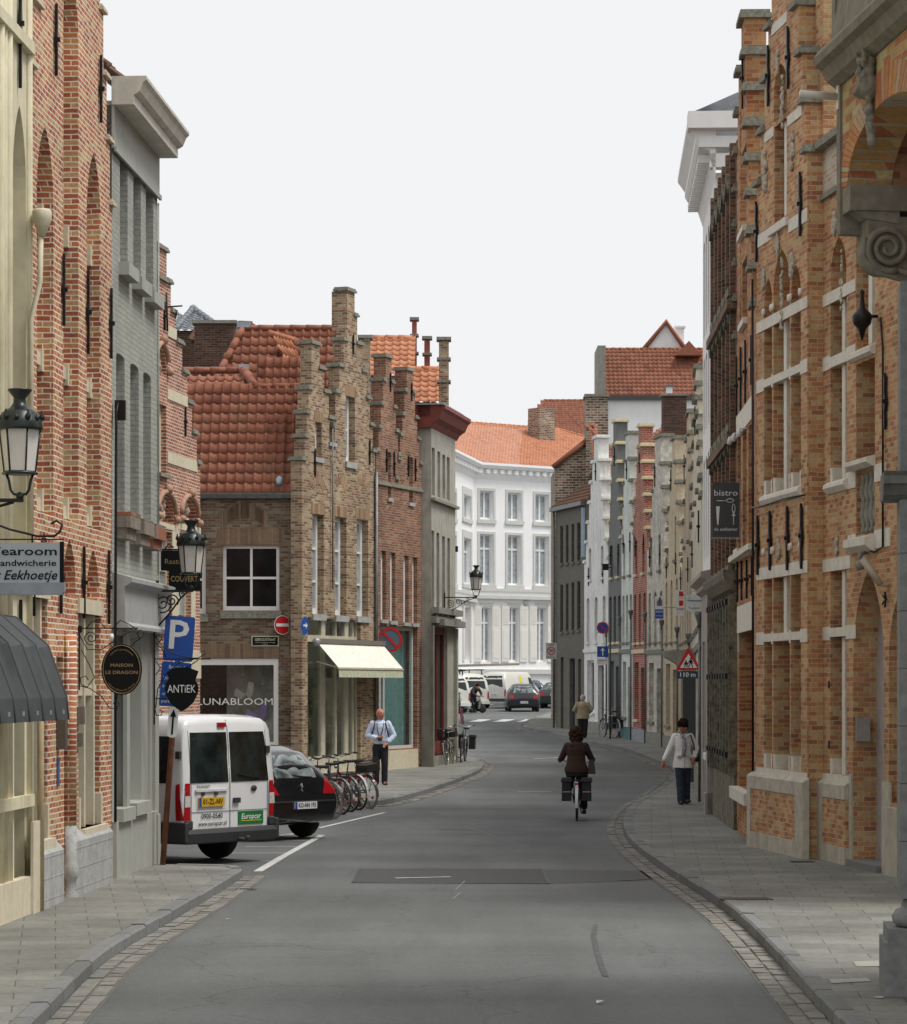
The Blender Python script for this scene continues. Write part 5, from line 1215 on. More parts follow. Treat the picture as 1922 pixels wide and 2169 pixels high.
M.box(L, L + .3, -.1, 3, 11.75, 12.0); M.box(L, L + .36, -.3, 3, 12.1, 12.3); M.box(L, L + .5, -.5, 3, 12.42, 12.72); M.build('cornice', m_white, r)
M = MB()
for k in range(22): a = .05 + k * L / 22; M.box(a, a + .12, -.30, -.1, 11.9, 12.04)
tag(M.build('dentils', m_white, r), kind='stuff')
M = MB(); M.box(L - .02, L, .3, 8, 0, 12.1); M.box(0, L - .02, .3, 8, 0, 11.6); M.build('side_wall', m_white, r)
M = MB(); M.face([(-.3, -.4, 12.75), (L + .3, -.4, 12.75), (L + .3, 3, 14.2), (-.3, 3, 14.2)]); M.build('roof', m_lead, r)

# ---- the bending row of narrow stepped gables
def gable_house(label, xa, da, xb, db, ytop, yeave, n, wm, cm, wins=(), ground=None, pw=.7, thick=.42, offp=0.0, gm=None, roofm=None, capo=.07, tower=None):
    P0 = ((xa - CXP) / F * da, da); P1 = ((xb - CXP) / F * db, db)
    f = Fac(P0, P1, G((da + db) / 2), 'row_house', label, 'house', 'narrow gabled houses along the right bend'); rt = f.root; L = f.L
    c = L / 2 + offp; tz = f.v(ytop, c); ez = f.v(yeave, c); sw = (L / 2 - pw / 2) / n; sh = (tz - ez) / (n + .6)
    cols = [(c - pw / 2, c + pw / 2, tz)]
    for k in range(n):
        z = tz - sh * (k + 1 + .2)
        cols += [(max(0, c - pw / 2 - sw * (k + 1)), max(.01, c - pw / 2 - sw * k), z), (c + pw / 2 + sw * k, min(L, c + pw / 2 + sw * (k + 1)), z)]
    cols.append((0, L, ez)); cols = [q for q in cols if q[1] - q[0] > .02]
    Hs = []
    for (v0, v1, m, wd) in wins:
        for k in range(m): u = L * (k + .5) / m if m > 1 else c; Hs.append((u - wd / 2, u + wd / 2, v0, v1, .15, 'seg'))
    gr = ground or [(L * .12, L * .42, .9, 2.9), (L * .58, L * .82, .15, 2.7)]
    M = MB(); wallgrid(M, cols, Hs + gr, 0, thick, z0=-.1); M.build('wall', wm, rt)
    for h in Hs: window(rt, h[:4], .2, m_whitew, m_glass, 1, 2, .06, sill=(cm, .08, .09))
    for i, g in enumerate(gr): window(rt, g, .2, m_whitew if i != 1 else (gm or m_sgrey), m_glass, 2 if i != 1 else 1, 1, .09, name='window' if i != 1 else 'door', sill=(cm, .08, .1) if i != 1 else None)
    M = MB()
    for q in cols[:-1]: cap(M, q[0], q[1], q[2], -.07, thick + .06, .12, capo)
    M.build('step_caps', cm, rt)
    M = MB(); M.box(0, L, -.05, 0, -.1, .55); M.build('plinth', gm or m_sgrey, rt)
    M = MB(); M.box(0, L, -.06, 0, 3.2, 3.34); M.build('string_course', cm, rt)
    for (u, v0, v1) in ((L * .2, ez - .6, ez + .1), (L * .8, ez - .6, ez + .1), (L * .5, tz - 1.6, tz - .9)): anchor(rt, u, v0, v1, m_iron, w=.04)
    M = MB(); e = ez - .3; M.face([(0, thick + .01, e), (c, thick + .01, tz - .9), (c, 9, tz - .9), (0, 9, e)]); M.face([(c, thick + .01, tz - .9), (L, thick + .01, e), (L, 9, e), (c, 9, tz - .9)]); M.build('roof', roofm or m_tile_dk, rt)
    M = MB(); M.box(L - .2, L - .005, thick, 9, 0, e); M.box(.005, .2, thick, 9, 0, e); M.build('side_wall', wm, rt)
    M = MB(); M.tube([(L - .07, -.06, .1), (L - .07, -.06, ez * .62)], .032, 6); M.lathe([(.04, -.2), (.04, -.1), (.09, .05), (.09, .12)], (L - .07, -.07, ez * .62), 8); M.build('downpipe', m_zinc, rt)
    return f
m_jw = plain('peeling_whitewash', (.78, .78, .75), .9, var=.1, scale=6, bump=.4, weather=((.34, .33, .31), .7))
m_kg = plain('dark_grey_house_paint', (.15, .155, .15), .8, var=.1)
m_lw = brick('white_green_brick', [(.76, .80, .75), (.72, .76, .71), (.79, .82, .77)], (.64, .67, .63), bw=.2, rh=.08, ms=.006)
m_mr = brick('crimson_brick', [(.42, .13, .085), (.36, .10, .07), (.46, .17, .11)], (.55, .42, .35), bw=.22, rh=.075, ms=.010)
m_nw = plain('weathered_cream_stone', (.62, .60, .52), .9, var=.3, scale=5, bump=.7, weather=((.18, .17, .14), .8))
m_ob = plain('flaking_beige_paint', (.62, .53, .37), .9, var=.2, scale=6, bump=.5, weather=((.28, .24, .18), .6))
m_pb = plain('tan_render', (.52, .44, .32), .85, var=.15, scale=5, weather=((.25, .22, .17), .5))
m_p2 = plain('pale_tan_render', (.66, .62, .50), .85, var=.15, scale=5, bump=.4, weather=((.30, .28, .22), .6))
ws = ((3.6, 5.3, 3, .5), (6.0, 7.2, 2, .45))
gable_house('whitewashed peeling stepped gable with dark ledge, leftmost of the bending row', 1238, 109.6, 1289, 105.5, 929, 1205, 6, m_jw, m_jw, ws, pw=.7, roofm=m_tile)
gable_house('dark grey painted stepped gable with cream caps between two white gables', 1289, 105.5, 1317, 103, 895, 1160, 6, m_kg, m_capcr, ws, pw=.6)
gable_house('clean white painted brick gable with brown rounded caps beside the crimson gable', 1317, 103, 1341, 100.5, 921, 1135, 4, m_lw, m_capst, ws, pw=.7, gm=plain('teal_door', (.02, .12, .13), .5))
gable_house('crimson brick stepped gable with cream caps', 1341, 100.5, 1371, 97.5, 905, 1140, 6, m_mr, m_capcr, ws, pw=.6, gm=plain('blue_grey_plinth', (.26, .29, .33), .7))
gable_house('crumbling pale stone gable with blackened stones next to the crimson gable', 1371, 97.5, 1407, 94, 928, 1160, 4, m_nw, m_capst, ws, pw=1.2, offp=.5)
gable_house('flaking beige stepped gable in the middle of the bending row', 1407, 94, 1440, 89, 932, 1180, 5, m_ob, m_capst, ((3.6, 5.6, 3, .6), (6.2, 7.6, 2, .5)), pw=.9, offp=.6)
gable_house('tan rendered gable with the tallest square pinnacle of the bending row', 1440, 89, 1465, 78, 880, 1190, 7, m_pb, m_capst, ((3.6, 5.8, 5, .7), (6.4, 8.0, 3, .6)), pw=1.6, offp=2.6)
gable_house('pale tan rendered gable with long windows next to the white corniced house', 1465, 78, 1489, 56.65, 790, 1130, 8, m_p2, m_capst, ((3.7, 6.2, 8, .8), (6.8, 8.6, 5, .7)), pw=2.0, offp=-1.0, ground=[(3, 6, .9, 2.9), (8, 9.4, .15, 2.8), (11, 15, .8, 2.9)])
# dark canopy over the shop door of the pale tan house
fp = Fac(((1465 - CXP) / F * 78, 78), ((1489 - CXP) / F * 56.65, 56.65), .1, 'shop_porch', 'dark carved wooden shop porch with flat canopy beside the warning sign', 'porch')
u0 = 8.0
M = MB(); M.prismx([(-.75, 3.15), (-.75, 3.05), (-.5, 2.9), (-.25, 2.7), (0, 2.7), (0, 3.25)], u0 - .3, u0 + 2.3); M.build('canopy', m_sgrey, fp.root)
M = MB(); M.box(u0 - .1, u0 + .15, -.3, 0, .0, 2.7); M.box(u0 + 1.9, u0 + 2.1, -.3, 0, 0, 2.7); M.build('posts', plain('dark_shop_wood', (.035, .04, .04), .4), fp.root)
M = MB(); M.box(u0 + .15, u0 + 1.9, -.2, -.15, .1, 2.7); M.build('glazing', m_glassdk, fp.root)

# ---- I: brown grey corner house at the far bend
FI = Fac(((1178 - CXP) / F * 114, 114), ((1242 - CXP) / F * 109.7, 109.7), G(112), 'brown_corner_house', 'dark brown grey rendered house with four narrow windows on each floor at the bend', 'house')
r = FI.root; uu = FI.u; L = FI.L; vv = lambda y, x: FI.v(y, uu(x))
m_ib = plain('brown_grey_render', (.135, .125, .10), .85, var=.15, scale=5, weather=((.2, .19, .16), .3))
Hs = []
for a, b in ((1187, 1193), (1199, 1204.5), (1211, 1216.5), (1223, 1229.5)):
    for yt, yb in ((1113, 1193), (1237, 1338)): u0 = uu(a); Hs.append((u0, uu(b), FI.v(yb + (1195 - a) * .12, u0), FI.v(yt + (1195 - a) * .2, u0)))
DR = [(uu(1188), uu(1194), .1, vv(1392, 1190)), (uu(1207), uu(1218), .0, vv(1395, 1210)), (uu(1225), uu(1231), .1, vv(1396, 1228))]
ze = vv(1078, 1205)
M = MB(); wallgrid(M, [(0, L, ze)], Hs + DR, 0, .3, z0=-.3); M.build('wall', m_ib, r)
for h in Hs: window(r, h, .1, plain('dark_window_frame', (.06, .055, .05), .6), m_glassdk, 1, 2, .05, sill=(m_ib, .06, .1))
for h in DR: window(r, h, .2, plain('navy_door_paint', (.01, .025, .07), .5), plain('navy_door_paint', (.01, .025, .07)), 1, 1, .1, name='door')
M = MB(); M.box(-.2, L, -.22, .05, ze, ze + .16); M.tube([(.05, -.1, .0), (.05, -.1, ze)], .045, 6); M.build('gutter_pipe', m_zinc, r)
M = MB(); M.box(0, .3, .3, 8, -.3, ze); M.build('side_wall', m_ib, r)
M = MB(); tiles(M, (-.1, -.15, ze + .15), (1, 0, 0), (0, .8, .55), int(L / .24) + 2, 9, .24, .33); M.build('roof', m_tile_dk, r)
M = MB(); M.box(uu(1238), uu(1241.5), -.12, -.02, vv(1180, 1238), vv(1076, 1238)); M.build('blue_post', plain('pale_blue_paint', (.25, .36, .45), .6), r)
# brick party wall and chimney behind it
d = 121.0; PX = lambda x: (x - CXP) / F * d; PZ = lambda y: CH + (HY - y) / F * d
rt = empty('brick_end_house', (PX(1176), d, 0), 0, 'brown brick end wall with sloping verge and broad chimney behind the brown corner house', 'house')
M = MB(); M.prism([(0, .5), (PX(1262) - PX(1176), .5), (PX(1262) - PX(1176), PZ(915)), (PX(1243) - PX(1176), PZ(935)), (0, PZ(992))], 0, 5)
m_endb = brick('mottled_end_brick', [(.22, .14, .10), (.34, .26, .19), (.16, .09, .07), (.28, .19, .13)], (.50, .45, .36), bw=.3, rh=.11, ms=.018, dirt=.35)
M.build('wall', m_endb, rt)
M = MB(); M.tube([(-.1, -.1, PZ(990)), (PX(1243) - PX(1176), -.1, PZ(933))], .12, 6); M.build('verge_tiles', m_tile, rt)
M = MB(); M.box(PX(1241) - PX(1176), PX(1288) - PX(1176), -.3, 1.2, 6.0, PZ(842)); M.build('chimney', m_endb, rt)
M = MB(); M.box(PX(1238) - PX(1176), PX(1291) - PX(1176), -.4, 1.3, PZ(842), PZ(836)); M.build('chimney_cap', m_capst, rt)

# ---- H: long white house closing the view
zbH = G(170)
FH = Fac(((1004 - CXP) / F * 167.5, 167.5), ((1200 - CXP) / F * 172, 172), zbH, 'white_classical_house', 'long white rendered house with framed windows and shutters closing the street', 'house')
r = FH.root; uu = FH.u; L = FH.L
m_hw = plain('bright_white_render', (.90, .90, .90), .7, var=.02, scale=2, weather=((.78, .77, .75), .4))
m_hs = plain('shutter_white', (.78, .76, .71), .5, var=.03)
def hwin(f, root, xo0, xo1, rows):
    H = []
    for (yt, yb, kind) in rows:
        u0, u1 = f.u(xo0), f.u(xo1); v0, v1 = f.v(yb, u0), f.v(yt, u0); fwd = (u1 - u0) * .13 if kind < 2 else 0.0
        H.append((u0 + fwd, u1 - fwd, v0 + (.25 if kind < 2 else 0), v1 - (fwd if kind < 2 else .1), kind, u0, u1, v0, v1))
    return H
rowsA = ((1033, 1108, 0), (1125, 1247, 1), (1283, 1402, 2))
HA = []
for a, b in ((1012, 1049), (1071, 1108), (1129.5, 1166.5)):
    k = (a - 1012) * .045
    HA += hwin(FH, r, a, b, [(yt + k * (1.4 if i == 0 else .9 if i == 1 else 0), yb + k * (1 if i == 0 else .3 if i == 1 else 0), kd) for i, (yt, yb, kd) in enumerate(rowsA)])
def hbuild(f, root, H, L0, L1, ez=None):
    HH = []
    for h in H:
        if h[4] == 2: w_ = h[6] - h[5]; HH.append((h[5] + w_ * .22, h[6] - w_ * .22, h[2], h[3], 2, h[5], h[6], h[7], h[8]))
        else: HH.append(h)
    ez = ez or f.v(1008, f.L / 2)
    M = MB(); wallgrid(M, [(L0, L1, ez)], [h[:4] for h in HH], 0, .4, z0=-1.0); M.build('wall', m_hw, root)
    for h in HH:
        o = window(root, h[:4], .26, m_whitew, m_glasscur, 2, 1, .09, .12, hb=[.72] if h[4] else None)
        M = MB(); u0, u1, v0, v1 = h[5:9]
        if h[4] < 2:
            e = .16; M.box(u0, h[0] - .02, -.05, 0, v0, v1); M.box(h[1] + .02, u1, -.05, 0, v0, v1); M.box(h[0] - .02, h[1] + .02, -.05, 0, h[3] + .02, v1); M.box(u0 - .04, u1 + .04, -.1, 0, v0, h[2] - .02)
            M.build('window_surround', m_trim, root)
        else:
            for s0, s1 in ((h[0] - .62, h[0] - .04), (h[1] + .04, h[1] + .62)):
                S_ = MB(); S_.box(s0, s1, -.07, -.01, v0, v1)
                for k in range(8): z = v1 - .15 - k * .13; S_.box(s0 + .08, s1 - .08, -.09, -.07, z - .05, z)
                S_.box(s0 + .08, s1 - .08, -.085, -.07, v0 + .2, v0 + 1.9); S_.build('shutter', m_hs, root)
            M.box(h[0] - .1, h[1] + .1, -.06, 0, v1, v1 + .18); M.build('window_hood', m_trim, root)
    M = MB(); M.box(L0, L1, -.25, 0, f.v(1270, f.L / 2), f.v(1263, f.L / 2)); M.box(L0, L1, -.12, 0, f.v(1254, f.L / 2), f.v(1248, f.L / 2)); M.box(L0, L1, -.16, 0, f.v(1428, f.L / 2), f.v(1418, f.L / 2)); M.build('string_course', m_trim, root)
    M = MB(); M.prismx([(-.55, ez + .62), (-.55, ez + .48), (-.4, ez + .3), (-.12, ez + .28), (-.12, ez - .1), (0, ez - .35), (.4, ez - .35), (.4, ez + .62)], L0, L1)
    n = int((L1 - L0) / .55)
    for k in range(n): a = L0 + .15 + k * .55; M.box(a, a + .26, -.36, -.12, ez + .02, ez + .27)
    M.build('cornice', m_hw, root); return ez
ez = hbuild(FH, r, HA, 0, L)
M = MB(); sv = Vector((0, 7.5, FH.v(893, L / 2, -7.5) - ez - .6)); uk, ue = uu(1176, -7.5), uu(1262, -7.5); tiles(M, (-.2, -.45, ez + .6), (1, 0, 0), sv, int((ue + .2) / .24), int(sv.length / .30), .24, .30, seg=4, lift=.03, clip=lambda a, b: b < sv.length * (1 - .45 * max(0, (a - uk) / (ue - uk))))
ridge(M, (-.2, 7.1, ez + .6 + sv.z), (uk, 7.1, ez + .6 + sv.z), .13); ridge(M, (uk, 7.1, ez + .6 + sv.z), (ue, 3.8, ez + .6 + sv.z * .57), .13); M.build('roof', m_tile_or, r)
M = MB(); a, b = uu(1143, -4.5), uu(1176, -4.5); M.box(a, b, 4.5, 5.6, ez + 2, FH.v(864, (a + b) / 2, -4.5)); M.build('chimney', m_endb, r)
M = MB(); u = uu(1172.5); M.tube([(u, -.15, -.5), (u, -.15, ez)], .08, 6); M.build('downpipe', m_zinc, r)
M = MB(); u, v = FH.uv(1114, 1277); M.lathe([(.001, -.1), (.17, -.1), (.2, 0)], (u, 0, v), 12, 'y'); M.build('wall_disc', m_trim, r)
FH2 = Fac(((925 - CXP) / F * 155, 155), ((1004 - CXP) / F * 167.5, 167.5), zbH); FH2.root = empty('left_wing', (FH2.P0.x, FH2.P0.y, zbH), math.atan2(FH2.d.y, FH2.d.x)); q = FH2.root
HB = []
for a, b in ((953, 967), (979, 999.5)): HB += hwin(FH2, q, a, b, ((1029, 1104, 0), (1121, 1244, 1), (1281, 1400, 2)))
hbuild(FH2, q, HB, 0, FH2.L, ez)
sv2 = Vector((0, 7.5, sv.z)); ez2 = ez
M = MB(); tiles(M, (-.2, -.45, ez + .6), (1, 0, 0), sv, int((FH2.L + .5) / .24), int(sv.length / .30), .24, .30, seg=4, lift=.03); ridge(M, (-.2, 7.1, ez + .6 + sv.z), (FH2.L + 3, 7.1, ez + .6 + sv.z), .13); M.build('roof', m_tile_or, q)
under(q, r)
# ---- houses farther back
rt, *_ = block('far_house', 'red tiled house with a pale hip line behind the long white house', 1108, 1262, 192, 10, 925, m_endb, m_tile, 850, left_hip=1.6)
d = 150.0; PX = lambda x: (x - CXP) / F * d; PZ = lambda y: CH + (HY - y) / F * d
rt, w_, ze, zr_ = block('far_white_house', 'tall white house with red tiled roof rising behind the bending row of gables', 1288, 1520, d, 6, 845, m_white, m_tile, 742)
M = MB(); M.box(-.55, -.12, -.3, 3.2, 6, PZ(733)); M.build('parapet', m_sgrey, rt)
M = MB(); M.box(0, w_, -.25, -.12, PZ(848), PZ(838)); M.build('gutter_pipe', plain('dark_gutter', (.06, .055, .05), .6), rt)
X = lambda x: PX(x) - PX(1288)
M = MB(); M.prism([(X(1352), PZ(752)), (X(1480), PZ(752)), (X(1421), PZ(667))], 3.2, 9); M.build('gable_wall', m_white, rt)
M = MB(); M.tube([(X(1350), 3.1, PZ(752)), (X(1421), 3.1, PZ(665)), (X(1482), 3.1, PZ(752))], .16, 6); M.build('verge_tiles', m_tile, rt)
M = MB(); M.box(X(1443), X(1461), 3.6, 4.6, PZ(745), PZ(676)); M.box(X(1440), X(1464), 3.5, 4.7, PZ(676), PZ(672)); M.build('chimney', m_white, rt)
M = MB(); M.prism([(X(1437), PZ(745)), (X(1493), PZ(745)), (X(1465), PZ(714))], 1.5, 5); M.build('dormer', m_tile, rt)
chimney('chimney', 'dark maroon brick chimney rising behind the beige and tan gables', 1405, 1455, 838, 960, 112, m_dkbrick, m_sgrey, (), .9, zfix=0.0)
chimney('metal_flue', 'small white metal flue on top of the far white house eave', 1413, 1425, 819, 845, 140, m_white, m_zinc, (), .5, zfix=6.0)
block('far_house', 'brown tiled roof low behind the crimson and pale stone gables', 1352, 1470, 114, 8, 950, m_dkbrick, m_tile, 878, left_hip=2.2)
block('far_house', 'brown tiled house between the party wall chimney and the dark grey gable', 1262, 1330, 116, 8, 985, m_dkbrick, m_tile, 905, left_hip=.2, right_hip=1.5)

# ================================================================ U: stone bay on a scroll bracket, top right corner
DU = Vector((-.1057, 1)).normalized()
U0 = Vector((5.42 - .1057 * 22.4, 22.4)); U1 = Vector((5.42 - .1057 * 17.5, 17.5))
FU_ = Fac(U0, U1, 0, 'stone_bay_house', 'brick and stone oriel on a big scroll bracket in the top right corner', 'house')
r = FU_.root; uu = FU_.u; L = FU_.L; vy = lambda y, x: FU_.v(y, uu(x))
m_ust = plain('dark_weathered_stone', (.21, .19, .145), .85, var=.2, scale=9, bump=.45, weather=((.11, .10, .075), .6))
m_ubr = brick('yellow_orange_brick', [(.52, .40, .17), (.46, .19, .08), (.55, .44, .22), (.50, .30, .12), (.42, .15, .07)], (.40, .36, .28), bw=.21, rh=.064, ms=.006)
zs = vy(425, 1790); za = vy(211, 1877); ztop = vy(178, 1781)
ar = (uu(1830) - .17, 2 * uu(1877) - uu(1830) + .17, zs, za, za - zs, 'seg')
ar = (uu(1797), 2 * uu(1877) - uu(1797), zs + .1, za, za - zs - .1, 'seg')
M = MB(); wallgrid(M, [(.0, L, ztop)], [ar], 0, .35, z0=zs + .1); M.box(.1, L, .35, 3.2, ztop - .12, ztop - .01); M.build('wall', m_ubr, r)
M = MB(); A = archpts(ar[0], ar[1], ar[3], ar[4], 'seg', 10); n = len(A)
for i in range(n - 1):
    (a, b), (c, d_) = A[i], A[i + 1]; cx = (ar[0] + ar[1]) / 2
    def out(p, k): dx, dz = p[0] - cx, p[1] - zs; l = math.hypot(dx, dz); return (p[0] + dx / l * k, p[1] + dz / l * k)
    for s_ in range(2):
        t0, t1 = s_ / 2, (s_ + 1) / 2 - .06; p = (a + (c - a) * t0, b + (d_ - b) * t0); q_ = (a + (c - a) * t1, b + (d_ - b) * t1); M.rv = random.random()
        M.prism([p, out(p, .26), out(q_, .26), q_], -.006, 0)
M.build('arch_voussoirs', rndmat('voussoir_brick', [(.42, .14, .06), (.50, .25, .10), (.42, .38, .28), (.44, .17, .07)]), r)
M = MB(); M.box(-.01, .10, -.02, .35, zs - .25, ztop); M.build('corner_stone', m_ust, r)
M = MB(); M.prismx([(-.02, ztop - .02), (-.09, ztop + .03), (-.13, ztop + .12), (-.19, ztop + .15), (-.20, ztop + .21), (-.17, ztop + .26), (-.06, ztop + .30), (.3, ztop + .3), (.3, ztop - .02)], -.05, L); M.build('cornice', m_ust, r)
M = MB(); M.prismx([(-.08, ztop + .302), (.0, ztop + 1.0), (.3, ztop + 1.0), (.3, ztop + .302)], .02, L); M.box(.0, .10, -.06, .3, ztop + .31, ztop + 3); M.box(.1, L, .05, .3, ztop + 1.0, ztop + 3); M.build('parapet', m_ust, r)
# far side wall carried by the bracket: inner face's shade is put into its brick colour, foot of stone
M = MB(); M.box(.0, .33, .35, 3.2, zs + .1, ztop); M.build('side_wall', brick('shade_tinted_brick', [(.26, .10, .05), (.20, .07, .04), (.30, .15, .08)], (.2, .16, .11), bw=.21, rh=.064, ms=.006), r)
M = MB(); M.box(.0, .35, .0, 3.2, zs - .10, zs + .10); M.prismx([(.05, zs - .10), (.4, zs - .10), (.4, zs - .2), (.13, zs - .16)], .02, .33); M.build('bracket_slab', m_ust, r)
# the volute: spiral seen from the street, set across the bracket (local y,z plane)
cy, cz, R0 = .31, vy(488, 1858), .185
M = MB()
body = [(.15, zs - .15)] + [(cy + R0 * math.cos(a), cz + R0 * math.sin(a)) for a in [math.pi * (.82 + .9 * k / 12) for k in range(13)]] + [(.7, cz - .40), (1.2, cz - .62), (3.0, cz - .9), (3.0, zs - .1)]
M.prismx(body, .03, .32); M.build('volute_body', m_ust, r)
M = MB()
sp = [(.335, cy + rr * math.cos(a), cz + rr * math.sin(a)) for rr, a in [(R0 * (1 - .84 * k / 44), math.pi * 1.62 - 2 * math.pi * 2.35 * k / 44) for k in range(45)]]
M.tube(sp, [.026 * (1 - .5 * k / 45) + .005 for k in range(45)], 7)
M.tube([(.34, 3.0, cz - .68), (.34, 1.2, cz - .46), (.34, .75, cz - .27), sp[0]], .025, 7)
M.tube([(.335, 3.0, cz - .86), (.335, 1.2, cz - .60), (.335, .7, cz - .38), (.335, .45, cz - .25), (.335, cy - .08, cz - R0 - .01), (.335, cy - R0 - .015, cz - .07), (.335, cy - R0 - .005, cz + .08)], .022, 7)
M.build('volute_scroll', m_ust, r)
u = uu(1853); M = MB()
for k in range(70): t = random.random(); M.ball((u + random.uniform(-.09, .09) * (1.15 - t), -.02 - .10 * (1 - t) * random.random(), ztop - .04 - t * .62), random.uniform(.018, .045), 6)
M.ball((u, -.04, ztop - .24), .085, 10, sz=1.35); M.tube([(u, -.10, ztop - .2), (u, -.15, ztop - .3), (u, -.1, ztop - .33)], [.02, .03, .02], 7)
for s_ in (-1, 1): M.ball((u + s_ * .04, -.11, ztop - .19), .025, 6); M.tube([(u + s_ * .03, -.08, ztop - .1), (u + s_ * .09, -.1, ztop - .02), (u + s_ * .07, -.12, ztop + .03)], [.03, .022, .012], 6)
o = M.build('carved_keystone', m_ust, r); o.modifiers.new('fuse', 'REMESH').mode = 'VOXEL'; o.modifiers['fuse'].voxel_size = .011
M = MB(); u, v = FU_.uv(1782, 205); M.lathe([(.035, -.02), (.04, 0)], (.05, -.0, v), 8, 'y'); M.tube([(.05, -.02, v), (.05, -.33, v + .02)], .03, 8); M.box(.02, .08, -.03, -.02, v - .1, v + .12); M.build('camera_tube', plain('cream_metal', (.62, .58, .5), .4), r)
# wall, pilaster and engaged column below
M = MB(); M.box(.0, L, 1.2, 1.6, 0, zs); M.build('street_wall', m_ubr, r)
colx, cold = 3.50, 21.25
rt = empty('stone_column', (colx, cold, .12), -.105, 'grey blue stone engaged column with moulded capital at the right edge', 'column')
M = MB(); M.box(-.28, .6, -.28, .5, 0, .40); M.box(-.25, .6, -.25, .5, .40, .50); m_cs = plain('dark_column_stone', (.20, .21, .205), .75, var=.2, scale=10, bump=.35, weather=((.12, .125, .12), .5)); M.build('pedestal', m_cs, rt)
M = MB(); M.lathe([(.22, .50), (.26, .53), (.27, .58), (.24, .63), (.2, .645), (.2, .67), (.175, .72)], (.06, .0, 0), 20); M.build('base_moulding', m_cs, rt)
M = MB()
for k in range(7): z = .72 + k * .43; M.box(-.155, .3, -.15, .3, z, z + .425)
M.build('shaft', m_cs, rt)
M = MB(); M.lathe([(.16, 3.50), (.2, 3.53), (.16, 3.56)], (.04, 0, 0), 16)
M.prismx([(-.16, 3.70), (-.2, 3.73), (-.24, 3.80), (-.27, 3.81), (-.27, 3.87), (-.3, 3.90), (.3, 3.90), (.3, 3.70)], -.28, .3); M.build('capital', plain('dark_capital_stone', (.14, .145, .14), .7, var=.3, bump=.3), rt)
M = MB(); M.box(-.15, .3, -.1, .3, 3.72, zs - .9); M.build('pilaster', m_cs, rt)
# ================================================================ lamps, signs, awnings
m_frost = plain('frosted_lamp_glass', (.62, .59, .55), .35, var=.06, scale=3)
m_lampm = plain('dark_green_lamp_metal', (.018, .026, .024), .35, var=.3, metal=.3)
m_rust = plain('rusty_pole', (.17, .055, .025), .8, var=.35, scale=9)
m_red = plain('sign_red', (.50, .012, .015), .4, var=.05); m_blue = plain('sign_blue', (.008, .075, .36), .4, var=.05); m_sw = plain('sign_white', (.74, .75, .75), .45, var=.04)
m_gold = plain('gilt_lettering', (.30, .21, .09), .4); m_steel = plain('galvanised_steel', (.35, .36, .37), .45, metal=.5)
def lamp(label, x, ybot, d, wallx, s=1.0, armdrop=.24):
    p = W(x, ybot, d); rt = empty('street_lamp', p, 0, label, 'street lamp', 'old lanterns on scrolled wall brackets')
    M = MB(); M.flat = True; M.lathe([(.125, .0), (.163, .34)], n=6); M.build('lantern_glass', m_frost, rt)
    M = MB(); M.lathe([(.185, .34), (.19, .36), (.185, .42), (.165, .44), (.15, .48), (.10, .515), (.085, .52), (.055, .56), (.048, .60), (.10, .665), (.10, .675), (.02, .67)], n=18)
    for k in range(12): a = 2 * math.pi * k / 12; M.lathe([(.02, 0), (.024, .03), (.008, .055), (.012, .07), (.001, .085)] if k % 2 == 0 else [(.02, 0), (.018, .02), (.001, .045)], (.18 * math.cos(a), .18 * math.sin(a), .42), 5)
    M.build('lantern_roof', m_lampm, rt)
    M = MB()
    for k in range(6): a = 2 * math.pi * k / 6; M.tube([(.128 * math.cos(a), .128 * math.sin(a), 0), (.167 * math.cos(a), .167 * math.sin(a), .345)], .008, 4)
    M.lathe([(.145, -.025), (.15, -.01), (.13, .005)], n=6)
    for s_ in (-1, 1): M.tube([(s_ * .11, 0, -.02), (s_ * .09, 0, -.07), (s_ * .075, 0, -.15), (s_ * .05, 0, -.185), (0, 0, -.19)], .012, 6)
    M.ball((0, 0, -.2), .035, 8); M.build('lantern_frame', m_lampm, rt)
    dx = wallx - p.x; sg = 1 if dx > 0 else -1; a = abs(dx)
    M = MB(); q = lambda u, v: (sg * u, 0, v)
    M.bar(q(-.03, -.235), q(a, -.235), .03, .03); M.bar(q(a - .02, -.75), q(a - .02, -.1), .035, .02, (0, 1, 0))
    M.tube([q(.05, -.25), q(a * .3, -.33), q(a * .6, -.52), q(a - .02, -.70)], .013, 6)
    for cx, r_, t in ((a * .55, .09, 1.6), (a * .8, .12, 1.8)): M.tube([(sg * u, y, v) for u, y, v in spiral(cx, -.25 - r_ * 1.25, .015, r_, 0, t)], .010, 5)
    M.tube([(sg * u, y, v) for u, y, v in spiral(a * .25, -.28, .01, .05, 0, 1.3)], .009, 5)
    M.build('bracket', m_iron, rt)
    return rt
lamp('large lantern at the left edge above the tearoom sign', 42, 999, 23.2, XL(23.2))
lamp('lantern in front of the black restaurant sign on the grey house corner', 405, 1213, 36.5, XL(36.5) + .12)
lamp('small distant lantern against the long white house', 1009, 1248, 80.0, -.27)

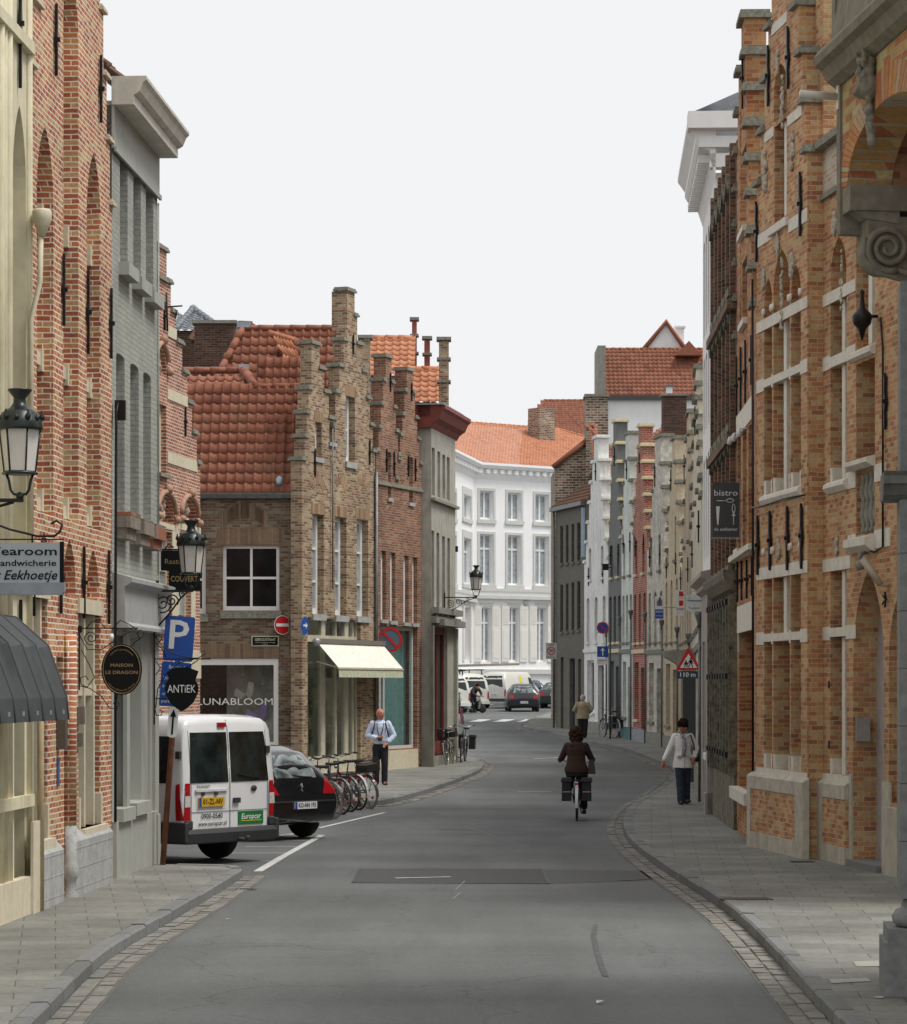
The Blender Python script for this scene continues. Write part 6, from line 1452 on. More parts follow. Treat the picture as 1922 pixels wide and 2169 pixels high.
def sg(name, label, cat, x, y, d, rz=0): 
    rt = empty(name, W(x, y, d), rz, label, cat); return rt, d / F
def disc(M, r, y0, y1, cx=0, cz=0, n=28, sx=1): M.prism([(cx + r * sx * math.cos(2 * math.pi * k / n), cz + r * math.sin(2 * math.pi * k / n)) for k in range(n)], y0, y1)
def ring(M, r0, r1, y0, y1, n=32):
    for k in range(n):
        a, b = 2 * math.pi * k / n, 2 * math.pi * (k + 1) / n
        M.prism([(r0 * math.cos(a), r0 * math.sin(a)), (r1 * math.cos(a), r1 * math.sin(a)), (r1 * math.cos(b), r1 * math.sin(b)), (r0 * math.cos(b), r0 * math.sin(b))], y0, y1)
def rrect(w_, h, r=.03, n=4):
    P = []
    for cx, cz, a0 in ((w_ / 2 - r, h / 2 - r, 0), (-w_ / 2 + r, h / 2 - r, 90), (-w_ / 2 + r, -h / 2 + r, 180), (w_ / 2 - r, -h / 2 + r, 270)):
        for k in range(n + 1): a = R(a0 + 90 * k / n); P.append((cx + r * math.cos(a), cz + r * math.sin(a)))
    return P
# tearoom sign
d = 25.5; rt, k = sg('tearoom_sign', 'grey hanging sign with black lettering reading Tearoom on a curved iron bracket', 'shop sign', 127, 1192, d)
wl = XL(d) - rt.location.x
M = MB(); M.box(wl + .1, 0, -.02, .02, -.18, .18); M.build('board', plain('pale_grey_sign', (.33, .37, .42), .5, var=.03), rt)
M = MB(); M.box(0.002, .035, -.02, .02, -.18, .19); M.build('edge_panel', m_black, rt)
M = MB(); M.prism([(wl + .1, -.29), (.02, -.29), (.045, -.26), (.045, -.18), (wl + .1, -.18)], -.05, .05); M.build('lamp_tray', plain('grey_lamp_tray', (.25, .28, .32), .5), rt)
text(rt, 'lettering', 'Tearoom', -.025 - .30, .10, -.024, .075, m_black, width=.60, bold=.035); text(rt, 'lettering', 'Sandwicherie', -.03 - .275, -.005, -.024, .055, m_black, width=.55, bold=.02); text(rt, 'lettering', "'t Eekhoetje", -.03 - .27, -.115, -.024, .085, m_black, width=.56, shear=.3, bold=.005)
M = MB(); M.tube([(wl, 0, .55), (wl + .25, 0, .42), (-.45, 0, .30), (-.2, 0, .24), (-.05, 0, .24), (.0, 0, .28), (.02, 0, .34), (-.03, 0, .38), (-.08, 0, .35)], .012, 6); M.bar((wl, 0, .21), (.03, 0, .21), .012); M.bar((wl + .01, 0, -.3), (wl + .01, 0, .6), .03); M.tube([(-.25, 0, .25), (-.25, 0, .18)], .008, 4); M.build('bracket', m_iron, rt)
# dark grey ribbed awning
rt = empty('dark_awning', (XL(27.6), 27.6, 2.1), math.atan2(1, .055), 'dark grey ribbed awning with scalloped curved segments over the cream doorway', 'awning')
# local x points up the street, local -y points over the pavement
prof = [(0, 1.02), (-.18, 1.0), (-.50, .72), (-.68, .22), (-.70, .0)]; M = MB(); M.smooth = True; nr = 6; sp = .62
for i in range(nr):
    for j in range(6):
        t0, t1 = j / 6, (j + 1) / 6; f0, f1 = math.sin(math.pi * t0) * .07, math.sin(math.pi * t1) * .07; xa, xb = -(i + t0) * sp, -(i + t1) * sp
        for (ya, za), (yb, zb) in zip(prof, prof[1:]):
            g = lambda y, z, s_: (y * (1 - s_ * .9) , z * (1 - s_ * .5) if z > .1 else z)
            p0, p1, p2, p3 = g(ya, za, f0), g(yb, zb, f0), g(yb, zb, f1), g(ya, za, f1); M.face([(xa, *p0), (xa, *p1), (xb, *p2), (xb, *p3)])
for i in range(nr + 1): M.tube([(-i * sp, y, z) for y, z in prof], .012, 5)
M.build('canopy', plain('charcoal_canvas', (.055, .06, .065), .8, var=.15), rt)
M = MB(); M.face([(0, y, z) for y, z in prof] + [(0, 0, 0)]); M.build('end_panel', plain('charcoal_canvas', (0, 0, 0)), rt)
M = MB()
for i in range(nr): M.box(-(i + .57) * sp, -(i + .43) * sp, -.715, -.705, .06, .10)
M.build('valance_print', plain('faded_print', (.22, .22, .22), .8), rt)
# maison le dragon
d = 31.8; rt, k = sg('oval_sign', 'black oval hanging sign with gold lettering Maison Le Dragon on scrolled bracket', 'shop sign', 258, 1418, d)
M = MB(); disc(M, .288, -.018, .018, sx=.79); M.build('oval_board', m_black, rt)
M = MB(); 
for s_ in (-1, 1): M.tube([(.225 * .93 * math.cos(a), s_ * .02, .285 * .95 * math.sin(a)) for a in [2 * math.pi * i / 28 for i in range(28)]], .004, 4, True)
M.build('oval_rim', m_gold, rt)
text(rt, 'lettering', 'MAISON', 0, .045, -.021, .036, m_gold, width=.25, bold=.002); text(rt, 'lettering', 'LE DRAGON', 0, -.035, -.021, .036, m_gold, width=.36, bold=.002)
def arc(R_, sgn): 
    def f(px, pz): a = px / R_; return ((R_ + sgn * pz) * math.sin(a) * .8, -.021, sgn * (R_ + sgn * pz) * math.cos(a))
    return f
text(rt, 'lettering', 'chambre paradisiaque', 0, 0, 0, .02, m_gold, width=.36, fn=arc(.225, 1)); text(rt, 'lettering', "maison d'hotes de charme", 0, 0, 0, .02, m_gold, width=.40, fn=arc(.235, -1))
wl = XL(d) - rt.location.x; M = MB(); P = lambda x, y: ((x - 258) * k, 0, (1418 - y) * k)
M.bar(P(168, 1325), P(168, 1462), .016); M.bar(P(166, 1331), P(292, 1331), .014); M.box(wl, P(174, 0)[0], -.02, .02, P(0, 1340)[2], P(0, 1326)[2])
for pts in ([(168, 1345), (185, 1376), (215, 1376), (262, 1345), (290, 1332)], [(172, 1376), (190, 1410), (200, 1435), (185, 1455), (172, 1450), (170, 1436), (182, 1432), (187, 1440)], [(170, 1453), (190, 1458), (215, 1475), (232, 1500), (248, 1502), (252, 1490), (245, 1484), (240, 1491)], [(184, 1330), (195, 1316), (215, 1320), (222, 1330)], [(240, 1330), (255, 1314), (270, 1320), (285, 1330)], [(236, 1369), (232, 1362)], [(279, 1369), (286, 1360), (301, 1350), (305, 1340), (298, 1334), (290, 1342), (296, 1352)], [(208, 1430), (216, 1430)], [(249, 1472), (247, 1484)]): M.tube([P(*p) for p in pts], .006, 5)
M.tube([(a, 0, b) for a, _, b in spiral(P(193, 0)[0], P(0, 1351)[2], .015, .085, 0, 1.8)], .006, 5); M.build('bracket', m_iron, rt)
M = MB(); M.lathe([(.02, -.05), (.03, 0), (.02, .03)], P(236, 1348), 8); M.build('small_lamp', m_sw, rt)
# antiek
d = 36.15; rt, k = sg('shield_sign', 'black shield shaped hanging sign with white lettering ANTIEK', 'shop sign', 385, 1460, d); P = lambda x, y: ((x - 385) * k, 0, (1460 - y) * k)
sh = [(-.19, .22), (-.13, .245), (-.07, .28), (.08, .28), (.16, .25), (.215, .23), (.19, .16), (.175, .11), (.2, .08), (.215, .02), (.205, -.06), (.15, -.17), (.06, -.25), (0, -.285), (-.06, -.25), (-.15, -.17), (-.205, -.06), (-.215, .02), (-.2, .08), (-.175, .11), (-.17, .16)]
M = MB(); M.prism(sh[::-1], -.015, .015); M.build('shield_board', m_black, rt)
text(rt, 'lettering', 'ANTiEK', 0, .0, -.019, .10, m_sw, width=.36)
M = MB(); M.bar(P(327, 1335), P(327, 1535), .02); M.bar(P(327, 1396), P(446, 1396), .014); M.bar(P(327, 1480), P(352, 1480), .012)
for pts in ([(328, 1345), (340, 1365), (365, 1385), (400, 1394), (420, 1394), (435, 1385), (432, 1378), (423, 1382)], [(330, 1500), (334, 1460), (350, 1430), (380, 1404), (410, 1397)], [(328, 1500), (332, 1516), (342, 1515), (344, 1506), (338, 1504)], [(395, 1415), (420, 1398)], [(330, 1400), (340, 1415), (330, 1430)], [(330, 1362), (342, 1372), (352, 1392)], [(328, 1350), (338, 1344), (343, 1352), (338, 1360)]): M.tube([P(*p) for p in pts], .007, 5)
M.build('bracket', m_iron, rt)
# restaurant couvert
d = 37.6; rt, k = sg('restaurant_sign', 'black double panel restaurant sign reading Couvert behind the street lantern', 'shop sign', 388, 1205, d); P = lambda x, y: ((x - 388) * k, (1205 - y) * k)
M = MB(); a = P(341, 1209); b = P(392, 1166); M.box(a[0], b[0], -.012, .012, a[1], b[1]); a = P(358, 1252); b = P(424, 1208); M.box(a[0], b[0], -.02, .005, a[1], b[1]); M.build('board', m_black, rt)
q = P(374, 1190); text(rt, 'lettering', 'Restaurant', P(385, 0)[0], q[1], -.016, .07, m_gold, width=.44); q = P(391, 1227); text(rt, 'lettering', 'COUVERT', q[0], q[1], -.024, .075, m_gold, width=.36, bold=.003)
M = MB(); M.bar((P(330, 0)[0], 0, P(0, 1164)[1]), (P(385, 0)[0], 0, P(0, 1164)[1]), .02); M.bar((P(330, 0)[0], 0, P(0, 1253)[1]), (P(405, 0)[0], 0, P(0, 1253)[1]), .02); M.bar((P(330, 0)[0], 0, P(0, 1260)[1]), (P(330, 0)[0], 0, P(0, 1155)[1]), .025)
M.tube([(P(350, 0)[0], 0, P(0, 1162)[1]), (P(358, 0)[0], 0, P(0, 1152)[1]), (P(368, 0)[0], 0, P(0, 1160)[1])], .012, 5); M.build('bracket', m_iron, rt)
# parking sign on its leaning rusty pole
d = 36.62; g0 = gnd(348, 1830, .12); rt = empty('parking_sign', (g0.x, d, .12), 0, 'blue parking sign on a rusty red pole in front of the white van', 'traffic sign'); k = d / F
rt.rotation_euler = (0, R(4.2), 0); H = lambda y: (1830 - y) * k; xc = .0
M = MB(); M.tube([(0, 0, 0), (0, 0, H(1300))], .038, 8); M.build('pole', m_rust, rt)
M = MB(); Q = rrect(.385, .58, .03); zc = H(1350); M.prism([(a, zc + b) for a, b in Q], -.06, -.045); M.build('parking_plate', m_blue, rt)
text(rt, 'lettering', 'P', -.0, zc + .03, -.064, .37, m_sw, width=.25, bold=.02)
M = MB(); zc = H(1447); M.prism([(a - .005, zc + b) for a, b in rrect(.385, .575, .03)], -.06, -.045); M.build('text_plate', m_blue, rt)
text(rt, 'lettering', 'Betalend', 0, H(1411), -.064, .045, m_sw, width=.2)
for y, s_ in ((1435, 'Uitgezonderd'), (1452, 'bewoners'), (1468, 'uitgezonderd'), (1484, 'parkeerkaart')): text(rt, 'lettering', s_, -.165, H(y), -.064, .04, m_sw, width=.028 * len(s_), align='LEFT')
M = MB(); zc = H(1527); M.prism([(a, zc + b) for a, b in rrect(.125, .40, .05)], -.06, -.048); M.build('arrow_plate', m_sw, rt)
M = MB(); M.prism([(-.012, zc - .16), (.012, zc - .16), (.012, zc + .07), (.04, zc + .07), (0, zc + .17), (-.04, zc + .07), (-.012, zc + .07)], -.064, -.061); M.build('arrow', m_black, rt)
# signs on the corner house
def wall_sign(f, x, y, off, rzadd=0): u, v = f.uv(x, y, off); p = f.P0 + f.d * u - f.inn * off; return Vector((p.x, p.y, f.zb + v)), math.atan2(f.d.y, f.d.x) + rzadd
p, a = wall_sign(FS, 598, 1324, .08); rt = empty('no_entry_sign', p, R(33), 'red round no entry sign on the brown brick side wall', 'traffic sign')
M = MB(); disc(M, .235, -.012, 0); M.build('disc', m_red, rt); M = MB(); M.box(-.18, .18, -.017, -.013, -.038, .038); M.build('white_bar', m_sw, rt); M = MB(); ring(M, .225, .238, -.016, -.012); M.build('rim', m_sw, rt); M = MB(); M.box(-.03, .03, .0, .3, -.03, .03); M.build('bracket', m_steel, rt)
p, a = wall_sign(FE, 646, 1325, .12); rt = empty('direction_sign', p, a, 'blue round arrow sign seen nearly edge on at the brick corner', 'traffic sign')
M = MB(); disc(M, .22, -.012, 0); M.build('disc', m_blue, rt); M = MB(); M.prism([(-.13, -.025), (.03, -.025), (.03, -.08), (.14, 0), (.03, .08), (.03, .025), (-.13, .025)], -.017, -.013); M.build('arrow', m_sw, rt); M = MB(); M.prism(rrect(.12, .22, .01), -.01, 0); M.build('lower_plate', m_sw, rt); M.v; M = MB(); M.box(-.02, .02, 0, .12, -.3, .1); M.build('bracket', m_steel, rt)
rt['label'] = 'blue round arrow sign seen nearly edge on at the brick corner'
p, a = wall_sign(FS, 562, 1358, .012); rt = empty('street_name_plate', p, a, 'small black street name plate with cream border reading Geerolfstraat', 'street sign')
M = MB(); M.box(-.34, .34, -.012, 0, -.13, .13); M.build('border', plain('cream_enamel', (.6, .6, .48), .4), rt); M = MB(); M.box(-.315, .315, -.017, -.0122, -.105, .105); M.build('plate', m_black, rt)
text(rt, 'lettering', 'GEEROLFSTRAAT', 0, .035, -.020, .065, plain('cream_enamel', (0, 0, 0)), width=.52, bold=.01); text(rt, 'lettering', 'onder onze voorlieden van Brugge', 0, -.035, -.020, .024, plain('cream_enamel', (0, 0, 0)), width=.5); text(rt, 'lettering', 'eeuw', 0, -.075, -.020, .024, plain('cream_enamel', (0, 0, 0)), width=.14)
d = 75.3; rt, k = sg('no_parking_sign', 'large round red and grey no parking sign above the cream awning', 'traffic sign', 826, 1355, d, R(14))
def noparking(rt, r, mid):
    M = MB(); disc(M, r, -.01, 0); M.build('disc', mid, rt); M = MB(); ring(M, r * .8, r, -.02, -.011); w_ = r * .1; c = r * .82 * .7071
    M.prism([(-c - w_ * .7, c - w_ * .7), (c - w_ * .7, -c - w_ * .7), (c + w_ * .7, -c + w_ * .7), (-c + w_ * .7, c + w_ * .7)], -.019, -.0112); M.build('red_ring_and_bar', m_red, rt)
noparking(rt, .335, plain('slate_blue', (.09, .13, .17), .5)); M = MB(); M.bar((0, .02, .05), (-.45, .3, .12), .03); M.bar((0, .02, -.1), (-.45, .3, -.05), .03); M.build('bracket', m_iron, rt)
# cream awning over the corner shop
f = Fac(PE0, PE1, 0, 'cream_awning', 'cream fabric awning with short scalloped valance over the corner shop front', 'awning'); rt = f.root
ua, ub_ = f.u(665), f.u(804); z1 = f.v(1361, ua); z0 = z1 - .62; o = .66
M = MB(); n = 18
for i in range(n):
    a, b = ua + (ub_ - ua) * i / n, ua + (ub_ - ua) * (i + 1) / n; e = .004 * (i % 2)
    M.face([(a, -.1, z1), (b, -.1, z1), (b, -o, z0), (a, -o, z0)]); M.face([(b, -.11, z1 - .01), (a, -.11, z1 - .01), (a, -o, z0 - .012), (b, -o, z0 - .012)])
M.build('canopy', plain('cream_canvas', (.80, .79, .70), .85, var=.08, scale=9, weather=((.55, .55, .46), .5)), rt)
M = MB()
for i in range(n * 2):
    a, b = ua + (ub_ - ua) * i / n / 2, ua + (ub_ - ua) * (i + 1) / n / 2; y = -o - .02 - .015 * (i % 2); y2 = -o - .02 - .015 * ((i + 1) % 2)
    M.face([(a, -o - .01, z0 - .05), (b, -o - .01, z0 - .05), (b, y2, z0 - .25), (a, y, z0 - .25)])
M.build('valance', plain('green_cream_canvas', (.50, .52, .38), .85, var=.15, scale=9), rt)
M = MB(); M.box(ua - .05, ub_ + .05, -.16, -.02, z1 - .02, z1 + .10); M.build('cassette', plain('brown_grey_metal', (.2, .18, .16), .5), rt)
M = MB(); M.box(ua - .02, ub_ + .02, -o - .03, -o + .01, z0 - .05, z0 - .01); M.bar((ua + .1, -.03, z0 + .15), (ua + .1, -o, z0 - .02), .03); M.bar((ub_ - .1, -.03, z0 + .15), (ub_ - .1, -o, z0 - .02), .03); M.build('front_bar', plain('cream_joinery', (0, 0, 0)), rt)
M = MB(); M.lathe([(.07, 0), (.1, .05), (.1, .16), (.07, .2)], (ua - .12, -.12, z1 - .1), 10); M.build('floodlight', m_steel, rt)
# distant and right side signs
d = 112.5; rt, k = sg('speed_zone_sign', 'white rectangular 30 zone sign on the brown grey corner house', 'traffic sign', 1168, 1379, d)
M = MB(); M.box(-.22, .22, -.01, .01, -.32, .32); M.build('plate', plain('sign_pale_grey', (.5, .5, .48), .5), rt); M = MB(); ring(M, .125, .165, -.016, -.011); M.build('red_ring', m_red, rt)
text(rt, 'lettering', '30', 0, 0, -.014, .12, m_black, width=.16, bold=.01); text(rt, 'lettering', 'ZONE', 0, .245, -.014, .07, m_black, width=.22); text(rt, 'lettering', 'HERHALING', 0, -.25, -.014, .05, m_black, width=.32); M = MB(); M.box(.2, .35, 0, .02, -.05, .0); M.build('bracket', m_steel, rt)
d = 101.5; g0 = gnd(1289, 1566, .12); rt = empty('traffic_sign_pole', ((1287 - CXP) / F * d, d, G(d) + .12), 0, 'slim dark pole with round no parking and blue arrow signs beside the white gable', 'traffic sign'); k = d / F; yb = HY + F * (CH - G(d) - .12) / d; H = lambda y: (yb - y) * k
M = MB(); M.tube([(.1, 0, 0), (.1, 0, H(1310))], .035, 6); M.build('pole', plain('dark_pole', (.05, .055, .06), .5), rt)
for nm, yy in (('a', 0),):
    e = empty('round_plate', (-.17, -.05, H(1330)), 0); e.parent = rt; noparking(e, .215, m_blue)
    M = MB(); M.box(-.19, .22, 0, .02, .16, .18); M.box(-.19, .22, 0, .02, -.18, -.16); M.build('bracket', m_steel, e)
M = MB(); M.box(-.37, .03, -.06, -.05, H(1392), H(1369)); M.build('blue_plate', m_blue, rt)
M = MB(); z = H(1380); M.prism([(-.19, z - .15), (-.15, z - .15), (-.15, z + .03), (-.09, z + .03), (-.17, z + .14), (-.25, z + .03), (-.19, z + .03)], -.068, -.062); M.build('arrow', m_sw, rt)
M = MB(); M.box(-.37, .03, -.06, -.05, H(1408), H(1394)); M.build('lower_plate', m_sw, rt); text(rt, 'lettering', 'uitgezonderd', -.17, H(1399), -.063, .05, m_black, width=.3)
d = 60; rt, k = sg('school_warning_sign', 'red and white triangular children crossing sign with blue 110 m plate', 'traffic sign', 1459, 1408, d); rt.scale = (.77,) * 3
T = lambda s_: [(-.345 * s_, -.15 - .17 * (s_ - 1) * 0 - .0), (.345 * s_, -.15), (0, .43 * s_ - (1 - s_) * 0)]
def tri(w_, zb_, zt): return [(-w_, zb_), (w_, zb_), (w_ * .93, zb_ + .03), (.03, zt), (-.03, zt), (-w_ * .93, zb_ + .03)]
M = MB(); M.prism(tri(.355, -.15, .45), -.01, 0); M.build('red_triangle', m_red, rt); M = MB(); M.prism([(-.235, -.085), (.235, -.085), (0, .30)], -.015, -.0105); M.build('white_triangle', m_sw, rt)
M = MB()
for cx, s_ in ((-.07, .75), (.06, 1.0)):
    z = -.07; M.ball((cx, -.018, z + .235 * s_), .028 * s_, 8, sy=.2)
    M.prism([(cx - .03 * s_, z + .1 * s_), (cx + .03 * s_, z + .1 * s_), (cx + .035 * s_, z + .2 * s_), (cx - .035 * s_, z + .2 * s_)], -.019, -.016)
    for x0, x1 in ((-.02, -.06), (.02, .05)): M.prism([(cx + x0 * s_ - .014, z + .11 * s_), (cx + x0 * s_ + .014, z + .11 * s_), (cx + x1 * s_ + .014, z), (cx + x1 * s_ - .014, z)], -.019, -.016); M.prism([(cx + x0 * s_ * 1.4 - .01, z + .19 * s_), (cx + x0 * s_ * 1.4 + .01, z + .19 * s_), (cx + x1 * s_ * 1.3 + .01, z + .09 * s_), (cx + x1 * s_ * 1.3 - .01, z + .09 * s_)], -.019, -.016)
M.build('children_symbol', m_black, rt)
M = MB(); M.box(-.33, .33, -.01, 0, -.385, -.18); M.build('distance_plate', plain('navy_plate', (.02, .05, .09), .4), rt); text(rt, 'lettering', '110 m', -.02, -.28, -.014, .12, m_sw, width=.42, bold=.005)
M = MB(); M.box(-.1, .1, 0, .03, .1, .14); M.box(.0, .5, .0, .03, -.02, .02); M.box(.0, .5, .0, .03, -.30, -.26); M.build('bracket', m_steel, rt)
d = 85; rt, k = sg('for_sale_board', 'white and blue for sale board with dark arched windows drawing on the stone gable', 'sign board', 1397, 1287, d)
w_ = .125; M = MB(); M.box(-w_, w_, -.01, .01, -.05, .34); M.build('white_panel', m_sw, rt); M = MB(); M.box(-w_, w_, -.011, .009, -.33, -.052); M.build('blue_panel', m_blue, rt)
M = MB()
for x, wd, h in ((-.06, .012, .15), (-.03, .012, .2), (.02, .03, .26), (.075, .015, .2)): A = archpts(x - wd, x + wd, .05 + h, .05, 'seg', 4); M.prism([(x - wd, .05)] + A + [(x + wd, .05)], -.014, -.011)
M.build('arches_logo', plain('navy_plate', (0, 0, 0)), rt); text(rt, 'lettering', 'TE KOOP', .0, -.13, -.014, .06, m_sw, width=.22, bold=.01); text(rt, 'lettering', 'VASTGOED', 0, -.25, -.014, .04, m_sw, width=.2); M = MB(); M.bar((w_, .02, 0), (.55, .02, 0), .03); M.build('bracket', m_steel, rt)
d = 80; rt, k = sg('for_sale_board', 'white board with red blocks and black TE KOOP lettering on the tan gable', 'sign board', 1441, 1277, d)
M = MB(); M.box(-.12, .12, -.01, .01, -.36, .36); M.build('white_panel', m_sw, rt); M = MB(); M.prism([(-.03, .18), (.1, .18), (.1, .27), (.06, .33), (-.03, .33)], -.015, -.0105); M.prism([(-.03, -.09), (.06, -.09), (.09, -.05), (.09, .07), (-.03, .07)], -.015, -.0105); M.build('red_blocks', m_red, rt)
text(rt, 'lettering', 'HAUS', .03, .125, -.014, .05, m_red, width=.14); text(rt, 'lettering', 'TE KOOP', 0, -.18, -.014, .07, m_black, width=.22, bold=.01, shear=.2); text(rt, 'lettering', '050 33 11 52', 0, -.28, -.014, .035, m_red, width=.18); M = MB(); M.bar((.1, .02, .2), (.7, .02, .2), .03); M.build('bracket', m_steel, rt)
d = 57.3; rt, k = sg('shop_sign', 'white scalloped shop sign hanging from a pale bracket near the white house', 'shop sign', 1471, 1277, d); rt.scale = (.87,) * 3
M = MB(); M.prism([(-.2, .2), (-.13, .17), (0, .2), (.13, .17), (.22, .2), (.22, -.16), (.15, -.22), (.03, -.25), (-.12, -.2), (-.2, -.15), (-.18, 0)][::-1], -.012, .012); M.build('board', plain('pale_sign_board', (.55, .60, .60), .5), rt)
text(rt, 'lettering', 'De', -.1, .12, -.016, .035, m_black, width=.05); text(rt, 'lettering', 'Wollewinkel', 0, .05, -.016, .045, m_black, width=.33, bold=.005); text(rt, 'lettering', 'en', 0, -.03, -.016, .03, m_black, width=.05); text(rt, 'lettering', 'Tapijten', 0, -.12, -.016, .045, m_black, width=.28)
M = MB(); M.bar((-.33, 0, .27), (.32, 0, .27), .02); M.tube([(-.1, 0, .26), (-.06, 0, .22), (-.12, 0, .2)], .008, 4); M.tube([(.1, 0, .26), (.06, 0, .22), (.12, 0, .2)], .008, 4); M.tube([(.3, 0, .26), (.1, 0, .45), (.32, 0, .6)], .008, 4); M.build('bracket', plain('pale_green_iron', (.4, .46, .38), .6), rt)
d = 44.0; rt, k = sg('bistro_sign', 'dark grey bistro sign with white cutlery drawing hanging from the dark carved house', 'shop sign', 1538, 1080, d); rt.scale = (.93,) * 3
M = MB(); M.box(-.225, .225, -.015, .015, -.455, .455); M.build('board', plain('slate_sign', (.05, .053, .055), .5, var=.05), rt)
text(rt, 'lettering', 'bistro', 0, .28, -.019, .10, m_sw, width=.39); text(rt, 'lettering', 'de eetkamer', 0, -.325, -.019, .055, m_sw, width=.39)
M = MB(); y = -.02; M.tube([(-.15, y, .15), (.02, y, .15)], .007, 4); M.tube([(.07 + .06 * math.cos(a), y, .155 + .03 * math.sin(a)) for a in [2 * math.pi * i / 12 for i in range(12)]], .007, 4, True)
M.prism([(-.145, -.25), (-.125, -.25), (-.11, -.05), (-.10, .06), (-.165, .06), (-.16, -.05)], -.021, -.016); M.tube([(.13, y, -.25), (.13, y, -.02)], .008, 4); M.prism([(.10, -.08), (.16, -.08), (.16, -.10), (.10, -.10)], -.021, -.016); M.tube([(.13 + .025 * math.cos(a), y, .02 + .08 * math.sin(a)) for a in [2 * math.pi * i / 12 for i in range(12)]], .006, 4, True); M.build('cutlery_drawing', m_sw, rt)
M = MB(); M.bar((-.27, 0, .44), (.4, 0, .44), .015); M.bar((-.24, 0, -.47), (.4, 0, -.47), .015); M.build('bracket', m_steel, rt)
# floodlights and small wall things
d = 84.5; rt, k = sg('wall_floodlight', 'small dark floodlight on the far edge of the grey rendered house', 'lamp', 964, 1163, 82.2); M = MB(); M.box(-.09, .09, -.12, .1, -.08, .08); M.bar((-.09, 0, 0), (-.3, 0, .02), .03); M.build('housing', m_iron, rt)
d = 104.4; rt, k = sg('hanging_basket_box', 'black box lamp on the whitewashed peeling gable', 'lamp', 1283, 1202, 104.6); M = MB(); M.box(-.11, .11, -.1, .1, -.1, .1); M.box(-.14, .14, -.13, .13, .1, .13); M.bar((.1, 0, .0), (.25, .0, 0), .03); M.build('housing', m_iron, rt)
# cloths hanging at the door of the rendered house
d = 82.4; rt, k = sg('hanging_cloth', 'green and white patterned cloth hanging at the rendered house corner', 'cloth', 967, 1490, d)
mg, n_, b_ = nodes('green_pattern_cloth'); t_ = nd(n_, 'ShaderNodeTexCoord'); v_ = nd(n_, 'ShaderNodeTexVoronoi'); v_.inputs['Scale'].default_value = 22; lk(n_, t_.outputs['Object'], v_.inputs[0]); lk(n_, ramp(n_, v_.outputs['Distance'], [(.3, (.03, .16, .07)), (.5, (.45, .55, .45))]).outputs[0], b_.inputs['Base Color'])
M = MB(); M.smooth = True
for i in range(8): a, b = -.11 + .03 * i, -.08 + .03 * i; M.prism([(a, -.28 + .02 * (i % 3)), (b, -.28 + .02 * ((i + 1) % 3)), (b, .28), (a, .3)], -.02 * (i % 2), .03)
M.build('folds', mg, rt); M = MB(); M.bar((-.3, 0, .3), (.14, 0, .3), .025); M.build('rail', m_iron, rt)
d = 82.3; rt, k = sg('hanging_cloth', 'pink floral cloth hanging next to the green patterned one', 'cloth', 977, 1517, d)
M = MB()
for i in range(4): a = -.05 + .025 * i; M.prism([(a + .05, -.24), (a + .075, -.24), (a + .02, .24), (a, .24)], -.02 * (i % 2), .02)
M.build('folds', plain('pink_floral', (.50, .20, .30), .8, var=.6, scale=30), rt)
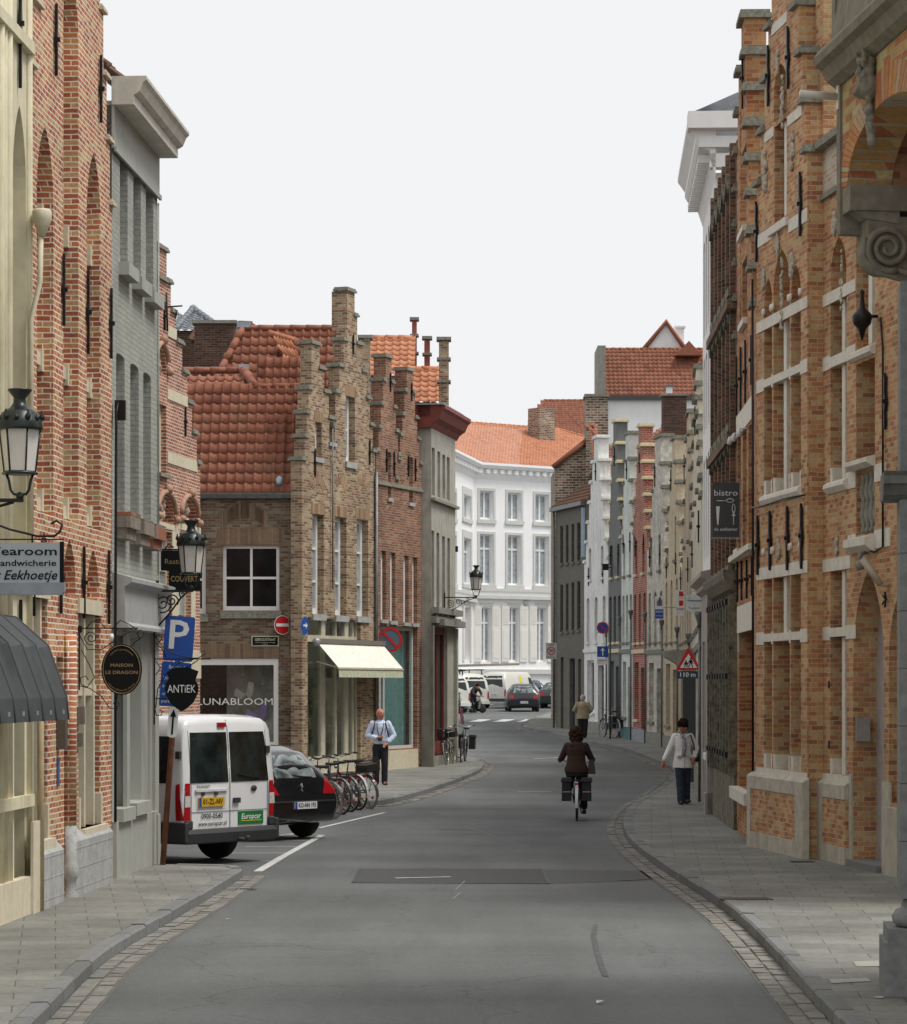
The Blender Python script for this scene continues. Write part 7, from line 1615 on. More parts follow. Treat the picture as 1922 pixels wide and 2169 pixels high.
# ================================================================ vehicles
def paint(name, c, rough=.25, coat=.6, metal=0.0): return plain(name, c, rough, metal, var=.03, scale=2, coat=coat)
m_tyre = plain('tyre_rubber', (.015, .015, .016), .8, var=.3, scale=20); m_rim = plain('wheel_rim', (.30, .31, .32), .35, metal=.7)
m_plas = plain('dark_bumper_plastic', (.035, .037, .04), .6, var=.1); m_lens = plain('red_lens', (.35, .008, .012), .15, var=.15, scale=30); m_lensw = plain('clear_lens', (.6, .58, .56), .2, var=.3, scale=40)
m_cg = glass('car_glass', (.014, .020, .020), .04, .6, 2.5); m_cg2 = glass('pale_car_glass', (.16, .19, .19), .06, .7, 5)
class Body:
    """lofted vehicle body; rows = (y, z_bottom, z_belt, z_roof, w_bottom, w_belt, w_roof)"""
    def __init__(s, rows, bow=.10): s.rows = rows; s.L = rows[-1][0]; s.bow = bow
    def at(s, y):
        for a, b in zip(s.rows, s.rows[1:]):
            if y <= b[0]:
                t = max(0, (y - a[0]) / (b[0] - a[0])); return [p + (q - p) * t for p, q in zip(a, b)]
        return list(s.rows[-1])
    def sec(s, y):
        _, zb, zm, zr, wb, wm, wr = s.at(y); zr = max(zr, zm + .012)
        return [(0, zb), (wb * .92, zb), (wb, zb + .07), (wb * .6 + wm * .4 + .012, zb * .55 + zm * .45), (wm, zm * .8 + zb * .2), (wm * .985, zm), (wm * .35 + wr * .65, zm + (zr - zm) * .62), (wr, zr - min(.07, (zr - zm) * .3)), (wr * .86, zr - .012), (wr * .5, zr + .005), (0, zr + .012)]
    def hw(s, y, z):
        P = s.sec(y)[1:]
        if z < P[0][1]: return 0
        for a, b in zip(P, P[1:]):
            if a[1] <= z <= b[1] and b[1] > a[1]: t = (z - a[1]) / (b[1] - a[1]); return a[0] + (b[0] - a[0]) * t
        return 0
    def rear(s, x, z):
        y = 0.0
        while y < s.L:
            if s.hw(y, z) >= abs(x) + .002: return y - s.bulge(x, y)
            y += .01
        return y
    def bulge(s, x, y): return 0
    def mesh(s, M, n=44):
        ys = sorted(set([r[0] for r in s.rows] + [s.L * i / n for i in range(n + 1)])); b = len(M.v); sm = M.smooth; M.smooth = True
        for y in ys:
            P = s.sec(y); Q = P + [(-a, c) for a, c in P[-2:0:-1]]; m = len(Q)
            M.v += [(a, y, c) for a, c in Q]
        fs = []
        for i in range(len(ys) - 1):
            for k in range(m): fs.append((b + i * m + k, b + i * m + (k + 1) % m, b + (i + 1) * m + (k + 1) % m, b + (i + 1) * m + k))
        M.idx(fs, 0); M.smooth = False
        M.idx([tuple(b + k for k in range(m - 1, -1, -1)), tuple(b + (len(ys) - 1) * m + k for k in range(m))], 0); M.smooth = sm
    def rpatch(s, M, quad, off=.006, n=8, m=6):   # quad in x,z : lower left, lower right, upper right, upper left
        A, B, C, D = quad; b = len(M.v); M.smooth = True
        for j in range(m + 1):
            for i in range(n + 1):
                u, v = i / n, j / m
                x = (A[0] * (1 - u) + B[0] * u) * (1 - v) + (D[0] * (1 - u) + C[0] * u) * v; z = (A[1] * (1 - u) + B[1] * u) * (1 - v) + (D[1] * (1 - u) + C[1] * u) * v
                M.v.append((x, s.rear(x, z) - off, z))
        M.idx([(j * (n + 1) + i, j * (n + 1) + i + 1, (j + 1) * (n + 1) + i + 1, (j + 1) * (n + 1) + i) for j in range(m) for i in range(n)], b); M.smooth = False
    def spatch(s, M, quad, side, off=.006, n=6, m=5):   # quad in y,z
        A, B, C, D = quad; b = len(M.v); M.smooth = True
        for j in range(m + 1):
            for i in range(n + 1):
                u, v = i / n, j / m
                y = (A[0] * (1 - u) + B[0] * u) * (1 - v) + (D[0] * (1 - u) + C[0] * u) * v; z = (A[1] * (1 - u) + B[1] * u) * (1 - v) + (D[1] * (1 - u) + C[1] * u) * v
                M.v.append((side * (s.hw(y, z) + off), y, z))
        M.idx([(j * (n + 1) + i, j * (n + 1) + i + 1, (j + 1) * (n + 1) + i + 1, (j + 1) * (n + 1) + i) for j in range(m) for i in range(n)], b); M.smooth = False
def wheels(rt, xs, ys, r=.31, w_=.20):
    for y in ys:
        for s_ in (-1, 1):
            M = MB(); x = s_ * xs
            M.lathe([(r * .6, -w_ / 2), (r * .93, -w_ / 2), (r, -w_ * .32), (r, w_ * .32), (r * .93, w_ / 2), (r * .6, w_ / 2)], (x, y, r), 22, 'x'); o = M.build('wheel', m_tyre, rt)
            M = MB(); M.lathe([(r * .62, 0), (r * .55, .02 * s_), (r * .15, .035 * s_), (.01, .04 * s_)], (x + s_ * w_ * .46, y, r), 14, 'x'); M.build('rim', m_rim, o)
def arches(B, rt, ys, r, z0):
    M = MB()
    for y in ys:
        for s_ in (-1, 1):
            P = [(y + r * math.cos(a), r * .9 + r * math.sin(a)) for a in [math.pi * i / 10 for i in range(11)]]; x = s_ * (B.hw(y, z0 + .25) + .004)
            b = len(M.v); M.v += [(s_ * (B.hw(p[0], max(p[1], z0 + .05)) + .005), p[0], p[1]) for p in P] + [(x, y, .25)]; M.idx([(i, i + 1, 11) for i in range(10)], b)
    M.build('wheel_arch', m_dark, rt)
def vehicle(name, label, cat, x, yb, d, rz, wheel=None, group=None, zoff=0):
    g0 = Vector(((x - CXP) / F * d, d, 0))
    if wheel: c, s_ = math.cos(R(rz)), math.sin(R(rz)); g0.x -= wheel[0] * c - wheel[1] * s_; g0.y -= wheel[0] * s_ + wheel[1] * c
    return empty(name, (g0.x, g0.y, G(g0.y) + .004), R(rz), label, cat, group)
def plate(rt, B, x, z, s_, w_=.52, mat=None, tmat=None, h=.11, euro=True):
    y = B.rear(x, z) - .03; M = MB(); M.box(x - w_ / 2, x + w_ / 2, y, y + .03, z - h / 2, z + h / 2); o = M.build('number_plate', mat or m_sw, rt)
    if euro: M = MB(); M.box(x - w_ / 2, x - w_ / 2 + .045, y - .003, y, z - h / 2, z + h / 2); M.build('plate_band', m_blue, o)
    text(o, 'lettering', s_, x + .02, z, y - .004, .072, tmat or m_black, width=w_ * .78, bold=.006)

# white minibus seen from behind
rt = vehicle('white_minibus', 'white minibus with dark rear windows and yellow number plate parked at an angle', 'van', 460, 0, 39.9, 54, (.84, .95))
B = Body([(0, .42, 1.0, 1.14, .90, .95, .94), (.03, .40, 1.05, 1.60, .93, .97, .92), (.06, .38, 1.1, 1.90, .94, .975, .90), (.10, .36, 1.12, 1.99, .945, .98, .88), (.3, .35, 1.12, 2.03, .95, .985, .87), (3.0, .35, 1.12, 2.04, .95, .985, .87), (3.5, .35, 1.12, 1.98, .95, .98, .78), (4.05, .35, 1.12, 1.3, .95, .96, .80), (4.6, .36, 1.0, 1.06, .92, .90, .75), (4.86, .42, .75, .78, .80, .78, .6)])
wp = paint('white_van_paint', (.74, .75, .76)); M = MB(); B.mesh(M); M.build('body', wp, rt)
M = MB(); B.rpatch(M, ((-.82, 1.12), (-.03, 1.12), (-.03, 1.80), (-.77, 1.80)), .010); B.rpatch(M, ((.03, 1.12), (.82, 1.12), (.77, 1.80), (.03, 1.80)), .010); M.build('rear_window', m_cg, rt)
M = MB()
for (y0, y1) in ((.22, 1.55), (1.65, 2.9), (3.0, 3.65)):
    for s_ in (-1, 1): B.spatch(M, ((y0, 1.12), (y1, 1.12), (y1 - .05 - (.35 if y0 > 2.9 else 0), 1.75), (y0 + .05, 1.75)), s_, .008)
M.build('side_window', m_cg, rt)
M = MB()
for q in (((-.006, .5), (.006, .5), (.006, 1.97), (-.006, 1.97)), ((-.80, .5), (-.79, .5), (-.80, 1.9), (-.81, 1.9)), ((.79, .5), (.80, .5), (.81, 1.9), (.80, 1.9)), ((-.8, .72), (.8, .72), (.8, .73), (-.8, .73))): B.rpatch(M, q, .008, 2, 16)
M.build('door_seams', plain('seam_dark', (.12, .12, .12), .7), rt)
for s_ in (-1, 1):
    M = MB(); q = [(s_ * .82, .62), (s_ * .945, .62), (s_ * .92, 1.12), (s_ * .83, 1.12)]; q = q if s_ > 0 else [q[1], q[0], q[3], q[2]]; B.rpatch(M, q, .014, 4, 8); B.spatch(M, ((.0, .62), (.11, .62), (.11, 1.1), (.05, 1.12)), s_, .012)
    o = M.build('tail_light', m_lens, rt); M = MB(); q = [(s_ * .825, .80), (s_ * .94, .80), (s_ * .93, .95), (s_ * .83, .95)]; q = q if s_ > 0 else [q[1], q[0], q[3], q[2]]; B.rpatch(M, q, .018, 3, 3); M.build('reversing_lens', m_lensw, o)
M = MB(); M.prismx([(-.06, .30), (-.09, .44), (-.05, .50), (.5, .50), (.5, .30)], -.93, .93); 
for s_ in (-1, 1): M.box(min(s_ * .90, s_ * .985), max(s_ * .90, s_ * .985), -.07, .5, .32, .60)
M.box(-.93, -.80, -.05, .2, .5, .62); M.box(.80, .93, -.05, .2, .5, .62); M.build('bumper', m_plas, rt, bevel=.02)
M = MB()
for s_ in (-1, 1): B.spatch(M, ((.5, .36), (4.4, .36), (4.4, .62), (.5, .62)), s_, .01, 12, 2)
M.build('side_skirt', m_plas, rt)
M = MB(); y = B.rear(-.3, .9); M.box(-.70, -.08, y - .004, y + .02, .76, 1.0); M.box(-.72, -.06, y - .028, y - .0, 1.0, 1.03); M.build('plate_recess', plain('recess_white', (.60, .61, .63), .4), rt)
plate(rt, B, -.40, .86, '01-ZL-NV', .52, plain('yellow_plate', (.62, .36, .02), .5), m_black, .12)
y = lambda x, z: B.rear(x, z) - .009
text(rt, 'lettering', 'TRANSIT', -.50, 1.055, 0, .038, m_black, width=.28, bold=.012, fn=lambda a, b: (-.56 + a, B.rear(-.5, 1.05) - .014, 1.065 + b)); M = MB(); M.box(-.70, -.55, y(-.6, 1.0) - .004, y(-.6, 1.0), 1.005, 1.02); M.build('badge', m_plas, rt)
text(rt, 'lettering', '0900-0540', 0, 0, 0, .07, m_black, width=.44, bold=.008, fn=lambda a, b: (-.38 + a, B.rear(-.4, .66) - .014, .665 + b)); text(rt, 'lettering', 'www.europcar.nl', 0, 0, 0, .055, m_black, width=.58, bold=.006, fn=lambda a, b: (-.37 + a, B.rear(-.4, .58) - .014, .565 + b))
M = MB(); yy = B.rear(.5, .62) - .013; M.box(.17, .70, yy, yy + .01, .53, .71); o = M.build('green_sticker', plain('sticker_green', (.015, .17, .045), .4), rt); text(o, 'lettering', 'Europcar', .44, .635, yy - .003, .075, m_sw, width=.42, shear=.2, bold=.008); M = MB(); M.box(.23, .66, yy - .003, yy, .575, .583); M.build('yellow_rule', plain('yellow_line', (.7, .6, .05), .5), o)
M = MB(); M.lathe([(.001, -.012), (.055, -.012), (.06, 0)], (.50, y(.5, 1.02), 1.02), 14, 'y', 1, .7); M.build('oval_badge', m_plas, rt)
M = MB(); yy = y(.15, .85); M.box(.06, .19, yy - .03, yy, .83, .90); M.box(-.6, -.54, y(-.5, 1) - .02, y(-.5, 1), .95, .99); M.box(-.33, -.27, y(-.3, 1) - .02, y(-.3, 1), .95, .99); M.box(-.98, -.93, .05, .12, 1.45, 1.55); M.box(.78, .86, .0, .06, 1.5, 1.6); M.build('handles', m_plas, rt)
M = MB(); yy = B.rear(-.1, 1.88); M.box(-.2, -.04, yy - .03, yy + .02, 1.87, 1.93); M.build('brake_light', m_lens, rt)
M = MB(); M.tube([(.62, y(.6, 1.2) - .02, 1.16), (.45, y(.4, 1.2) - .03, 1.17), (.15, y(.2, 1.2) - .02, 1.22)], .01, 4); M.build('wiper', m_black, rt)
M = MB(); M.bar((-.9, .95, .32), (.9, .95, .32), .09); M.tube([(.1, .1, .35), (.12, -.22, .33)], .03, 6); M.ball((.12, -.22, .36), .035, 8); M.build('tow_bar', m_plas, rt)
M = MB()
for sx in (-.45, .1, .5): M.box(sx - .2, sx + .2, .9, 1.05, .8, 1.35); M.ball((sx, .98, 1.48), .12, 8, sy=.5)
M.build('seats', plain('seat_cloth', (.05, .06, .06), .9), rt)
wheels(rt, .84, (.95, 3.9), .33, .22); arches(B, rt, (.95, 3.9), .40, .36)

def car(name, label, rt, col, rows, ys, r, win, lights, pl, wx=.72, extra=None, glassm=None, mats=None):
    B = Body(rows); M = MB(); B.mesh(M); M.build('body', col, rt)
    M = MB(); B.rpatch(M, win, .008); M.build('rear_window', glassm or m_cg2, rt)
    for s_ in (-1, 1):
        M = MB(); q = [(s_ * a, b) for a, b in lights]; q = q if s_ > 0 else [q[1], q[0], q[3], q[2]]; B.rpatch(M, q, .012, 5, 5); M.build('tail_light', m_lens, rt)
    if pl: plate(rt, B, *pl)
    wheels(rt, wx, ys, r, .18); arches(B, rt, ys, r * 1.2, rows[1][1]); return B
# dark hatchback
rt = vehicle('dark_hatchback', 'dark blue black hatchback parked between the white minibus and the bicycles', 'car', 641, 0, 45.6, 50, (.72, .68))
navy = paint('navy_black_paint', (.006, .007, .010), .18, 1.0)
rows = [(0, .38, .62, .64, .74, .78, .74), (.03, .30, .66, .70, .80, .84, .78), (.10, .27, .80, .93, .84, .86, .66), (.24, .24, .90, 1.16, .85, .87, .60), (.50, .22, .93, 1.38, .86, .875, .58), (.75, .22, .93, 1.47, .86, .88, .57), (1.6, .22, .92, 1.53, .86, .88, .58), (2.3, .22, .91, 1.48, .86, .88, .57), (3.1, .22, .90, .98, .86, .86, .62), (3.9, .26, .78, .82, .82, .80, .60), (4.2, .36, .58, .62, .70, .66, .5)]
B = car('', '', rt, navy, rows, (.68, 3.3), .31, ((-.60, .98), (.60, .98), (.50, 1.40), (-.50, 1.40)), ((.50, .72), (.84, .72), (.80, .95), (.62, .95)), (.05, .55, 'KO-NH 193', .50), .74)
M = MB()
for s_ in (-1, 1): B.spatch(M, ((.55, .97), (1.5, .95), (1.5, 1.40), (.85, 1.40)), s_, .008); B.spatch(M, ((1.6, .95), (2.85, .95), (2.35, 1.38), (1.6, 1.42)), s_, .008)
M.build('side_window', m_cg, rt)
M = MB(); M.tube([(.35, B.rear(.35, 1.0) - .02, .985), (.1, B.rear(.1, 1.0) - .03, 1.0), (-.1, B.rear(-.1, 1.05) - .02, 1.03)], .013, 4); M.box(-.74, .74, -.01, .03, .60, .625); M.build('wiper_and_trim', m_plas, rt)
M = MB(); M.tube([(.03, B.rear(0, .8) - .01, .83), (-.0, B.rear(0, .8) - .012, .87), (.03, B.rear(0, .8) - .01, .89), (.05, B.rear(0, .8) - .01, .84), (.02, B.rear(0, .8) - .01, .79), (.06, B.rear(0, .8) - .01, .77)], .008, 4); M.build('badge', m_lensw, rt)
M = MB(); M.tube([(-.5, .62, 1.5), (-.35, .4, 1.8)], .006, 4); M.build('aerial', m_black, rt)
# small dark hatchback driving away, far
rt = vehicle('small_dark_car', 'small rounded dark violet grey car driving away past the far zebra crossing', 'car', 1110, 0, 140, 2)
ka = paint('dark_aubergine_paint', (.018, .017, .022), .3, .4)
rows = [(0, .34, .58, .60, .66, .70, .62), (.05, .26, .66, .72, .74, .78, .66), (.14, .22, .82, .95, .78, .81, .60), (.30, .2, .90, 1.18, .79, .82, .54), (.55, .2, .92, 1.33, .80, .82, .50), (1.3, .2, .92, 1.39, .80, .82, .52), (2.0, .2, .9, 1.33, .8, .82, .5), (2.8, .22, .84, .90, .80, .78, .55), (3.6, .3, .55, .6, .66, .62, .45)]
B = car('', '', rt, ka, rows, (.45, 2.9), .29, ((-.52, .93), (.52, .93), (.42, 1.28), (-.42, 1.28)), ((.46, .66), (.72, .68), (.70, .86), (.52, .82)), (0, .47, '1-KA-385', .42), .68, glassm=m_cg2)
# parked green saloon and blue car
rt = vehicle('green_saloon', 'dark green saloon parked behind the small dark car at the far bend', 'car', 1176, 0, 147, -6)
grn = paint('dark_green_paint', (.012, .03, .028), .3, .6)
rows3 = [(0, .34, .62, .64, .76, .80, .74), (.05, .26, .92, .98, .82, .84, .74), (.5, .22, .95, 1.0, .84, .86, .72), (1.0, .22, .95, 1.36, .84, .86, .56), (2.2, .22, .93, 1.4, .84, .86, .57), (3.1, .22, .9, .96, .84, .84, .7), (4.3, .34, .6, .64, .74, .7, .5)]
B = car('', '', rt, grn, rows3, (.8, 3.4), .30, ((-.62, 1.02), (.62, 1.02), (.52, 1.33), (-.52, 1.33)), ((.52, .68), (.82, .68), (.80, .86), (.56, .86)), (0, .72, 'XPR-214', .48, plain('red_white_plate', (.7, .62, .62), .5), m_lens, .11, False), .72)
rt = vehicle('blue_hatchback', 'blue car half hidden behind the small dark car at the far bend', 'car', 1131, 0, 156, 12)
B = car('', '', rt, paint('blue_car_paint', (.03, .05, .20)), rows, (.45, 2.9), .29, ((-.5, .95), (.5, .95), (.42, 1.26), (-.42, 1.26)), ((.46, .66), (.72, .68), (.70, .86), (.52, .82)), None, .68)
# pale vans parked far behind
vw = paint('ivory_van_paint', (.62, .61, .56), .35, .4)
rows4 = [(0, .40, .95, 1.1, .82, .85, .82), (.05, .38, 1.0, 1.55, .85, .87, .76), (.22, .36, 1.05, 1.82, .86, .88, .68), (.5, .35, 1.05, 1.9, .86, .88, .66), (2.8, .35, 1.05, 1.9, .86, .88, .66), (3.4, .35, 1.02, 1.3, .86, .86, .66), (4.2, .4, .8, .85, .78, .76, .6)]
def farvan(label, x, d, rz, rack=False, sticker=False):
    rt = vehicle('pale_van', label, 'van', x, 0, d, rz, None, 'pale vans parked in a row at the far bend')
    B = car('', '', rt, vw, rows4, (.75, 3.4), .32, ((-.66, 1.12), (.66, 1.12), (.56, 1.70), (-.56, 1.70)), ((.74, .62), (.86, .62), (.85, .98), (.76, .98)), (.1, .72, 'TAL-962', .46, None, None, .11, False), .76, glassm=m_cg)
    M = MB(); M.prismx([(-.1, .36), (-.1, .52), (.3, .52), (.3, .36)], -.84, .84); M.build('bumper', m_plas if not rack else vw, rt)
    M = MB()
    for s_ in (-1, 1): B.spatch(M, ((2.6, 1.1), (3.25, 1.1), (2.95, 1.6), (2.6, 1.62)), s_, .01)
    M.build('side_window', m_cg, rt)
    if rack:
        M = MB()
        for y in (.4, 1.4, 2.4): M.bar((-.7, y, 2.06), (.7, y, 2.06), .04); M.bar((-.7, y, 1.85), (-.7, y, 2.06), .04); M.bar((.7, y, 1.85), (.7, y, 2.06), .04)
        M.bar((-.7, .2, 2.08), (-.7, 3, 2.08), .04); M.bar((.7, .2, 2.08), (.7, 3, 2.08), .04); M.build('roof_rack', m_iron, rt)
    if sticker: M = MB(); B.spatch(M, ((1.6, 1.35), (1.9, 1.35), (1.85, 1.7), (1.6, 1.7)), 1, .012); M.build('yellow_sticker', plain('yellow_line', (0, 0, 0)), rt)
    return rt
ra = farvan('pale van with a ladder rack, leftmost at the far bend', 968, 137, 40, True)
rb = farvan('pale van in the middle of the three at the far bend with roof rack', 1008, 141, 38, True)
farvan('pale van with a yellow sticker, rightmost of three at the far bend', 1042, 147, -30, False, True)
d = 148; p = W(955, 1405, d); rt = empty('ladder', (p.x, d, G(d) + 2.08), R(3), 'long grey wooden ladder and planks lying on the roof racks of the pale vans', 'ladder')
M = MB(); M.bar((-.9, 0, .10), (3.6, 0, .22), .12); M.bar((-.9, .45, .1), (3.6, .45, .22), .12); M.build('rail', plain('weathered_wood', (.33, .30, .24), .8), rt)
M = MB()
for i in range(12): M.bar((-.7 + i * .37, 0, .11 + i * .01), (-.7 + i * .37, .45, .11 + i * .01), .05)
M.build('rungs', plain('weathered_wood', (0, 0, 0)), rt)

# ================================================================ bicycles (+y is forward)
m_chr = plain('chrome', (.32, .32, .32), .3, metal=.9); m_sad = plain('black_saddle', (.015, .013, .012), .5); m_ored = plain('orange_reflector', (.6, .10, .02), .4)
def bicycle(label, loc, rz, lean, frame, tyre, white_fender=False, basket=False, panniers=False, group=None, rimlight=False, steer=0.0, black_bag=False):
    rt = empty('bicycle', loc, 0, label, 'bicycle', group); rt.rotation_euler = (0, R(lean), R(rz)); r = .335; wb = 1.07
    def wheel(y):
        M = MB(); M.tube([(0, y + r * math.cos(a), r + r * math.sin(a)) for a in [2 * math.pi * i / 32 for i in range(32)]], .019, 7, True); o = M.build('wheel', tyre, rt)
        M = MB(); M.tube([(0, y + (r - .025) * math.cos(a), r + (r - .025) * math.sin(a)) for a in [2 * math.pi * i / 32 for i in range(32)]], .012, 5, True); M.lathe([(.02, -.05), (.02, .05)], (0, y, r), 8, 'x')
        for k in range(18): a = 2 * math.pi * k / 18; M.bar((.02 * (-1) ** k, y, r), (0, y + (r - .03) * math.cos(a), r + (r - .03) * math.sin(a)), .0035)
        M.build('rim', m_chr, o)
    wheel(0); wheel(wb)
    bb = (0, .45, .29); st = (0, .28, .82); hd = (0, .92, .86); hb = (0, .95, .70)
    M = MB()
    for a, b, t in ((bb, st, .016), (bb, hb, .018), ((0, .33, .62), hb, .014), (hb, hd, .018)): M.tube([a, b], t, 7)
    for s_ in (-1, 1): M.tube([(0, .33, .66), (s_ * .05, 0, r)], .009, 5); M.tube([bb, (s_ * .05, 0, r)], .009, 5); M.tube([(0, .955, .68), (s_ * .04, .97, .6), (s_ * .05, wb, r)], .012, 5)
    M.build('frame', frame, rt)
    M = MB(); M.tube([st, (0, .25, .93)], .013, 6); M.tube([hd, (0, .89, 1.0)], .012, 6)
    M.tube([(-.29, .62, 1.06), (-.27, .74, 1.07), (-.16, .87, 1.03), (0, .90, 1.0), (.16, .87, 1.03), (.27, .74, 1.07), (.29, .62, 1.06)], .012, 6); M.build('handlebar', m_chr, rt)
    M = MB()
    for s_ in (-1, 1): M.tube([(s_ * .29, .60, 1.06), (s_ * .275, .72, 1.07)], .018, 6)
    M.build('grips', m_sad, rt)
    M = MB(); M.prismz([(-.09, .10), (-.10, .16), (-.03, .28), (-.02, .40), (.02, .40), (.03, .28), (.10, .16), (.09, .10), (0, .08)], .93, .98); M.build('saddle', m_sad, rt, bevel=.015)
    fm = m_sw if white_fender else m_chr
    for y, a0, a1 in ((0, 20, 205), (wb, 40, 190)):
        M = MB(); A = [R(a0 + (a1 - a0) * i / 14) for i in range(15)]
        if y == 0: A = [R(10 + 185 * i / 14) for i in range(15)]
        rr = r + .03
        for a, b in zip(A, A[1:]): M.face([(-.025, y + rr * math.cos(a), r + rr * math.sin(a)), (.025, y + rr * math.cos(a), r + rr * math.sin(a)), (.025, y + rr * math.cos(b), r + rr * math.sin(b)), (-.025, y + rr * math.cos(b), r + rr * math.sin(b))])
        M.build('mudguard', fm if y == 0 else frame, rt)
    M = MB(); 
    for s_ in (-1, 1): M.tube([(s_ * .06, .25, .72), (s_ * .07, -.28, .73)], .007, 4); M.tube([(s_ * .06, -.2, .73), (s_ * .05, 0, r)], .006, 4)
    for y in (-.27, -.05, .15): M.bar((-.07, y, .73), (.07, y, .73), .008)
    M.build('luggage_rack', m_sad, rt)
    M = MB(); M.box(-.025, .025, -.32, -.30, .65, .69); M.build('tail_light', m_lens, rt)
    M = MB(); M.tube([(.05, .45, .29), (.08, .45, .12)], .01, 4); M.box(.08, .17, .41, .49, .10, .125); M.tube([(-.05, .45, .29), (-.08, .45, .46)], .01, 4); M.box(-.17, -.08, .41, .49, .45, .475); M.lathe([(.09, -.005), (.09, .005)], (.045, .45, .29), 16, 'x'); M.build('pedals', m_sad, rt)
    M = MB(); M.bar((.055, .45, .33), (.055, .0, .37), .05, .02); M.build('chain_guard', frame, rt)
    M = MB(); M.lathe([(.01, -.02), (.035, 0), (.04, .02)], (0, 1.0, .82), 10, 'y'); M.build('headlight', m_chr, rt)
    M = MB(); M.box(-.012, .012, -.19, -.13, .2, .25); M.build('spoke_reflector', m_ored, rt)
    if basket:
        M = MB()
        for z in (.78, .86, .94, 1.0): M.tube([(-.17, -.32, z), (.17, -.32, z), (.17, .06, z), (-.17, .06, z)], .006, 4, True)
        for k in range(10):
            a = -.32 + .38 * k / 9
            for x in (-.17, .17): M.bar((x, a, .75), (x, a, 1.0), .005)
        for k in range(8): a = -.17 + .34 * k / 7; M.bar((a, -.32, .75), (a, -.32, 1.0), .005); M.bar((a, .06, .75), (a, .06, 1.0), .005)
        M.box(-.16, .16, -.31, .05, .75, .9); M.build('basket', plain('wicker_dark', (.05, .045, .04), .8), rt)
    if panniers:
        for s_ in (-1, 1):
            M = MB(); a, b = sorted((s_ * .09, s_ * .27)); M.box(a, b, -.28, .08, .36, .76, .01); M.box(a - .02, b + .02, -.30, .10, .70, .78, .02); o = M.build('pannier', plain('black_pannier', (.018, .018, .02), .7), rt, bevel=.015)
            M = MB(); M.box(a + .02, b - .02, -.285, -.275, .52, .535); M.build('reflective_strip', plain('grey_strip', (.4, .4, .38), .5), o)
    if black_bag: M = MB(); M.ball((0, .05, .98), .2, 10, sz=.9, sx=.7); M.build('saddle_bag', plain('black_pannier', (.018, .018, .02), .7), rt)
    return rt
m_tb = plain('black_tyre', (.02, .02, .02), .8); m_tg = plain('grey_wall_tyre', (.30, .29, .24), .8); m_fb = plain('black_frame_paint', (.012, .012, .014), .3, coat=.5); m_fr = plain('dark_red_frame_paint', (.17, .012, .015), .3, coat=.5); m_fbl = plain('dark_blue_frame_paint', (.015, .03, .09), .3, coat=.5)
gb = 'bicycles parked in a row at the pavement corner'
for (x, d, rz, ln, fm, ty, lb, kw) in ((704, 51.9, 42, 5, m_fb, m_tg, 'black bicycle with pale tyre walls and raised chrome handlebars, nearest to the dark car', {}),
    (722, 53.6, 40, 3, m_fb, m_tb, 'black bicycle with plain dark mudguards, second from the dark car', {}),
    (740, 54.8, 41, 4, m_fr, m_tb, 'dark red bicycle without bags in the middle of the row', {}),
    (758, 55.6, 38, 3, m_fbl, m_tb, 'dark blue bicycle with long white mudguard next to the basket bicycle', dict(white_fender=True)),
    (783, 56.2, 36, 9, m_fb, m_tg, 'black bicycle with rear basket and pale tyres, nearest the standing man', dict(basket=True))):
    bicycle(lb, ((x - CXP) / F * d, d, G(d) + .004), rz, -ln, fm, ty, group=gb, **kw)
d = 79.0; bicycle('black bicycle leaning on the rendered house with its wheel towards the viewer', ((962 - CXP) / F * 80.2, 80.2, G(80) + .12), 170, 8, m_fb, m_tg, basket=True)
bicycle('black bicycle with dark pannier bags behind the one leaning on the rendered house', ((985 - CXP) / F * 82.2, 82.2, G(82) + .12), 174, -3, m_fb, m_tb, panniers=True)
bicycle('black bicycle with white mudguard parked at the foot of the whitewashed gable', ((1303 - CXP) / F * 102.8, 102.8, G(102.8) + .12), 22, 4, m_fb, m_tb, white_fender=True, panniers=True)
# ================================================================ people (facing -y; shaped limb by limb, fused by a voxel remesh)
m_skin = plain('skin', (.42, .20, .13), .55, var=.08, scale=20); m_skinr = plain('ruddy_skin', (.45, .17, .10), .5, var=.1, scale=20)
def fuse(M, name, mat, parent, vox=.012, sm=4):
    o = M.build(name, mat, parent); m = o.modifiers.new('fuse', 'REMESH'); m.mode = 'VOXEL'; m.voxel_size = vox; m.use_smooth_shade = True
    s_ = o.modifiers.new('soften', 'SMOOTH'); s_.iterations = sm; s_.factor = .5; return o
def limb(M, P, r, n=12, seg=5):
    pts, rr = [], []
    for i in range(len(P) - 1):
        for k in range(seg):
            t = k / seg; pts.append(Vector(P[i]).lerp(Vector(P[i + 1]), t)); rr.append(r[i] + (r[i + 1] - r[i]) * t)
    pts.append(Vector(P[-1])); rr.append(r[-1]); M.tube(pts, rr, n); 
    for p, q in zip(P, r): M.ball(p, q * .99, 10)
def hand(M, wrist, dirv, side, curl=.5):
    w_ = Vector(wrist); d = Vector(dirv).normalized(); a = d.cross(Vector((0, 1, 0))); a = a.normalized() if a.length > .1 else Vector((1, 0, 0)); nrm = a.cross(d).normalized()
    limb(M, [w_, w_ + d * .045, w_ + d * .085], [.024, .034, .034], 8, 3)
    for k, L_ in enumerate((.072, .08, .075, .06)):
        b = w_ + d * .085 + a * (.027 - .018 * k); m = b + d * L_ * .5 + nrm * (-.012 * curl * 2); e = m + d * L_ * .38 + nrm * (-.035 * curl); limb(M, [b, m, e], [.0095, .009, .0075], 6, 2)
    b = w_ + d * .03 + a * side * .032; limb(M, [b, b + d * .035 + a * side * .022, b + d * .065 + a * side * .02 - nrm * .012], [.012, .010, .008], 6, 2)
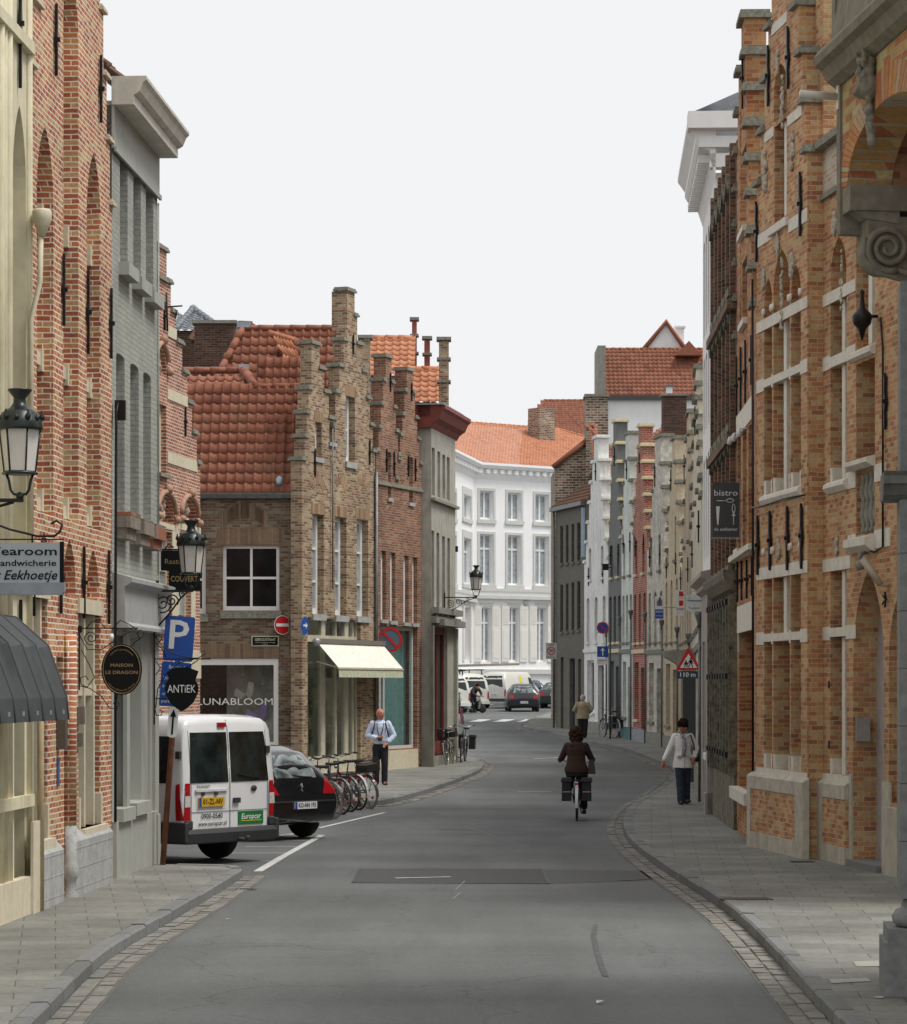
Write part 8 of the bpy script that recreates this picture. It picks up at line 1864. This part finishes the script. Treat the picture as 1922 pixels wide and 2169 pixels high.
def torso(M, rows, flat, n=18):    # rows (x, y, z, halfwidth)
    for (a, b) in ((0, 0),):
        M.tube([(x, y, z) for x, y, z, w_ in rows], [w_ for *_, w_ in rows], n, flat=flat)
def head(M, c, r=.098, yaw=0, pitch=0, F_=None):
    c = Vector(c); Rm = Matrix.Rotation(yaw, 3, 'Z') @ Matrix.Rotation(pitch, 3, 'X'); q = lambda x, y, z: c + Rm @ Vector((x, y, z))
    for p, s_ in (((0, .015, .03), .092), ((0, -.01, .0), .088), ((0, -.03, -.055), .062), ((0, -.045, -.085), .045), ((0, .03, .0), .09)): M.ball(q(*p), s_, 12)
    limb(M, [q(0, -.088, .02), q(0, -.108, -.02)], [.012, .016], 6, 2)                                # nose
    for s_ in (-1, 1): M.ball(q(s_ * .085, .01, -.01), .022, 8, sx=.5); M.ball(q(s_ * .034, -.078, .028), .018, 8); M.ball(q(s_ * .04, -.07, -.03), .026, 8)
    limb(M, [q(-.024, -.094, -.055), q(.024, -.094, -.055)], [.009, .009], 6, 2)
    return q
def face_marks(q, rt, hair):
    M = MB()
    for s_ in (-1, 1): M.ball(q(s_ * .034, -.0925, .024), .0075, 6)
    M.build('eyes', m_sad, rt)
    M = MB()
    for s_ in (-1, 1): M.tube([q(s_ * .016, -.096, .047), q(s_ * .034, -.097, .053), q(s_ * .052, -.088, .048)], .004, 4)
    M.build('eyebrows', hair, rt); M = MB(); M.tube([q(-.022, -.101, -.055), q(0, -.105, -.053), q(.022, -.101, -.055)], .005, 4); M.build('lips', plain('lips', (.35, .08, .07), .5), rt)
def shoe(rt, p, yaw, mat, pitch=0):
    M = MB(); c, s_ = math.cos(yaw), math.sin(yaw); q = lambda x, y, z: (p[0] + x * c - y * s_, p[1] + x * s_ + y * c, p[2] + z)
    limb(M, [q(0, .045, .045), q(0, -.04, .048), q(0, -.12, .038), q(0, -.17, .032)], [.042, .044, .040, .030], 8, 3); M.box(p[0] - .03, p[0] + .03, p[1] - .13, p[1] + .06, p[2] + .002, p[2] + .02); return fuse(M, 'shoe', mat, rt, .011, 3)

# ---- man with a camera
p = Vector(((806 - CXP) / F * 65.8, 65.8, 0)); rt = empty('person', (p.x, p.y, G(p.y) + .12), 0, 'bald man in pale blue shirt and dark trousers holding a camera by the shop', 'person')
B_ = MB(); q = head(B_, (.0, 0, 1.655), yaw=R(38)); limb(B_, [(0, .02, 1.60), (0, .03, 1.46)], [.058, .066])
torso(B_, [(0, 0, .86, .14), (0, 0, 1.0, .15), (0, 0, 1.2, .16), (0, .01, 1.4, .18), (0, .02, 1.48, .09)], .6)
LH, RH = (-.06, -.20, 1.10), (.17, -.10, .97)
limb(B_, [(-.19, .02, 1.42), (-.285, .03, 1.15), LH], [.055, .044, .03]); limb(B_, [(.19, .02, 1.42), (.30, .03, 1.14), RH], [.055, .044, .03])
for s_ in (-1, 1): limb(B_, [(s_ * .09, 0, .88), (s_ * .10, -.01, .48), (s_ * .095, .01, .08)], [.09, .06, .042]); limb(B_, [(s_ * .095, .02, .06), (s_ * .11, -.12, .04)], [.035, .03])
hand(B_, LH, (.8, -.3, .1), 1, .9); hand(B_, RH, (-.6, -.3, -.5), -1, .6); fuse(B_, 'body', m_skinr, rt, .0085, 3); face_marks(q, rt, plain('grey_brows', (.2, .15, .12), .8))
m_shirt = plain('pale_blue_shirt', (.58, .67, .84), .8, var=.12, scale=14, bump=.5); m_trs = plain('dark_navy_trousers', (.012, .014, .024), .85, var=.3, scale=10, bump=.4)
M = MB(); torso(M, [(0, 0, .96, .165), (0, -.01, 1.04, .185), (0, -.01, 1.18, .185), (0, .0, 1.33, .20), (0, .015, 1.43, .185), (0, .02, 1.49, .10), (0, .02, 1.52, .075)], .68)
limb(M, [(-.18, .02, 1.43), (-.30, .03, 1.15), (-.10, -.17, 1.10)], [.075, .068, .050]); limb(M, [(.18, .02, 1.43), (.315, .03, 1.15), (.20, -.08, 1.01)], [.075, .068, .052]); fuse(M, 'shirt', m_shirt, rt, .013)
M = MB(); torso(M, [(0, 0, .80, .155), (0, 0, .90, .168), (0, 0, 1.0, .168)], .66)
for s_ in (-1, 1): limb(M, [(s_ * .085, 0, .88), (s_ * .10, -.01, .48), (s_ * (.095), .01, .07)], [.105, .082, .072])
fuse(M, 'trousers', m_trs, rt, .013)
shoe(rt, (-.10, 0, 0), R(-12), m_sad); shoe(rt, (.11, 0, 0), R(15), plain('brown_shoe', (.12, .05, .035), .5))
M = MB(); torso(M, [(0, 0, .97, .171), (0, 0, 1.0, .171)], .68); M.build('belt', m_sad, rt)
M = MB()
for pts, w_ in (([(-.13, .10, 1.50), (-.125, -.09, 1.44), (-.165, -.125, 1.28), (-.20, -.05, 1.15)], .016), ([(.13, .10, 1.50), (.125, -.09, 1.44), (.165, -.125, 1.28), (.19, -.07, 1.12)], .016), ([(-.07, .05, 1.54), (-.075, -.10, 1.43), (-.06, -.155, 1.25), (-.015, -.19, 1.10)], .010), ([(.06, .05, 1.54), (.08, -.10, 1.43), (.05, -.155, 1.25), (.0, -.19, 1.10)], .010)): M.tube(pts, w_, 6)
M.build('straps', m_sad, rt)
M = MB(); M.box(-.045, .045, -.25, -.19, 1.03, 1.10); M.lathe([(.03, -.06), (.032, 0)], (0, -.25, 1.065), 12, 'y'); M.build('camera_body', m_sad, rt, bevel=.006)
M = MB(); M.box(-.14, .14, .14, .26, 1.05, 1.48, .02); M.build('backpack', m_sad, rt, bevel=.03)

# ---- woman in a white coat walking towards the viewer
p = Vector(((1447 - CXP) / F * 55.6, 55.6, 0)); rt = empty('person', (p.x, p.y, G(p.y) + .12), R(8), 'dark haired woman in white coat, scarf and jeans walking on the right pavement', 'person')
B_ = MB(); hc = (-.01, -.06, 1.525); q = head(B_, hc, yaw=R(-28), pitch=R(26)); limb(B_, [(0, -.01, 1.48), (0, .02, 1.36)], [.048, .055])
torso(B_, [(0, 0, .82, .14), (0, 0, 1.0, .12), (0, 0, 1.2, .14), (0, .01, 1.34, .15), (0, .02, 1.40, .08)], .6)
RW, LW = (-.415, -.10, .835), (.215, -.07, .90)
limb(B_, [(-.165, .02, 1.33), (-.27, -.0, 1.08), RW], [.05, .038, .026]); limb(B_, [(.165, .02, 1.33), (.28, .06, 1.10), LW], [.05, .038, .026])
fl, fr_ = (-.07, -.16, 0), (.10, .12, .02)
for s_, f_ in ((-1, fl), (1, fr_)): limb(B_, [(s_ * .08, 0, .84), (s_ * .08 , (f_[1] - .04) * .5, .46), (f_[0], f_[1], .08)], [.085, .055, .038]); limb(B_, [(f_[0], f_[1], .07), (f_[0], f_[1] - .1, .04)], [.03, .028])
hand(B_, RW, (-.25, -.1, -.95), 1, .6); hand(B_, LW, (-.4, -.3, -.6), -1, .5); fuse(B_, 'body', m_skinr, rt, .0085, 3); face_marks(q, rt, m_sad)
m_coat = plain('white_coat_cloth', (.82, .82, .79), .8, var=.08, scale=10, bump=.5); m_jean = plain('dark_blue_denim', (.022, .035, .06), .85, var=.4, scale=12, bump=.3)
M = MB(); torso(M, [(0, 0, .71, .205), (0, 0, .80, .20), (0, 0, .92, .178), (0, 0, 1.04, .155), (0, 0, 1.18, .17), (0, .01, 1.30, .18), (0, .02, 1.37, .12), (0, .02, 1.40, .085)], .72)
limb(M, [(-.155, .02, 1.33), (-.275, .0, 1.08), (-.395, -.09, .88)], [.068, .056, .046]); limb(M, [(.155, .02, 1.33), (.29, .06, 1.10), (.225, -.05, .93)], [.068, .056, .046])
limb(M, [(-.14, -.05, 1.375), (-.05, -.12, 1.33)], [.022, .022]); limb(M, [(.14, -.05, 1.375), (.05, -.12, 1.33)], [.022, .022]); fuse(M, 'coat', m_coat, rt, .013)
M = MB(); 
for s_, z in ((-1, .95), (1, .95)): M.prism([(s_ * .05, z - .03), (s_ * .14, z - .045), (s_ * .14, z - .0), (s_ * .05, z + .01)], -.150, -.10)
M.prism([(-.006, .70), (.006, .70), (.006, 1.3), (-.006, 1.3)], -.155, -.1); M.build('pocket_flaps', plain('coat_seam', (.45, .45, .43), .8), rt)
M = MB()
for s_, f_ in ((-1, fl), (1, fr_)): limb(M, [(s_ * .075, 0, .84), (s_ * .085, (f_[1] - .04) * .5, .46), (f_[0], f_[1], .06)], [.10, .078, .074])
fuse(M, 'jeans', m_jean, rt, .013); shoe(rt, fl, R(-8), m_sad); shoe(rt, fr_, R(10), m_sad)
m_dh = plain('dark_brown_hair', (.022, .012, .01), var=.5, scale=30, bump=.6, rough=.95, spec=.1)
M = MB()
for a, s_ in (((0, .03, .05), .098), ((-.03, -.03, .075), .075), ((.03, -.035, .072), .075), ((0, .05, .0), .09), ((-.07, .01, .01), .045), ((.07, .01, .01), .045), ((0, .06, -.06), .06), ((0, -.065, .085), .05)): M.ball(q(*a), s_, 12)
for k in range(40): a = random.uniform(0, 6.28); e = random.uniform(.1, 1.3); M.ball(q(.1 * math.cos(a) * math.cos(e), .035 + .1 * math.sin(a) * math.cos(e), .045 + .1 * math.sin(e)), .02, 5)
fuse(M, 'hair', m_dh, rt, .010, 2)
m_scf = plain('striped_grey_scarf', (.36, .33, .34), .9, var=.6, scale=40)
M = MB(); M.tube([(.085 * math.cos(a), .02 + .075 * math.sin(a), 1.405 - .02 * math.sin(a)) for a in [2 * math.pi * i / 14 for i in range(14)]], .034, 8, True); limb(M, [(-.06, -.10, 1.38), (0, -.14, 1.28), (.0, -.155, 1.15), (-.02, -.155, .98)], [.03, .035, .04, .045]); fuse(M, 'scarf', m_scf, rt, .012, 2)
M = MB(); M.tube([(.13, .0, 1.42), (.15, -.12, 1.30), (.19, -.13, 1.15), (.24, .0, 1.05)], .014, 6); M.box(.20, .34, .0, .26, .83, 1.12, .02); M.build('handbag', m_sad, rt, bevel=.02)

# ---- cyclist seen from behind
bx, bd = (1222 - CXP) / F * 51.2, 51.2
bike = bicycle('dark bicycle ridden by the woman, with black panniers and red tail light', (bx, bd, .004), -3, 0, m_fb, m_tb, white_fender=True, panniers=True)
rt = empty('person', (bx, bd + .15, .0), R(177), 'woman with curly brown hair and brown coat riding a bicycle away', 'person')
B_ = MB(); q = head(B_, (0, -.10, 1.56)); limb(B_, [(0, -.06, 1.50), (0, -.02, 1.38)], [.05, .055])
torso(B_, [(0, .02, .93, .15), (0, .01, 1.1, .13), (0, -.01, 1.25, .15), (0, -.02, 1.36, .15), (0, -.02, 1.42, .08)], .6)
for s_ in (-1, 1):
    limb(B_, [(s_ * .165, -.03, 1.34), (s_ * .25, -.12, 1.12), (s_ * .31, -.44, 1.08)], [.05, .04, .026]); hand(B_, (s_ * .31, -.44, 1.08), (-s_ * .1, -1, -.2), -s_, .8)
k1, k2 = (.10, -.36, .78), (-.12, -.42, .60); f1, f2 = (.13, -.25, .52), (-.14, -.28, .17)
limb(B_, [(.09, .02, .96), k1, f1], [.09, .055, .04]); limb(B_, [(-.09, .02, .96), k2, f2], [.09, .055, .04]); fuse(B_, 'body', m_skin, rt, .009, 3); face_marks(q, rt, m_sad)
m_bc = plain('brown_tweed', (.055, .026, .020), .9, var=.5, scale=60, bump=.6)
M = MB(); torso(M, [(0, .03, .86, .215), (0, .03, .93, .21), (0, .02, 1.05, .175), (0, .01, 1.16, .165), (0, 0, 1.28, .185), (0, -.01, 1.37, .165), (0, -.02, 1.43, .09)], .68)
for s_ in (-1, 1): limb(M, [(s_ * .16, -.02, 1.345), (s_ * .265, -.10, 1.13), (s_ * .305, -.40, 1.09)], [.072, .06, .045])
fuse(M, 'coat', m_bc, rt, .013)
M = MB(); torso(M, [(0, .03, .80, .17), (0, .03, .92, .19)], .75); limb(M, [(.10, .02, .92), k1, (.13, -.26, .58)], [.12, .085, .065]); limb(M, [(-.10, .02, .92), k2, (-.14, -.28, .24)], [.12, .085, .065]); fuse(M, 'trousers', m_trs, rt, .013)
shoe(rt, (.13, -.27, .44), 0, m_sad); shoe(rt, (-.14, -.30, .10), 0, m_sad)
m_bh = plain('curly_brown_hair', (.065, .033, .022), .95, var=.6, scale=40, bump=.8, spec=.1)
M = MB(); random.seed(3)
for a, s_ in (((0, .04, .03), .115), ((0, .05, -.06), .10), ((-.06, .03, -.07), .075), ((.06, .03, -.07), .075), ((0, .02, .07), .09)): M.ball(q(*a), s_, 12)
for k in range(110):
    a = random.uniform(0, 6.28); z = random.uniform(-.18, .12); rr = .125 * math.sqrt(max(.2, 1 - (z / .17) ** 2)); y = .045 + rr * math.sin(a)
    if y > -.03: M.ball(q(rr * math.cos(a), y, z + .0), random.uniform(.014, .028), 6)
fuse(M, 'hair', m_bh, rt, .0085, 1)
M = MB(); M.box(-.35, -.20, -.22, .02, .84, 1.10, .03); M.tube([(-.27, -.1, 1.08), (-.2, .06, 1.25), (.1, .11, 1.38), (.15, -.05, 1.42)], .012, 6); M.build('shoulder_bag', plain('dark_brown_leather', (.03, .017, .014), .5), rt, bevel=.02)

# ---- elderly woman in a beige jacket, far pavement
p = Vector(((1235 - CXP) / F * 102.5, 102.5, 0)); rt = empty('person', (p.x, p.y, G(p.y) + .12), R(178), 'white haired person in beige jacket walking away on the far right pavement', 'person')
B_ = MB(); q = head(B_, (0, -.03, 1.44)); limb(B_, [(0, 0, 1.40), (0, .02, 1.28)], [.05, .06]); torso(B_, [(0, 0, .80, .15), (0, 0, 1.0, .16), (0, .01, 1.25, .17), (0, .02, 1.33, .08)], .7)
for s_ in (-1, 1): limb(B_, [(s_ * .18, .02, 1.25), (s_ * .29, .03, 1.02), (s_ * .20, -.16, .90)], [.05, .04, .028]); hand(B_, (s_ * .20, -.16, .90), (-s_ * .5, -.6, -.2), -s_, .8); limb(B_, [(s_ * .09, 0, .82), (s_ * .09, -.02, .44), (s_ * .08, .04 * s_, .07)], [.09, .06, .04])
fuse(B_, 'body', m_skin, rt, .012, 2); face_marks(q, rt, m_sw)
M = MB(); torso(M, [(0, 0, .70, .235), (0, 0, .85, .225), (0, .01, 1.05, .205), (0, .02, 1.2, .215), (0, .02, 1.29, .15), (0, .02, 1.34, .08)], .72)
for s_ in (-1, 1): limb(M, [(s_ * .19, .02, 1.24), (s_ * .31, .03, 1.02), (s_ * .22, -.12, .91)], [.08, .072, .055])
fuse(M, 'jacket', plain('beige_jacket', (.40, .33, .21), .85, var=.1, scale=10, bump=.4), rt, .015)
M = MB()
for s_ in (-1, 1): limb(M, [(s_ * .08, 0, .76), (s_ * .09, -.02, .42), (s_ * .08, .04 * s_, .08)], [.13, .095, .075])
fuse(M, 'trousers', plain('dark_brown_trousers', (.022, .018, .018), .85), rt, .015); shoe(rt, (-.08, -.04, 0), 0, m_sad); shoe(rt, (.08, .04, 0), 0, m_sad)
M = MB()
for a, s_ in (((0, .03, .04), .10), ((0, .045, -.02), .09)): M.ball(q(*a), s_, 12)
fuse(M, 'hair', plain('white_hair', (.42, .38, .33), .8, var=.2), rt, .012, 2)

# ---- person crouching by a motor scooter, far left
p = Vector(((1001 - CXP) / F * 139, 139, 0)); rt = empty('person', (p.x, p.y, G(p.y)), R(40), 'person in black jacket bending over a scooter beside the far pale vans', 'person')
B_ = MB(); q = head(B_, (0, -.38, 1.28), pitch=R(40)); torso(B_, [(0, 0, .85, .14), (0, -.12, 1.05, .15), (0, -.27, 1.18, .17), (0, -.33, 1.22, .09)], .7)
for s_ in (-1, 1): limb(B_, [(s_ * .18, -.27, 1.16), (s_ * .26, -.36, .92), (s_ * .14, -.55, .80)], [.05, .04, .03]); hand(B_, (s_ * .14, -.55, .80), (0, -1, -.3), -s_, .7); limb(B_, [(s_ * .1, 0, .85), (s_ * .12, -.12, .46), (s_ * .1, .03, .07)], [.09, .06, .04])
fuse(B_, 'body', m_skin, rt, .012, 2)
M = MB(); torso(M, [(0, 0, .82, .18), (0, -.12, 1.05, .19), (0, -.27, 1.18, .2), (0, -.33, 1.23, .1)], .75)
for s_ in (-1, 1): limb(M, [(s_ * .17, -.27, 1.16), (s_ * .27, -.36, .93), (s_ * .15, -.5, .82)], [.075, .065, .05])
fuse(M, 'jacket', plain('black_jacket', (.012, .012, .013), .7), rt, .016)
M = MB()
for s_ in (-1, 1): limb(M, [(s_ * .09, 0, .84), (s_ * .12, -.12, .46), (s_ * .1, .03, .07)], [.115, .085, .07])
fuse(M, 'trousers', m_trs, rt, .016); shoe(rt, (-.1, 0, 0), 0, m_sad); shoe(rt, (.1, 0, 0), 0, m_sad); M = MB(); M.ball(q(0, .03, .03), .105, 12); M.build('hair', m_dh, rt)
d = 138.0; rt = empty('motor_scooter', ((984 - CXP) / F * d, d, G(d) + .004), R(-75), 'silver grey motor scooter on the road edge near the far pale vans', 'scooter'); rt.scale = (.82,) * 3
M = MB(); M.smooth = True; M.prismx([(-.35, .45), (-.3, .75), (.15, .80), (.3, .62), (.35, .32), (.75, .28), (.85, .85), (.95, .95), (1.0, .85), (.95, .25), (.3, .2), (-.1, .28)], -.14, .14); M.build('body', plain('silver_paint', (.30, .32, .33), .3, metal=.5), rt, bevel=.04)
for y in (-.05, 1.12): M = MB(); M.lathe([(.1, -.06), (.22, -.06), (.24, 0), (.22, .06), (.1, .06)], (0, y, .24), 18, 'x'); M.build('wheel', m_tyre, rt)
M = MB(); M.box(-.13, .13, -.35, .3, .78, .88); M.build('seat', m_sad, rt, bevel=.03); M = MB(); M.tube([(-.3, .85, 1.05), (0, .92, 1.0), (.3, .85, 1.05)], .018, 6); M.tube([(0, .92, 1.0), (0, 1.12, .3)], .03, 6); M.build('handlebar', m_iron, rt)
